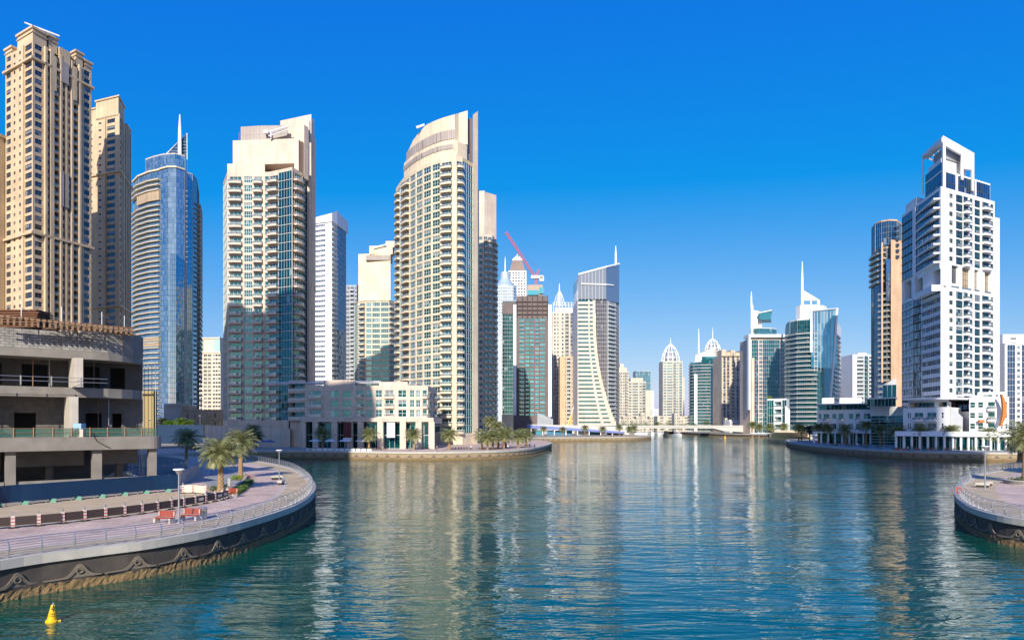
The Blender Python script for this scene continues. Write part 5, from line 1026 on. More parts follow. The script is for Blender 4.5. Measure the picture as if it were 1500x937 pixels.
for k, u in enumerate((LT-15, LT-11, LT-6.75, LT-4.25)):
    b = MB(); x, y = fl(u, 1.6); b.tube([(x, y, 22.4), (x, y, 25.4-.2*k)], .05, 5); b.tube([(x, y, 24.6), (*fl(u+.8, 1.6), 24.3)], .03, 4)
    solo('steel_pole', b, METAL, ['leftmost thin steel pole on the unfinished roof', 'thin steel pole left of the plank pile', 'thin steel pole rising from the plank pile', 'thin steel pole near the rounded roof corner'][k], 'pole', group='thin poles on the unfinished roof')
b = MB(); x, y = fl(LT-9.2, .95); b.box(x-.7, x+.7, y-.5, y+.5, 9.36, 10.3); b.box(x-.5, x+.5, y-.55, y+.4, 10.31, 11.0, 1); solo('site_box', b, [CONCL, plain('pale_blue_paint', (.25, .42, .55))], 'small pale blue site box on the lower deck in front of the cross wall', 'site box')
b = MB(); p0 = Vector((*fl(LT-9, -.12), 9.3)); b.tube([(*fl(LT-8, .3), 9.9), (*fl(LT-7.9, -.06), 9.5), (*fl(LT-7.5, -.06), 8.8), (*fl(LT-6.6, -.06), 8.2), (*fl(LT-6.1, -.06), 7.95)], .05, 5); solo('hose', b, BLACK, 'dark hose hanging over the edge of the lower concrete deck', 'hose')
# scaffold on the rounded corner side
sf = thing('scaffold', 'slender tube scaffold at the right end of the unfinished building', 'scaffold', (*fl(LT-0.5, 14), GZ)); so_ = (*fl(LT-0.5, 14), GZ)
for i, u in enumerate((LT+.6, LT+2.2)):
    for j in range(5): b = MB(); p = fl(u-1.4, 8+j*2.2); b.tube([(*p, 9.36 if u < LT+.8 and False else GZ), (*p, 19.5)], .05, 5); part('standard', b, METAL, sf, so_)
for k in range(8): b = MB(); b.tube([(*fl(LT-.6, 11), 4+k*2), (*fl(LT-.6, 21.4), 4+k*2)], .04, 5); part('ledger', b, METAL, sf, so_)
# ================================================================== HOARDING, BARRIERS, STREET FURNITURE
hp = [G(-70, 754), G(0, 742.5), G(60, 737), G(120, 731.5), G(180, 726), G(225, 722), G(262, 719.5)]; hp = spline(hp, 4)
ho = thing('hoarding', 'long dark blue site hoarding in front of the unfinished building', 'hoarding', (hp[8][0], hp[8][1], GZ)); hoo = (hp[8][0], hp[8][1], GZ); b = MB(); o2 = offset(hp, -.08, False)
for k in range(len(hp)-1): b.prism([hp[k], hp[k+1], o2[k+1], o2[k]], GZ+.35, GZ+2.15)
part('panel', b, HBLUE, ho, hoo)
for x, y, h in along(hp, 2.6, .5): b = MB(); nx, ny = sin(h), -cos(h); b.prism([(x-.35+nx*.1, y+ny*.1), (x+.35+nx*.1, y+ny*.1), (x+.35, y-.0), (x-.35, y)], GZ+.01, GZ+.42); part('foot_block', b, plain('green_concrete_foot', (.10, .26, .20), .8, var=.3), ho, hoo)
for x, y, h in along(hp, 1.25, .2): b = MB(); b.box(x-.03, x+.03, y+.14, y+.2, GZ, GZ+2.2); part('post', b, METAL, ho, hoo)
# striped posts and dark panels along the promenade
REDW = None
def m_stripe(m, nt, b):
    L = nt.links.new; tc = N(nt, 'ShaderNodeTexCoord'); sp = N(nt, 'ShaderNodeSeparateXYZ'); L(tc.outputs['Object'], sp.inputs[0]); mu = N(nt, 'ShaderNodeMath', operation='MULTIPLY'); mu.inputs[1].default_value = 3.6; L(sp.outputs[2], mu.inputs[0]); fr = N(nt, 'ShaderNodeMath', operation='FRACT'); L(mu.outputs[0], fr.inputs[0]); gt = N(nt, 'ShaderNodeMath', operation='GREATER_THAN'); gt.inputs[1].default_value = .68; L(fr.outputs[0], gt.inputs[0])
    mx = N(nt, 'ShaderNodeMix', data_type='RGBA'); mx.inputs[6].default_value = (.58, .50, .46, 1); mx.inputs[7].default_value = (.42, .05, .03, 1); L(gt.outputs[0], mx.inputs[0]); L(mx.outputs[2], b.inputs['Base Color']); b.inputs['Roughness'].default_value = .5
REDW = nmat('red_white_tape', m_stripe); DKP = plain('dark_brown_panel', (.045, .030, .026), .6, var=.3); OFFP = plain('cream_board', (.62, .56, .45), .6)
def bar_post():
    b = MB(); b.box(-.12, .12, -.09, .09, .12, 1.02, 0); b.box(-.05, .05, -.05, .05, 1.02, 1.28, 1); b.box(-.3, .3, -.16, .16, 0, .12, 2); return b
BPM = bar_post().mesh('barrier_post', [REDW, METAL, BLACK])
bl = spline([G(-28, 777.5), G(60, 770), G(120, 763.6), G(180, 756.5), G(222, 750.8), G(270, 743), G(317, 734.2), G(334, 729)], 5); bpos = along(bl, 1.75, .3); nb = len(bpos)
def nth(k): return ['first', 'second', 'third', 'fourth', 'fifth', 'sixth', 'seventh', 'eighth', 'ninth', 'tenth', 'eleventh', 'twelfth', 'thirteenth', 'fourteenth', 'fifteenth', 'sixteenth', 'seventeenth', 'eighteenth', 'nineteenth', 'twentieth', 'twenty-first', 'twenty-second', 'twenty-third', 'twenty-fourth', 'twenty-fifth', 'twenty-sixth', 'twenty-seventh', 'twenty-eighth'][k]
vis = [q for q in bpos if 750+q[0]/q[1]*1000 > 2]
for k, (x, y, h) in enumerate(bpos):
    px = 750+x/y*1000; i = vis.index((x, y, h)) if (x, y, h) in vis else None
    if px < -25: continue
    lb = ('dark barrier panel with red and white taped post, %s from the left along the promenade' % nth(i)) if i is not None else 'dark barrier panel with taped post cut by the left frame edge'
    R = thing('construction_barrier', lb, 'barrier', (x, y, GZ+.012), h, 'dark barriers along the promenade'); link('post', BPM, R)
    if k < nb-1:
        x2, y2, _ = bpos[k+1]; L_ = sqrt((x2-x)**2+(y2-y)**2); b = MB(); b.box(.16, L_-.16, -.03, .03, .22, .93); pl_ = part('panel', b, DKP, R)
        if i is not None and 10 <= i <= 14 and i != 11: b = MB(); b.box(L_/2-.42, L_/2+.42, -.05, -.031, .42, .72); link('pale_patch', b.mesh('pale_patch', [OFFP]), pl_)
wp_ = [G(268, 722.5), G(283.5, 722), G(301.5, 724)]
for k in range(3):
    x, y = wp_[k]; x2, y2 = wp_[min(k+1, 2)]; h = atan2(y2-y, x2-x) if k < 2 else 0
    R = thing('construction_barrier', ['left one of the two cream boarded barriers by the sand strip', 'right one of the two cream boarded barriers by the sand strip', 'single taped post closing the cream boarded barriers'][k], 'barrier', (x, y, GZ+.012), h, 'cream boarded barriers'); link('post', BPM, R)
    if k < 2: L_ = sqrt((x2-x)**2+(y2-y)**2); b = MB(); b.box(.15, L_-.15, -.03, .03, .12, 1.0); part('panel', b, OFFP, R)
def bench(x, y, rz, label, mat=RED, legs=True, group='red benches'):
    R = thing('park_bench', label, 'bench', (x, y, GZ+.015), rz, group); 
    b = MB(); 
    for k in range(5): b.box(-.85, .85, -.25+k*.11, -.16+k*.11, .42, .47)
    part('seat', b, mat, R); b = MB()
    for k in range(5): i = len(b.v); z = .52+k*.1; yy = .30+k*.035; b.box(-.85, .85, yy, yy+.04, z, z+.085)
    part('backrest', b, mat, R)
    for sx in (-.75, .75): b = MB(); b.box(sx-.09, sx+.09, -.26, .34, 0, .42); b.box(sx-.05, sx+.05, .3, .40, .42, .95); part('leg', b, CONCL, R)
    return R
bx, by = G(240, 766); bench(bx, by, 2.90+pi, 'red slatted bench left of the tall lamp on the left promenade'); bx, by = G(277.5, 762); bench(bx, by, 2.95+pi, 'red slatted bench between the tall lamp and the grey bin')
bx, by = G(337, 728); bench(bx, by, 2.6+pi, 'red bench at the end of the dark barrier row by the planter')
bx, by = G(297, 759.5); R = thing('litter_bin', 'round grey litter bin right of the red benches', 'bin', (bx, by, GZ+.015)); b = MB(); b.lathe([(.30, 0), (.34, .04), (.33, .85), (.30, .86)], 0, 0, 18)
for k in range(18): a = 2*pi*k/18; b.box(.34*cos(a)-.02, .34*cos(a)+.02, .34*sin(a)-.02, .34*sin(a)+.02, .06, .84)
part('body', b, METAL, R); b = MB(); b.lathe([(.39, .9), (.40, .98), (.30, 1.05), (.05, 1.07)], 0, 0, 18); part('lid', b, METAL, R)
def lamp(x, y, label, H=4.6, hw=.46, group='promenade lamps', z=GZ):
    R = thing('street_lamp', label, 'street lamp', (x, y, z), 0, group); b = MB(); b.lathe([(.16, 0), (.16, .12), (.085, .16), (.07, H*.6), (.06, H-.55)], 0, 0, 10); part('pole', b, METAL, R)
    b = MB(); b.lathe([(.06, H-.62), (.10, H-.5), (.16, H-.42), (hw*.78, H-.12), (hw*.8, H-.1)], 0, 0, 16); part('reflector', b, METAL, R); b = MB(); b.lathe([(hw, H-.1), (hw, H-.03), (hw*.9, H)], 0, 0, 16); part('cap', b, WMETAL, R); return R
lx, ly = G(262, 766); lamp(lx, ly, 'tall grey lamp with flared head between the two red benches', 4.65)
lx, ly = G(409, 706); lamp(lx, ly, 'grey lamp with flared head near the nose of the left promenade', 4.7)
lx, ly = G(1443, 716); lamp(lx, ly, 'grey lamp with flared head on the small right hand promenade', 5.6, .5)
def stone_bench(x, y, rz, label, legs=BLACK):
    R = thing('stone_bench', label, 'bench', (x, y, GZ+.015), rz, 'stone block benches'); b = MB(); b.box(-.8, .8, -.3, .3, .3, .62); part('seat', b, CONCL, R); b = MB(); b.box(-.7, .7, -.22, .22, 0, .3); part('base', b, legs, R)
for k, (px, py, lab) in enumerate([(405, 702, 'stone block bench left of the nose lamp on the left promenade'), (412, 709.5, 'dark footed stone bench in front of the nose lamp on the left promenade'), (1439, 713.5, 'stone bench at the foot of the right hand promenade lamp'), (1446, 711.5, 'stone bench just behind the right hand promenade lamp')]):
    x, y = G(px, py); stone_bench(x, y, .6+k, lab)
# kerbed planter beside the palms
pc = spline([G(336.5, 722), G(349, 714.5), G(359, 707), G(362, 700), G(359, 696.5), G(354, 696)], 5)
R = thing('planter_wall', 'curved low pinkish planter wall beside the two near palms', 'planter wall', (pc[8][0], pc[8][1], GZ)); o_ = (pc[8][0], pc[8][1], GZ); b = MB(); q2 = offset(pc, -.35, False)
for k in range(len(pc)-1): b.prism([pc[k], pc[k+1], q2[k+1], q2[k]], GZ, GZ+.55)
part('wall', b, plain('pinkish_stone', (.45, .34, .30), .8, var=.15), R, o_); 
hed = spline([G(344, 724.5), G(352, 719), G(360, 712.5), G(366, 706)], 4); b = MB(); rr = random.Random(8)
for (x, y, h) in along(hed, .35):
    for k in range(60): p = Vector((x+rr.uniform(-.55, .55), y+rr.uniform(-.5, .5), rr.uniform(0, .5))); d1 = Vector((rr.uniform(-1, 1), rr.uniform(-1, 1), rr.uniform(-.4, .6))).normalized()*.12; d2 = d1.cross(Vector((rr.uniform(-1, 1), rr.uniform(-1, 1), 1))).normalized()*.06; b.face([p-d1, p+d2, p+d1, p-d2], 0, rr.random())
solo('hedge', b, LEAFG, 'low dark green hedge curving along the planter wall', 'hedge', (0, 0, GZ+.0))
x, y = G(350, 703); shrub(x, y, 2.6, .9, 'bright yellow green shrub at the foot of the right near palm', LEAFY, 3, 700, .12); x, y = G(366, 701.5); shrub(x, y, .9, .8, 'orange flowered shrub at the end of the planter wall', plain('orange_flower', (.55, .14, .03)), 5, 120, .09)
x, y = G(321, 718); shrub(x, y, 2.4, .8, 'green shrub at the foot of the left near palm', LEAFG, 4, 600, .12)
x, y = G(335.5, 720); b = MB(); b.tube([(0, 0, 0), (0, 0, 1.6)], .03, 6); b.box(-.16, .16, -.03, .03, .7, 1.7, 0); solo('signpost', b, METAL, 'thin grey signpost between the planter wall and the left near palm', 'signpost', (x, y, GZ))
x, y = G(323, 719); palm(x, y, 4.75, 'sunlit date palm with thick trunk, left one of the two near palms', 1, None, 2.75, 'two near date palms', rz=.4, tr=.3)
x, y = G(352.5, 701); palm(x, y, 5.6, 'sunlit date palm with slimmer trunk, right one of the two near palms', 2, None, 2.7, 'two near date palms', rz=2.2, tr=.27)
# retaining panels and curved grey fence with cars behind it
b = MB(); p = [G(264, 710), G(272, 707), G(283, 700), G(296, 694)]; q2 = offset(p, -.2, False)
for k in range(3): b.prism([p[k], p[k+1], q2[k+1], q2[k]], GZ, [GZ+1.9, GZ+1.7, GZ+1.7, GZ+1.9])
solo('boundary_wall', b, plain('peeling_wall', (.42, .36, .32), .85, var=.5, scale=.8), 'weathered white and brown boundary wall between the hoarding and the road', 'wall')
fp = spline([(-53, 101), (-52, 108), (-56, 117), (-64, 127), (-72, 134), (-85, 141), (-101, 147)], 4)[::-1]; fc = thing('site_fence', 'curved grey corrugated site fence beside the parked cars', 'fence', (-62, 122, GZ))
b = MB(); q2 = offset(fp, .08, False)
for k in range(len(fp)-1): b.prism([fp[k], q2[k], q2[k+1], fp[k+1]][::-1], GZ, GZ+2.3)
part('panel', b, plain('grey_fence_panel', (.24, .27, .30), .6, var=.2), fc, (-62, 122, GZ))
for (x, y, h) in along(fp, 2.2): b = MB(); b.box(x-.06, x+.06, y-.12, y+.12, GZ, GZ+2.45); part('post', b, METAL, fc, (-62, 122, GZ))
def car(x, y, rz, label, col, group='parked cars'):
    R = thing('parked_car', label, 'car', (x, y, GZ+.03), rz, group); prof = [(-2.15, .35), (-2.15, .8), (-1.95, .95), (-1.2, 1.0), (-.55, 1.42), (.9, 1.42), (1.55, .98), (2.05, .88), (2.18, .6), (2.15, .35)]
    b = MB(); n = len(prof); i = len(b.v)
    for s, k_ in ((-.85, 1), (.85, 1)): b.v += [(px, s*(.82 if pz > 1.1 else 1), pz) for px, pz in prof]
    b.f.append(tuple(range(i, i+n))); b.f.append(tuple(range(i+2*n-1, i+n-1, -1)))
    for k in range(n): b.f.append((i+k, i+n+k, i+n+(k+1) % n, i+(k+1) % n))
    b.m += [0]*(n+2); b.a += [.5]*(n+2); part('body', b, plain('car_paint_%s' % col[0], col[1], .25, 0, var=.02), R)
    g = MB()
    for s in (-1, 1): g.face([(-1.1, s*.845, 1.0), (1.35, s*.845, 1.0), (.85, s*.715, 1.36), (-.52, s*.715, 1.36)], 0, .1)
    g.face([(.93, -.66, 1.41), (.93, .66, 1.41), (1.52, .76, 1.01), (1.52, -.76, 1.01)], 0, .1); g.face([(-.58, -.66, 1.42), (-1.18, -.76, 1.03), (-1.18, .76, 1.03), (-.58, .66, 1.42)], 0, .1); part('window', g, GD, R)
    for wx in (-1.35, 1.35):
        for s in (-1, 1): wb = MB(); wb.tube([(wx, s*.72, .33), (wx, s*.88, .33)], .33, 14); part('wheel', wb, BLACK, R)
cars = [(-57.5, 100, 0.2, 'white'), (-60, 103, .2, 'silver'), (-62, 106.4, .3, 'dark'), (-64.5, 109.5, .35, 'white'), (-67, 112.6, .4, 'white'), (-70, 116, .5, 'silver'), (-73.5, 119.5, .5, 'dark'), (-77, 123.5, .55, 'white')]
CC = {'white': (.75, .75, .75), 'silver': (.35, .37, .4), 'dark': (.03, .035, .05)}
for k, (x, y, r, c) in enumerate(cars): car(x, y, r, '%s parked car, %s from the hoarding in the row behind the site fence' % (c, nth(k)), (c, CC[c]))
for k, (px, py, r, c) in enumerate([(283, 659, 1.2, 'dark'), (300, 657, 1.4, 'silver'), (317, 661, .3, 'dark')]): x, y = G(px, py); car(x, y, r, '%s car on the road beyond the near palms, %s from the left' % (c, nth(k)), (c, CC[c]), 'cars on the far road')
# people: small standing figures as skinned bodies
def person(x, y, rz, label, shirt, trouser, walk=.18, z=GZ+.015, group=None):
    me = bpy.data.meshes.new('person'); J = [(0, 0, .95), (0, 0, 1.15), (0, 0, 1.38), (0, 0, 1.50), (0, -.01, 1.60), (0, -.01, 1.74), (.1, 0, .88), (.11, -walk, .5), (.11, -walk*.8, .08), (.11, -walk*.8-.14, .05), (-.1, 0, .88), (-.11, walk*.6, .5), (-.11, walk*1.5, .1), (-.11, walk*1.5-.14, .05), (.19, 0, 1.40), (.25, walk*.5, 1.13), (.24, walk*.2-.1, .88), (-.19, 0, 1.40), (-.25, -walk*.5, 1.13), (-.24, -walk*.9, .9)]
    E = [(0, 1), (1, 2), (2, 3), (3, 4), (4, 5), (0, 6), (6, 7), (7, 8), (8, 9), (0, 10), (10, 11), (11, 12), (12, 13), (2, 14), (14, 15), (15, 16), (2, 17), (17, 18), (18, 19)]
    rad = [.15, .14, .15, .06, .09, .085, .09, .065, .045, .045, .09, .065, .045, .045, .06, .045, .035, .06, .045, .035]
    me.from_pydata(J, E, []); o = bpy.data.objects.new('person', me); COL.objects.link(o); m = o.modifiers.new('skin', 'SKIN'); m.use_smooth_shade = True; me.skin_vertices.new() if not me.skin_vertices else None
    for i, v in enumerate(me.skin_vertices[0].data): v.radius = (rad[i], rad[i]*.85); v.use_root = (i == 0)
    s = o.modifiers.new('sub', 'SUBSURF'); s.levels = 1; s.render_levels = 1; o.location = (x, y, z); o.rotation_euler = (0, 0, rz)
    key = 'clothes_%s_%s' % (shirt, trouser); cl = {'red': (.4, .03, .02), 'white': (.7, .7, .7), 'blue': (.03, .08, .3), 'dark': (.02, .02, .025), 'tan': (.35, .25, .15), 'grey': (.2, .2, .2)}
    def f(m, nt, b):
        L = nt.links.new; tc = N(nt, 'ShaderNodeTexCoord'); sp = N(nt, 'ShaderNodeSeparateXYZ'); L(tc.outputs['Object'], sp.inputs[0]); rp = N(nt, 'ShaderNodeValToRGB'); rp.color_ramp.interpolation = 'CONSTANT'; e = rp.color_ramp.elements; e[0].color = rgb(cl[trouser]); e[1].position = .95/1.9; e[1].color = rgb(cl[shirt]); k = e.new(1.47/1.9); k.color = (.35, .2, .13, 1); k = e.new(1.69/1.9); k.color = (.02, .015, .01, 1)
        dv = N(nt, 'ShaderNodeMath', operation='DIVIDE'); dv.inputs[1].default_value = 1.9; L(sp.outputs[2], dv.inputs[0]); L(dv.outputs[0], rp.inputs[0]); L(rp.outputs[0], b.inputs['Base Color']); b.inputs['Roughness'].default_value = .8
    me.materials.append(nmat(key, f)); o['label'] = label; o['category'] = 'person'
    if group: o['group'] = group
    return o
# ================================================================== LOW CREAM ARCADE BUILDING ACROSS THE WATER
Yb = 236
t = Tower('arcade_building', 'low pinkish cream arcade building with flat stepped roof on the far quay', 'building', wallm=PINK, slab=PINK, glassm=GT, curtain=GTD, cap=100)
fr = [P(447, 240), P(480, 237), P(520, 235), P(560, 233), P(600, 233), P(627, 234)]; body = fr+[(fr[-1][0], 262), (fr[0][0], 262)]
W2 = lambda: Wn(1.5, z=(.08, .80), mg=.06, nx=2)
pp = [[S(.4), B(1.9, d=.7, z=(.08, .8)), S(.7)], [S(.2), W2(), S(.35), W2(), S(.4)], [S(.2), B(1.7, d=.8, z=(.08, .8)), S(.2), W2(), S(.5), W2()], [S(.3), B(1.6, d=.8, z=(.08, .8)), S(.5), W2(), S(.4)], [W2(), S(.3), W2(), S(.4), B(1.6, d=.8, z=(.08, .8)), S(.15)], [S(.1), W2(), S(.5), B(1.5, d=.8, z=(.08, .8)), S(.2)]]
t.block(body, 13.0, 3.35, 3, pp, roof=False); t.solid(body, 23.05, 24.0)
t.solid([P(474, 240), P(519, 238), P(519, 258), P(474, 258)], 24, 26.2); t.solid([P(556, 237), P(597, 236), P(597, 258), P(556, 258)], 24, 25.4); t.solid([P(447, 239.8), P(470, 238), P(470, 250), P(447, 250)], 24, 24.5)
pf_ = [P(441, 236), P(480, 232.5), P(520, 230), P(560, 228), P(600, 228), P(635, 229)]
# portico: columns and beam in front of tall glazing
bm_ = MB(); q2 = offset(pf_, -4, False)
for k in range(5): bm_.prism([pf_[k], pf_[k+1], q2[k+1], q2[k]], 11.6, 12.9)
t.extra('portico_beam', bm_, PINK)
for j, px in enumerate((443.5, 462, 490, 512.5, 528, 557, 590, 613, 632)):
    xs_ = [p[0] for p in pf_]; x = None
    for k in range(5):
        pa, pb = (750+pf_[k][0]/pf_[k][1]*1000), (750+pf_[k+1][0]/pf_[k+1][1]*1000)
        if pa-2 <= px <= pb+2: f = (px-pa)/(pb-pa); x = pf_[k][0]+(pf_[k+1][0]-pf_[k][0])*f; y = pf_[k][1]+(pf_[k+1][1]-pf_[k][1])*f
    cb_ = MB(); cb_.box(x-1.0, x+1.0, y+.05, y+1.6, GZ, 11.6); t.extra('column', cb_, PINK)
gq = offset(pf_, -2.4, False)
for k in range(5): t.seg(gq[k], gq[k+1], GZ, 4.55, 2, [Gl(1, sp=.12, ledge=.08, pw=1.6, d=0)])
t.solid(gq+[(gq[-1][0], 260), (gq[0][0], 260)], 11.0, 12.95)
bs_ = MB()
for j, (px, w, z0, z1) in enumerate(((509.5, 1.35*2, 5.8, 9.8),)): bs_.box(X(px-5.5, 230.6), X(px+5.5, 230.6), 229.9, 230.15, 6.3, 11.5)
t.extra('banner', bs_, plain('maroon_banner', (.10, .012, .015)), label='maroon banner hanging in the portico'); bs_ = MB(); bs_.box(X(567, 228.6), X(579, 228.6), 228.0, 228.25, 6.3, 11.4); t.extra('banner', bs_, plain('pale_lilac_banner', (.55, .54, .62)), label='pale blank banner hanging in the portico'); bs_ = MB(); bs_.box(X(503.5, 230.6), X(515.5, 230.6), 229.9, 230.1, 4.9, 6.2); t.extra('sign_board', bs_, WMETAL)
pg = MB()
for (xa, xb, y, z) in ((X(448, 240)-14, X(470, 240), 241, 25.4), (X(519, 238), X(556, 238), 238, 25.6)):
    for k in range(4): pg.tube([(xa, y+k*3, z), (xb, y+k*3, z)], .16, 4)
    for k in range(7): x = xa+(xb-xa)*k/6; pg.tube([(x, y-1, z+.2), (x, y+10, z+.2)], .10, 4)
    for k in (0, 6): x = xa+(xb-xa)*k/6; pg.tube([(x, y, 23.5), (x, y, z)], .12, 4)
t.extra('roof_pergola', pg, WMETAL); pg = MB()
for k in range(12): x = X(598+k*2.4, 236); pg.tube([(x, 236, 24.0), (x+.4, 236.4, 26.0-(k % 3)*.15)], .09, 4)
pg.tube([(X(598, 236), 236, 25.7), (X(625, 236), 236, 25.7)], .1, 4); t.extra('roof_terrace_rail', pg, METAL); t.done()
# dark loggias linking it to the green cornered tower, and blank base wall
t = Tower('link_building', 'shaded link block with deep balconies between the green cornered tower and the arcade building', 'building', wallm=PINK, slab=PINK, glassm=GTD); pts = [P(423, 246), P(447, 243), P(447, 262), P(423, 262)]
t.block(pts, 12.2, 3.36, 4, [[('l', 1, {'z': (.12, .86), 'rev': 1.6, 'mg': .02, 'nx': 4})]]); t.solid([P(425, 248), P(441, 246), P(441, 260), P(425, 260)], GZ, 12.19); t.done()
b = MB(); b.prism([P(300, 252), P(425, 246), P(425, 249), P(300, 255)], GZ, [Z(622, 252), Z(628, 246), Z(628, 249), Z(622, 255)]); b.prism([P(334, 258), P(423, 250), P(423, 258), P(334, 265)], GZ, 12.1)
solo('base_wall', b, PINK, 'long blank pinkish wall at the foot of the green cornered tower', 'wall')
# umbrellas, planters, chairs and tables on the far terrace
def parasol(x, y, label, col=(.72, .72, .72), r=1.9, key='white', group='white terrace parasols', h=2.5):
    R = thing('parasol', label, 'parasol', (x, y, GZ), 0, group); b = MB(); b.tube([(0, 0, 0), (0, 0, h+.45)], .05, 6); part('pole', b, METAL, R); b = MB(); n = 8
    for k in range(n): a0, a1 = 2*pi*k/n, 2*pi*(k+1)/n; b.face([(r*cos(a0), r*sin(a0), h), (r*cos(a1), r*sin(a1), h), (0, 0, h+.6)]); b.face([(r*cos(a0), r*sin(a0), h), (r*cos(a0), r*sin(a0), h-.2), (r*cos(a1), r*sin(a1), h-.2), (r*cos(a1), r*sin(a1), h)])
    part('canopy', b, plain('canopy_'+key, col, .7, var=.04), R)
for k, px in enumerate((462, 484.5, 505.5, 529.5)): parasol(X(px, 222), 222, 'white parasol, %s from the left in front of the arcade building' % nth(k), h=2.9, r=2.0)
for k, px in enumerate((384, 393)): parasol(X(px, 226), 226+k, ['blue folded awning parasol at the left end of the far terrace', 'second blue parasol at the left end of the far terrace'][k], (.02, .10, .28), 2.0, 'blue', 'blue parasols')
PLW = plain('white_planter', (.72, .72, .72), .5)
def insh(px, d):    # point d metres inside the far quay edge at picture column px
    o = [p for p in offset(k1, -d, False) if p[1] < 300]
    for k in range(len(o)-1):
        a, b = [750+p[0]/p[1]*1000 for p in o[k:k+2]]
        if a <= px <= b: f = (px-a)/(b-a+1e-9); return (o[k][0]+(o[k+1][0]-o[k][0])*f, o[k][1]+(o[k+1][1]-o[k][1])*f)
    return o[0]
for k in range(12):
    px = 452+k*8.1; x, y = insh(px, 1.6); R = thing('planter_box', 'white planter box, %s from the left along the shaded far quay' % nth(k), 'planter box', (x, y, GZ+.02), 0, 'white planter boxes'); b = MB(); b.box(-.68, .68, -.3, .3, 0, .75); part('box', b, PLW, R); rr = random.Random(k); b = leaf_cloud([(0, 0, .85, .6, .25, .2)], 60, .1, k); part('plants', b, LEAFG, R)
TC = [plain('rattan_brown', (.13, .06, .03)), plain('dark_rattan', (.03, .025, .02))]
def dining(x, y, label, mat, group, rz=0):
    R = thing('table_set', label, 'table and chairs', (x, y, GZ+.01), rz, group); b = MB(); b.box(-.4, .4, -.4, .4, .70, .75); b.box(-.05, .05, -.05, .05, 0, .70); part('table', b, mat, R)
    for sx, sy in ((-.8, 0), (.8, 0)): b = MB(); b.box(sx-.25, sx+.25, sy-.25, sy+.25, .38, .45); b.box(sx+(.2 if sx > 0 else -.25), sx+(.25 if sx > 0 else -.2), sy-.25, sy+.25, .45, .95); b.box(sx-.23, sx-.18, -.23, -.18, 0, .38); b.box(sx+.18, sx+.23, -.23, -.18, 0, .38); b.box(sx-.23, sx-.18, .18, .23, 0, .38); b.box(sx+.18, sx+.23, .18, .23, 0, .38); part('chair', b, mat, R)
for k in range(14): y = 214+(k % 2)*3; dining(X(458+k*8, y), y, 'brown table with chairs, %s from the left behind the white planters' % nth(k), TC[0], 'brown tables behind the planters')
for k in range(7): px = 663+k*4.2; y = 222; dining(X(px, y), y, 'black table with chairs, %s from the left at the foot of the curved cream tower' % nth(k), TC[1], 'black tables by the cream tower')
for k in range(9): px = 702+k*4.1; y = 222; dining(X(px, y), y, 'black table with chairs, %s from the left under the palm cluster' % nth(k), TC[1], 'black tables under the palms')
# far palms on the left hand quay: px, depth, trunk height, seed
fpal = [(472, 224, 5.2, 1, 'shaded palm in front of the left end of the arcade building'), (540.5, 221, 4.9, 2, 'sunlit palm before the arcade building just right of the shadow edge'), (606, 219, 4.8, 0, 'sunlit palm before the right end of the arcade building'), (658, 222, 4.7, 1, 'sunlit palm at the foot of the curved cream tower'),
 (706, 226, 4.4, 2, 'front left palm of the dense palm cluster'), (714, 222, 3.8, 1, 'low front palm of the dense palm cluster'), (722, 224, 4.2, 0, 'front middle palm of the dense palm cluster'), (730, 230, 5.0, 3, 'right of centre palm of the dense palm cluster'), (738, 228, 4.4, 2, 'right front palm of the dense palm cluster'), (718, 262, 9.2, 1, 'tallest palm rising behind the dense palm cluster'), (729, 258, 7.2, 0, 'second tall palm behind the dense palm cluster'), (741, 240, 5.3, 1, 'rear right palm of the dense palm cluster'),
 (759, 238, 3.9, 3, 'palm right of the dense cluster, left one of a pair'), (771, 243, 4.4, 2, 'palm right of the dense cluster, right one of a pair'), (766, 262, 4.6, 0, 'small palm behind the pair near the quay nose'),
 (273, 150, 5.2, 2, 'dark shaded palm beside the grey site fence'), (371, 235, 6.2, 1, 'dark shaded palm before the blank pinkish wall'), (375, 238, 3.9, 3, 'low shaded palm beside the one before the blank pinkish wall')]
for (px, Y, h, s, lb) in fpal: palm(X(px, Y), Y, h, lb, s, None, 3.2 if px > 440 else 3.0, 'date palms on the left hand quays', tr=.28)
for k, (px, Y, h) in enumerate([(796, 470, 4.6), (824, 470, 4.2), (857, 470, 5.2), (883, 470, 4.6), (907, 468, 5.6), (922, 474, 4.6), (929, 468, 5.2)]): palm(X(px, Y), Y, h, 'small far palm on the bridge side quay, %s from the left' % nth(k), k, None, 3.0, 'small palms by the blue canopy')
# roadside palms, wall and blue hoarding at the back left
for k, (px, py) in enumerate([(249, 640), (265, 641), (276, 641)]): palm(X(px, 330), 330, 8+k % 2, 'bright green palm over the blue street hoarding, %s from the left' % nth(k), k, PALMG, 3.3, 'bright green roadside palms')
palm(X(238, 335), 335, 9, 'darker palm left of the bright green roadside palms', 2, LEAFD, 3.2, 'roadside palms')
shrub(X(264, 322), 322, 5, 3.0, 'rounded bright green hedge bush over the blue street hoarding', PALMG, 3, 900, .3)
b = MB(); b.prism([P(212, 292), P(298, 290), P(298, 290.3), P(212, 292.3)], GZ, Z(622, 291)); solo('hoarding', b, HBLUE, 'distant blue hoarding along the street behind the site', 'hoarding')
b = MB(); b.prism([P(240, 420), P(266, 420), P(266, 440), P(240, 440)], GZ, Z(592, 420)); b.box(X(241, 419), X(265, 419), 418.8, 419.99, Z(594, 420), Z(591, 420)); solo('street_building', b, GREYW, 'low grey street building under the blue glass tower', 'building')
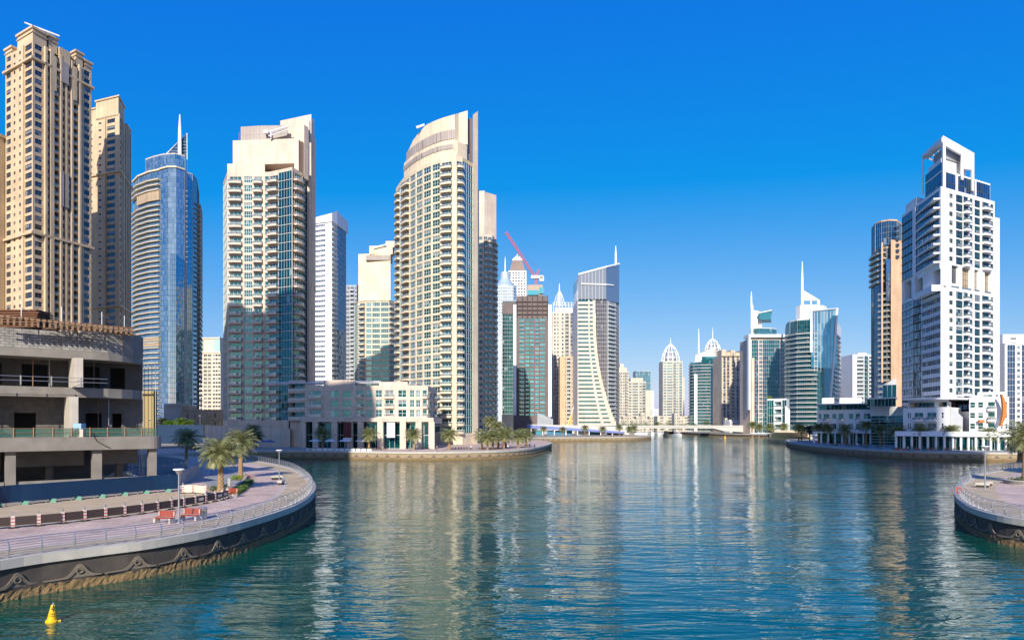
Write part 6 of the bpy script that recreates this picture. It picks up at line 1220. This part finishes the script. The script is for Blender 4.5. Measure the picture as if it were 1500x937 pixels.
t = Tower('street_building', 'low tan street building left of the green cornered tower', 'building', wallm=TAN, slab=TAN, glassm=GD); pts = rect(265, 330, 400, 30, -4); t.block(pts, GZ, 5.2, 3, [[S(1), Wn(.4, nx=1), S(1), Wn(.4, nx=1), S(2), Wn(.4, nx=1), S(1), Wn(.4, nx=1), S(1.5)]]); t.solid(sub(pts, .02, .18, .0, .3), GZ+15.6, GZ+19); t.done()
b = MB(); b.box(X(207, 240), X(225, 240), 240, 242.5, GZ, Z(572, 240)); b.box(X(206, 239), X(226, 239), 238.8, 239.99, Z(577, 240), Z(574, 240)); solo('street_building', b, plain('yellow_facade', (.34, .25, .09)), 'small yellow building behind the rounded corner of the unfinished building', 'building')
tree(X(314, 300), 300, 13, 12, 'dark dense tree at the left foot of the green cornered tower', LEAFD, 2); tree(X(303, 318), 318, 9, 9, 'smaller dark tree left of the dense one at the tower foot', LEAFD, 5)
for k, (px, c) in enumerate(((281, (.5, .06, .30)), (287.5, (.55, .22, .05)), (293, (.6, .6, .6)))): b = MB(); b.box(-.9, .9, -.1, .1, .3, 3.2); b.box(-.7, -.6, -.05, .05, 0, .3); b.box(.6, .7, -.05, .05, 0, .3); solo('sign_board', b, plain('board_%d' % k, c), ['magenta sign board above the distant blue hoarding', 'orange sign board above the distant blue hoarding', 'white sign board above the distant blue hoarding'][k], 'sign', (X(px, 318), 318, GZ+2.4))
lamp(X(293, 300), 300, 'tall thin street lamp before the low tan street building', 12, .6, 'street lamps', GZ); lamp(X(219, 240), 240, 'street lamp beside the small yellow building', 10, .5, 'street lamps', GZ)
# ================================================================== BRIDGE
WBR = plain('white_bridge_concrete', (.50, .48, .45), .7, var=.12, scale=.2)
br = thing('road_bridge', 'long low white road bridge across the far end of the water', 'bridge', (X(960, 590), 590, 0)); bo = (X(960, 590), 590, 0); b = MB()
def bz(px): # deck top height in metres at picture column
    return Z(626, 590)+3.6*(1-((px-985)/230.0)**2) if px > 770 else Z(628, 590)
cols_ = list(range(775, 1170, 15))
for k in range(len(cols_)-1):
    pa, pb = cols_[k], cols_[k+1]; ya = yb = 588
    th = lambda p: (1.5 if 930 < p < 1060 else 1.5+min(4.5, abs(p-995)*.035))
    x0, x1 = X(pa, 588), X(pb, 588); za, zb = Z(624.5, 588), Z(624.5, 588); lo0, lo1 = za-th(pa), zb-th(pb)
    i = len(b.v); b.prism([(x0, 588), (x1, 588), (x1, 604), (x0, 604)], [lo0, lo1, lo1, lo0], [za, zb, zb, za])
part('deck', b, WBR, br, bo); b = MB(); b.box(X(775, 588), X(1155, 588), 587.5, 587.9, Z(624.5, 588), Z(622.8, 588)); part('parapet', b, WBR, br, bo)
for px in (919, 1100): b = MB(); b.prism([P(px-4, 590), P(px+4, 590), (X(px+3, 590), 602), (X(px-3, 590), 602)], -2, Z(628, 588)-1); part('pier', b, WBR, br, bo)
for k, px in enumerate(range(790, 1150, 30)): b = MB(); x = X(px, 596); b.tube([(x, 596, Z(624.5, 588)), (x, 596, Z(624.5, 588)+8.5)], .12, 5); b.tube([(x-1.2, 596, Z(624.5, 588)+8.6), (x+1.2, 596, Z(624.5, 588)+8.6)], .1, 4); part('lamp_post', b, METAL, br, bo)
# approach wall with blue striped canopy
t_ = thing('canopy', 'long blue and white striped canopy wedge at the left foot of the bridge', 'canopy', (X(850, 500), 500, GZ)); co = (X(850, 500), 500, GZ)
b = MB(); b.prism([P(772, 505), P(918, 500), P(918, 512), P(772, 517)], [Z(626, 505), Z(636, 500), Z(636, 512), Z(626, 517)], [Z(621, 505), Z(624.5, 500), Z(624.5, 512), Z(621, 517)]); part('roof', b, WBR, t_, co)
def m_blue(m, nt, b):
    L = nt.links.new; tc = N(nt, 'ShaderNodeTexCoord'); wv = N(nt, 'ShaderNodeTexWave'); wv.inputs['Scale'].default_value = .5; wv.inputs['Distortion'].default_value = 2; L(tc.outputs['Object'], wv.inputs['Vector']); mx = N(nt, 'ShaderNodeMix', data_type='RGBA'); mx.inputs[6].default_value = (.015, .05, .30, 1); mx.inputs[7].default_value = (.25, .32, .60, 1); L(wv.outputs[0], mx.inputs[0]); L(mx.outputs[2], b.inputs['Base Color'])
b = MB(); b.prism([P(772, 503), P(780, 503), P(915, 497), P(915, 498.5), P(780, 504.5), P(772, 504.5)], [Z(626, 503), Z(627, 503), Z(634.5, 497), Z(634.5, 497), Z(627, 503), Z(626, 503)], [Z(622, 503), Z(623, 503), Z(632, 497), Z(632, 497), Z(623, 503), Z(622, 503)]); part('valance', b, nmat('blue_striped_valance', m_blue), t_, co)
for k in range(9): b = MB(); x = X(778+k*17, 499); b.box(x-.3, x+.3, 498.8, 499.4, GZ, Z(627+k, 499)); part('post', b, WMETAL, t_, co)
for k, (pa, pb, c) in enumerate(((785, 797, (.04, .22, .28)), (802, 838, (.03, .16, .28)), (846, 862, (.35, .42, .44)), (864, 884, (.03, .16, .26)), (890, 912, (.02, .08, .12)))): b = MB(); x0, x1 = X(pa, 506), X(pb, 506); b.box(x0, x1, 505, 509, GZ, GZ+3.0); b.box(x0-.2, x1+.2, 504.6, 509.2, GZ+3.0, GZ+3.3); solo('kiosk', b, plain('kiosk_%d' % k, c), ['small teal kiosk', 'long blue kiosk', 'pale grey kiosk', 'narrow blue kiosk', 'dark kiosk'][k]+' under the blue striped canopy', 'kiosk', group='kiosks under the canopy')
b = MB(); p0 = Vector((X(833, 540), 540, Z(626, 540)))
vv = []; 
for k in range(9): f = k/8; x = X(831+8*f**1.3, 540); z = Z(627-27*f, 540); w_ = 1.5*sin(pi*min(1, f+.12))**.7+.12; vv.append((x, z, w_))
for k in range(8): (x0, z0, w0), (x1, z1, w1) = vv[k], vv[k+1]; b.face([(x0-w0*.3, 540, z0), (x0+w0, 540, z0), (x1+w1, 540, z1), (x1-w1*.3, 540, z1)]); b.face([(x0-w0*.3, 540.4, z0), (x1-w1*.3, 540.4, z1), (x1+w1, 540.4, z1), (x0+w0, 540.4, z0)]); b.face([(x0+w0, 540, z0), (x0+w0, 540.4, z0), (x1+w1, 540.4, z1), (x1+w1, 540, z1)])
R = thing('feather_banner', 'curved yellow feather banner on a leaning pole by the bridge', 'banner', (p0.x, 540, GZ)); part('sail', b, plain('yellow_cloth', (.72, .36, .02), .6), R, (p0.x, 540, GZ)); b = MB(); b.tube([(X(830, 540), 540.2, GZ), (X(832, 540), 540.2, Z(620, 540)), (X(840.5, 540), 540.2, Z(595.5, 540))], .25, 6); part('pole', b, WMETAL, R, (p0.x, 540, GZ))
b = MB(); b.prism([P(735, 420), P(752, 420), P(752, 430), P(735, 430)], GZ, Z(607, 420)); solo('street_building', b, CREAM, 'small blank cream building behind the dense palm cluster', 'building')
# low villas and trees beyond the bridge
rv = random.Random(12)
for k in range(14):
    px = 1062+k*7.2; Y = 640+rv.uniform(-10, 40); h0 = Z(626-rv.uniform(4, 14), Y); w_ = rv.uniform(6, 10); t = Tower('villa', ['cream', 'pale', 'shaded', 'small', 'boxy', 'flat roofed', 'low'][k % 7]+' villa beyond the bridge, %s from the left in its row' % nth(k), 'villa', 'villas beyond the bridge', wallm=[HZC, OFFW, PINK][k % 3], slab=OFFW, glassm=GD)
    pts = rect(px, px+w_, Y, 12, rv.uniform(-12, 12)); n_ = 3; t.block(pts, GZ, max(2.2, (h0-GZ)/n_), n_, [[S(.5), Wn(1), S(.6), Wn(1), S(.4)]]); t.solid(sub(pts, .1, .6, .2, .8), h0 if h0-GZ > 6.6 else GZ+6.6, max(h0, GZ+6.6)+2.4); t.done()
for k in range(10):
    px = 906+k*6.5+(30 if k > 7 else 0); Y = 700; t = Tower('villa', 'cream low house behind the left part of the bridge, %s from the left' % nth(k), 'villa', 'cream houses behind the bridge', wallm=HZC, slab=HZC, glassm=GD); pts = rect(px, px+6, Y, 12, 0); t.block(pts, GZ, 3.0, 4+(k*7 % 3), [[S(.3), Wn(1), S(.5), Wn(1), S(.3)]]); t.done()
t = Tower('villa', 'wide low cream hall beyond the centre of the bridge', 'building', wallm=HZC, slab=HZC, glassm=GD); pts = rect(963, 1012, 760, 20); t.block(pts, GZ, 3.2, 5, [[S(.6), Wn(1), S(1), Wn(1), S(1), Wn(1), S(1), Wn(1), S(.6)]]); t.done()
for k in range(16): px = 908+k*9; Y = 660+rv.uniform(-20, 20); tree(X(px, Y), Y, rv.uniform(8, 13), rv.uniform(8, 12), 'far green tree behind the bridge, %s from the left' % nth(k), LEAFG, k, 'far trees behind the bridge')
# boats
def boat(x, y, rz, s, label, hull, cab=GD, group=None):
    R = thing('motor_yacht', label, 'boat', (x, y, 0), rz, group); b = MB(); L_, W_ = 6.5*s, 1.9*s; secs = []
    for k in range(9): t_ = k/8; xx = -L_+2*L_*t_; wv = W_*(1-max(0, (t_-.45)/.55)**2.2)+.03; secs.append([(xx, -wv, 1.5*s+.5*s*t_), (xx*.97, -wv*.8, 0), (xx*.95, 0, -.4*s), (xx*.97, wv*.8, 0), (xx, wv, 1.5*s+.5*s*t_)])
    for k in range(8):
        for j in range(4): b.face([secs[k][j], secs[k+1][j], secs[k+1][j+1], secs[k][j+1]])
        b.face([secs[k][0], secs[k][4], secs[k+1][4], secs[k+1][0]])
    b.face(secs[0]); part('hull', b, hull, R); b = MB(); q = [(-.55*L_, -.7*W_), (.25*L_, -.65*W_), (.45*L_, 0), (.25*L_, .65*W_), (-.55*L_, .7*W_)]; b.prism(q, 1.75*s, 2.9*s); part('cabin', b, hull, R); b = MB(); b.prism([(px_*1.01, py_*1.02) for px_, py_ in q], 2.1*s, 2.6*s, cap=False); part('window', b, cab, R)
    b = MB(); b.prism([(-.5*L_, -.6*W_), (.05*L_, -.55*W_), (.15*L_, 0), (.05*L_, .55*W_), (-.5*L_, .6*W_)], 3.5*s, 3.7*s); b.tube([(-.4*L_, -.5*W_, 2.9*s), (-.4*L_, -.5*W_, 3.5*s)], .06*s, 4); b.tube([(-.4*L_, .5*W_, 2.9*s), (-.4*L_, .5*W_, 3.5*s)], .06*s, 4); b.tube([(0, 0, 2.9*s), (0, 0, 4.4*s)], .06*s, 4); part('flybridge', b, hull, R); return R
DKH = plain('dark_hull', (.05, .055, .06), .25); WHH = plain('white_hull', (.78, .78, .78), .25)
boat(X(975.5, 560), 560, -1.75, 1.35, 'dark grey motor yacht heading this way under the bridge', DKH); boat(X(993, 575), 575, -1.4, 1.25, 'white motor boat just right of the dark yacht', WHH)
for k in range(9): boat(X(937+k*6.2+(24 if k > 5 else 0), 690+k*4), 690+k*4, .2+k*.4, 1.0, 'white boat moored beyond the bridge, %s from the left' % nth(k), WHH, GD, 'moored boats beyond the bridge')
boat(X(1213, 262), 282 if False else 700, .3, .8, 'white boat moored far beyond the right pier of the bridge', WHH) if False else None
# yellow buoys
YEL = plain('yellow_buoy_paint', (.80, .44, .005), .4, var=.05)
def buoy(x, y, label, s=1.0, num=True):
    R = thing('buoy', label, 'buoy', (x, y, 0)); b = MB(); b.lathe([(.3*s, -.3*s), (.40*s, 0), (.40*s, .08*s), (.30*s, .2*s), (.22*s, .7*s), (.14*s, 1.15*s), (.12*s, 1.2*s)], 0, 0, 20); part('body', b, YEL, R); b = MB(); b.lathe([(.07*s, 1.2*s), (.07*s, 1.3*s), (.02*s, 1.36*s)], 0, 0, 10); part('lamp', b, METAL, R)
    b = MB(); b.tube([(.38*s, -.1, .03), (.52*s, -.1, .06)], .07*s, 6); part('lug', b, YEL, R)
    if num:
        b = MB()
        def st(x0, z0, x1, z1, w_=.022):
            def yy(z): return -(.30-(z-.2)*.16+.012)
            d = Vector((x1-x0, 0, z1-z0)).normalized(); n_ = Vector((-d.z, 0, d.x))*w_; b.face([(x0-n_.x, yy(z0-n_.z), z0-n_.z), (x1-n_.x, yy(z1-n_.z), z1-n_.z), (x1+n_.x, yy(z1+n_.z), z1+n_.z), (x0+n_.x, yy(z0+n_.z), z0+n_.z)])
        st(.03, .62, .03, .98); st(.03, .98, -.07, .74); st(-.08, .74, .075, .74)
        for (z, sp_) in ((.52, (-.11, -.06, -.01, .04, .09)), (.40, (-.12, -.07, 0.0, .05, .1))):
            for q in sp_: st(q, z-.025, q+.012, z+.03, .012); st(q-.012, z, q+.02, z, .010)
        part('number_marking', b, BLACK, R)
    R.rotation_euler = (radians(3), radians(4), atan2(-y, -x)+pi/2); return R
Yq = 11000/(910-620); buoy(X(76, Yq), Yq, 'yellow conical buoy marked 4 in the dark water at bottom left', .80); Yq = 11000/(641.5-620); buoy(X(1062, Yq), Yq, 'tiny far yellow buoy in front of the dark right hand quay', 1.6, False)
# ================================================================== RIGHT HAND PODIUM COMPLEX
t = Tower('podium_building', 'low white podium wing with flat roof canopy left of the big white tower', 'building', wallm=WHITE, slab=WHITE, glassm=GTD, curtain=GTD); Yp = 286
pts = [P(1197, 296), P(1279, 282), P(1279, 306), P(1197, 318)]
t.block(pts, 7.6, 4.2, 2, [[S(.3), Wn(.6, nx=1), S(.3), B(1.4, d=1), S(.4), Wn(1, nx=2), S(.2), B(1.2, d=1), S(.9), Wn(1), S(.3), B(1, d=1), S(.5), Wn(1.6), S(.3)]], roof=True)
q = [P(1200, 297), P(1280, 284), P(1280, 300), P(1200, 312)]; t.seg(q[0], q[1], 16.0, 3.0, 1, [Gl(1, sp=.05)]); rf_ = [P(1197, 293), P(1282, 279), P(1282, 304), P(1197, 316)]; t.solid(rf_, 19.0, 19.5)
for (pa, pb) in ((1204, 1222), (1230, 1262)): t.solid([P(pa, 300), P(pb, 296), P(pb, 306), P(pa, 308)], 19.5, 22.2)
gf = [P(1200, 299), P(1286, 283)]; t.seg(gf[0], gf[1], GZ, 4.9, 1, [Gl(1, sp=.05, pw=3)]); t.solid([P(1190, 291), P(1290, 274), P(1290, 282), P(1190, 298)], 7.0, 7.6); cb_ = None
for k in range(10): cb_ = MB(); x0, y0 = P(1193+k*10.3, 290.5-k*1.65); cb_.box(x0-.25, x0+.25, y0, y0+.5, GZ, 7.0); t.extra('column', cb_, WMETAL)
t.done()
t = Tower('podium_building', 'dark louvred link block in the middle of the white podium', 'building', wallm=OFFW, slab=OFFW, glassm=GTD, curtain=GTD); pts = [P(1276, 272), P(1324, 262), P(1324, 285), P(1276, 292)]
t.block(pts, GZ, 1.15, 10, [[Gl(1, sp=.1, ledge=.5, pw=3)]], roof=False); t.solid(offset(pts, .3), 14.0, 17.5); q = [P(1270, 270), P(1312, 260), P(1312, 275), P(1270, 285)]; t.seg(q[0], q[1], 17.5, 3.0, 1, [Gl(1, sp=.05)]); t.solid(offset(q, .5), 20.5, 21.0)
lx_ = [P(1293, 268), P(1313, 264), P(1313, 272), P(1293, 276)]; t.seg(lx_[0], lx_[1], 21.0, 5.0, 1, [Gl(1, sp=0, pw=1.5)]); t.solid(lx_, 26.0, [26.2, 28.5, 28.5, 26.2]); t.done()
t = Tower('podium_building', 'white front podium block with balconies and long shopfront below the big white tower', 'building', wallm=WHITE, slab=WHITE, glassm=GTD, curtain=GTD); Yp = 222
pts = [P(1323, 236), P(1392, 224), P(1408, 232), P(1408, 262), P(1323, 262)]
t.block(pts, 8.2, 3.6, 2, [[S(.6), Wn(.3, nx=1), Wn(.3, nx=1), S(.3), B(1.6, d=1.2), S(.3), B(1.6, d=1.2), S(.5), Wn(.4, nx=1), S(.9)], [S(.2), Wn(.8), S(.2)]])
q = [P(1330, 240), P(1390, 228), P(1390, 250), P(1330, 255)]; t.seg(q[0], q[1], 15.4, 3.6, 1, [('l', 3, {'rev': 2.5}), S(.1), ('l', 1, {'rev': 2.5}), S(.1)]); t.solid([P(1322, 236), P(1400, 224), P(1420, 232), P(1420, 262), P(1322, 262)], 19.0, 19.7)
# shopfront and continuous white fascia
sfq = [P(1311, 231), P(1400, 219), P(1482, 216)]
for k in range(2): t.seg(sfq[k], sfq[k+1], GZ, 4.3, 1, [Gl(1, sp=.03, pw=1.6, ledge=0.01)])
fo_ = offset(sfq, 1.6, False); fi = offset(sfq, -2.5, False)
for k in range(2): t.solid([fo_[k], fo_[k+1], fi[k+1], fi[k]], 6.8, 7.1); t.solid([offset(sfq, .2, False)[k], offset(sfq, .2, False)[k+1], fi[k+1], fi[k]], 7.1, 8.4)
for k in range(16): f = k/15; a_, c_ = (sfq[0], sfq[1]) if f < .5 else (sfq[1], sfq[2]); g = f*2 if f < .5 else f*2-1; x = a_[0]+(c_[0]-a_[0])*g; y = a_[1]+(c_[1]-a_[1])*g; cb_ = MB(); cb_.box(x-.3, x+.3, y-.9, y-.4, GZ, 6.8); t.extra('column', cb_, WMETAL)
t.done()
t = Tower('podium_building', 'white stepped villa block with orange sail shaped fin at the right end of the podium', 'building', wallm=WHITE, slab=WHITE, glassm=GTD, curtain=GTD)
pts = [P(1420, 223), P(1478, 218), P(1478, 250), P(1420, 252)]; t.block(pts, 8.3, 3.45, 3, [[Wn(1.2), S(.3), Wn(1.2), S(.6), B(1.6, d=1.2), S(.9), Wn(.4, nx=1), S(.4), Wn(.4, nx=1), S(.3)]]); t.solid([P(1408, 232), P(1421, 228), P(1421, 250), P(1408, 252)], 8.3, 15)
q = [P(1432, 226), P(1474, 223), P(1474, 245), P(1432, 248)]; t.seg(q[0], q[1], 18.65, 2.3, 1, [S(.6), Wn(1.6), S(.2), Wn(.5), S(1)]); t.solid(q, 20.95, 21.3)
# folded white gable between blocks
gb = MB(); gb.prism([P(1393, 224), P(1409, 221), P(1412, 235), P(1393, 238)], 8.3, [16.5, 13.0, 13.0, 16.5]); t.extra('gable', gb, WHITE)
ob = MB(); prev = None; yy = 216.2
for k in range(15):
    f = k/14; z = Z(624-47*f, yy); bow = 3.6*sin(pi*(f*.9+.03)); x0 = X(1465.5, yy)-0.1+bow*.12*2; wv = .25+.95*sin(pi*min(1, f*.95+.03))**.8; cur = ((x0+.2*f, z), (x0+.2*f+wv, z))
    if prev:
        (xa, za), (xb, _) = prev; (xc, zc), (xd, _) = cur
        ob.face([(xa, yy, za), (xb, yy, za), (xd, yy, zc), (xc, yy, zc)]); ob.face([(xa, yy, za), (xc, yy, zc), (xc, yy+.8, zc), (xa, yy+.8, za)]); ob.face([(xb, yy, za), (xb, yy+.8, za), (xd, yy+.8, zc), (xd, yy, zc)]); ob.face([(xa, yy+.8, za), (xc, yy+.8, zc), (xd, yy+.8, zc), (xb, yy+.8, za)])
    prev = cur
t.extra('sail_fin', ob, plain('orange_wood', (.50, .17, .035), .45), label='orange wooden sail shaped fin')
for px in (1436.5, 1448.5):
    ob = MB(); ob.box(X(px-4, 221), X(px+4, 221), 220.3, 221.2, 11.3, 12.2); t.extra('orange_panel', ob, plain('orange_wood', (.50, .17, .035), .45))
t.done()
# teal pavilion and stepped terrace left of the podium
t = Tower('pavilion', 'teal glass pavilion with white curved frame and roof plants at the water edge', 'building', wallm=WHITE, slab=WHITE, glassm=GTC, curtain=GTC); pts = [P(1124, 400), P(1152, 392), P(1156, 405), P(1126, 415)]; t.block(pts, GZ, 4.4, 5, [[Gl(1.2, sp=.1), ('l', 1.6, {'rev': 2}), Gl(.8, sp=.1)], [S(1)]]); wf = MB(); wf.prism([P(1150, 391), P(1157, 391), P(1157, 395), P(1150, 395)], GZ, [Z(594, 391), Z(600, 391), Z(600, 395), Z(594, 395)]); t.extra('white_frame', wf, WHITE); t.done()
b = MB()
for k in range(4): b.prism([P(1128+k*2, 385-k*3), P(1190-k*3, 372-k*3), P(1190-k*3, 392), P(1128+k*2, 400)][::1], GZ+k*1.2, GZ+k*1.2+1.1)
solo('terrace', b, CREAM, 'stepped cream terrace below the teal glass pavilion', 'terrace')
shrub(X(1126, 402), 402, 5, 3, 'leafy roof plants on the teal glass pavilion', LEAFY, 6, 400, .3, z=GZ+22)
for k in range(5): parasol(X(1104+k*7, 395+k), 395+k, 'white parasol on the quay left of the teal pavilion, %s from the left' % nth(k), h=2.8, r=2.4, group='white parasols by the pavilion')
# palms of the right bank
rp_ = [(1199, 292, 6.6), (1213, 288, 6.2), (1238, 278, 6.0), (1269, 268, 7.6), (1290, 262, 6.2), (1314, 236, 5.6), (1347.5, 228, 6.0), (1393, 222, 6.0), (1448, 218, 5.0)]
for k, (px, Y, h) in enumerate(rp_): palm(X(px, Y), Y, h, 'date palm before the white podium, %s from the left' % nth(k), k, None, 3.2, 'date palms before the white podium', tr=.3)
for k, (px, Y, h) in enumerate([(1170, 340, 6.4), (1174, 330, 5.8), (1186, 320, 5.5)]): palm(X(px, Y), Y, h, 'palm with shade painted into its leaves, right bank nose, %s from the left' % nth(k), k, LEAFD, 3.2, 'palms with painted shade at the right nose')  # dark leaf colour stands in for shade on these palms
for k, (px, Y, h) in enumerate([(1102, 410, 7.5), (1112, 408, 6.2), (1128, 396, 6), (1149, 385, 6.6)]): palm(X(px, Y), Y, h, 'date palm on the quay before the teal pavilion, %s from the left' % nth(k), k, None, 3.4, 'date palms before the pavilion')
x, y = G(1497, 676); palm(X(1494, 148), 148, 4.2, 'big low date palm at the right frame edge beyond the small promenade', 3, None, 3.6, 'palms at the right edge', tr=.4); 
R = palm(X(1503, 96), 96, 6.6, 'tall palm cut by the right frame edge behind the striped planter', 1, None, 3.2, 'palms at the right edge', tr=.4)
for k in range(10): px = 1224+k*22; Y = 214+max(0, (1320-px))*.42; shrub(X(px, Y), Y, 3.6, 1.1+.5*(k % 2), 'green flower bed clump along the right bank, %s from the left' % nth(k), LEAFG, k, 260, .16, 'flower bed clumps on the right bank')
for k, px in enumerate((1313, 1323.5, 1343, 1363, 1386)): bench(X(px, 207.5), 207.5, pi, 'orange red bench on the right bank quay, %s from the left' % nth(k), RED, group='red benches on the right bank')
for k, (px, Y) in enumerate([(1250, 250), (1295, 236), (1382, 207), (703, 222), (491, 212), (1447, 206)]): lamp(X(px, Y), Y, ['lamp post on the right bank before the podium wing', 'lamp post on the right bank before the dark link block', 'lamp post on the right bank before the white front block', 'lamp post before the dense palm cluster', 'lamp post before the left part of the arcade building', 'lamp post on the right bank below the villa block'][k], 5.6, .45, 'lamps on the far quays')
# striped round planter under the right palm, lifebuoy
x, y = X(1503, 96), 96; R = thing('round_planter', 'round planter with dark and white stripes under the right edge palm', 'planter', (x, y, GZ)); b = MB(); b.lathe([(2.6, 0), (2.6, .55), (2.3, .6), (2.3, .45)], 0, 0, 32); part('wall', b, plain('striped_stone', (.45, .40, .36), .7), R)
for k, z in enumerate((.1, .25, .40)): b = MB(); b.lathe([(2.61, z), (2.63, z+.01), (2.63, z+.06), (2.61, z+.07)], 0, 0, 32); part('stripe', b, BLACK, R)
part('plants', leaf_cloud([(0, 0, .6, 2.1, 2.1, .4)], 700, .15, 4), LEAFG, R)
x, y = G(1406, 727); b = MB(); b.tube([(.3*cos(a), -.1, .65+.3*sin(a)) for a in [2*pi*k/16 for k in range(17)]], .07, 6); solo('lifebuoy', b, plain('orange_lifebuoy', (.65, .06, .015)), 'orange lifebuoy hanging on the right hand promenade railing', 'lifebuoy', (x-.1, y, GZ+.1), -.5)
# people
pl_ = [(783, 230, 'blue', 'dark', 'person in a blue top standing near the far quay nose'), (736, 221, 'red', 'dark', 'person in a red top walking before the palm cluster'), (744, 221, 'white', 'blue', 'person in a white top near the palm cluster'), (1214, 262, 'red', 'tan', 'person in a red top on the right bank near the podium wing'), (1256, 240, 'white', 'grey', 'person in a white top on the right bank walkway'), (1262, 241, 'dark', 'dark', 'person in dark clothes on the right bank walkway'), (600, 214, 'grey', 'dark', 'person in a grey top walking before the arcade building'), (304, 168, 'white', 'dark', 'person in a white top on the road behind the near palms'), (362, 219, 'blue', 'blue', 'person in blue standing before the blank pinkish wall')]
pl_ += [(1226, 256, 'dark', 'grey', 'person in dark top strolling before the second podium palm'), (1330, 207, 'white', 'dark', 'person in white walking between two red benches on the right bank'), (1352, 206.5, 'blue', 'dark', 'person in blue walking before the front podium block'), (1405, 206, 'red', 'dark', 'person in red near the right bank edge below the shopfront'), (1412, 206.5, 'grey', 'tan', 'person in grey beside the one in red below the shopfront'), (640, 209, 'tan', 'dark', 'person in tan walking left of the curved cream tower foot'), (690, 216, 'white', 'dark', 'person in white between the black table groups'), (776, 236, 'dark', 'dark', 'person in dark clothes near the pair of palms'), (860, 452, 'white', 'dark', 'person in white on the quay before the blue canopy'), (1160, 335, 'blue', 'dark', 'person in blue at the right bank nose')]
for k, (px, Y, s, tr, lb) in enumerate(pl_): person(X(px, Y), Y, k*1.3, lb, s, tr)
# far off wooded ground behind everything
# ================================================================== NEIGHBOURING TOWERS OUTSIDE THE FRAME (they cast the long shadows)
t = Tower('residential_tower', 'beige tower outside the frame on the left, shading the unfinished building', wallm=BEIGE, glassm=GD, cap=20); pts = [(-150, 25), (-93, 25), (-93, 52), (-150, 52)]; t.block(pts, GZ, 3.4, 48, [[Wn(1), S(.8)]*9, [Wn(1), S(.8)]*5, [Wn(1), S(.8)]*9]); t.solid([(-122, 30), (-104, 30), (-104, 51), (-122, 51)], GZ+48*3.4, GZ+48*3.4+7); t.solid([(-140, 30), (-130, 30), (-130, 51), (-140, 51)], GZ+48*3.4, GZ+48*3.4+4); t.done()
t = Tower('residential_tower', 'pale tower outside the frame behind the viewer, shading the podium', wallm=OFFW, glassm=GTD, cap=20); pts = [(70, -42), (107, -42), (107, -16), (70, -16)]; t.block(pts, GZ, 3.4, 54, [[Wn(1), S(.8)]*9, [Wn(1), S(.8)]*5, [Wn(1), S(.8)]*9, [Wn(1), S(.8)]*5]); t.done()
t = Tower('residential_tower', 'lower beige block outside the frame on the left, shading the arcade building', wallm=BEIGE, glassm=GD, cap=20); pts = [(-92.5, 30), (-73, 30), (-73, 52), (-92.5, 52)]; t.block(pts, GZ, 3.4, 36, [[Wn(1), S(.8)]*4, [Wn(1), S(.8)]*4, [Wn(1), S(.8)]*4]); t.done()
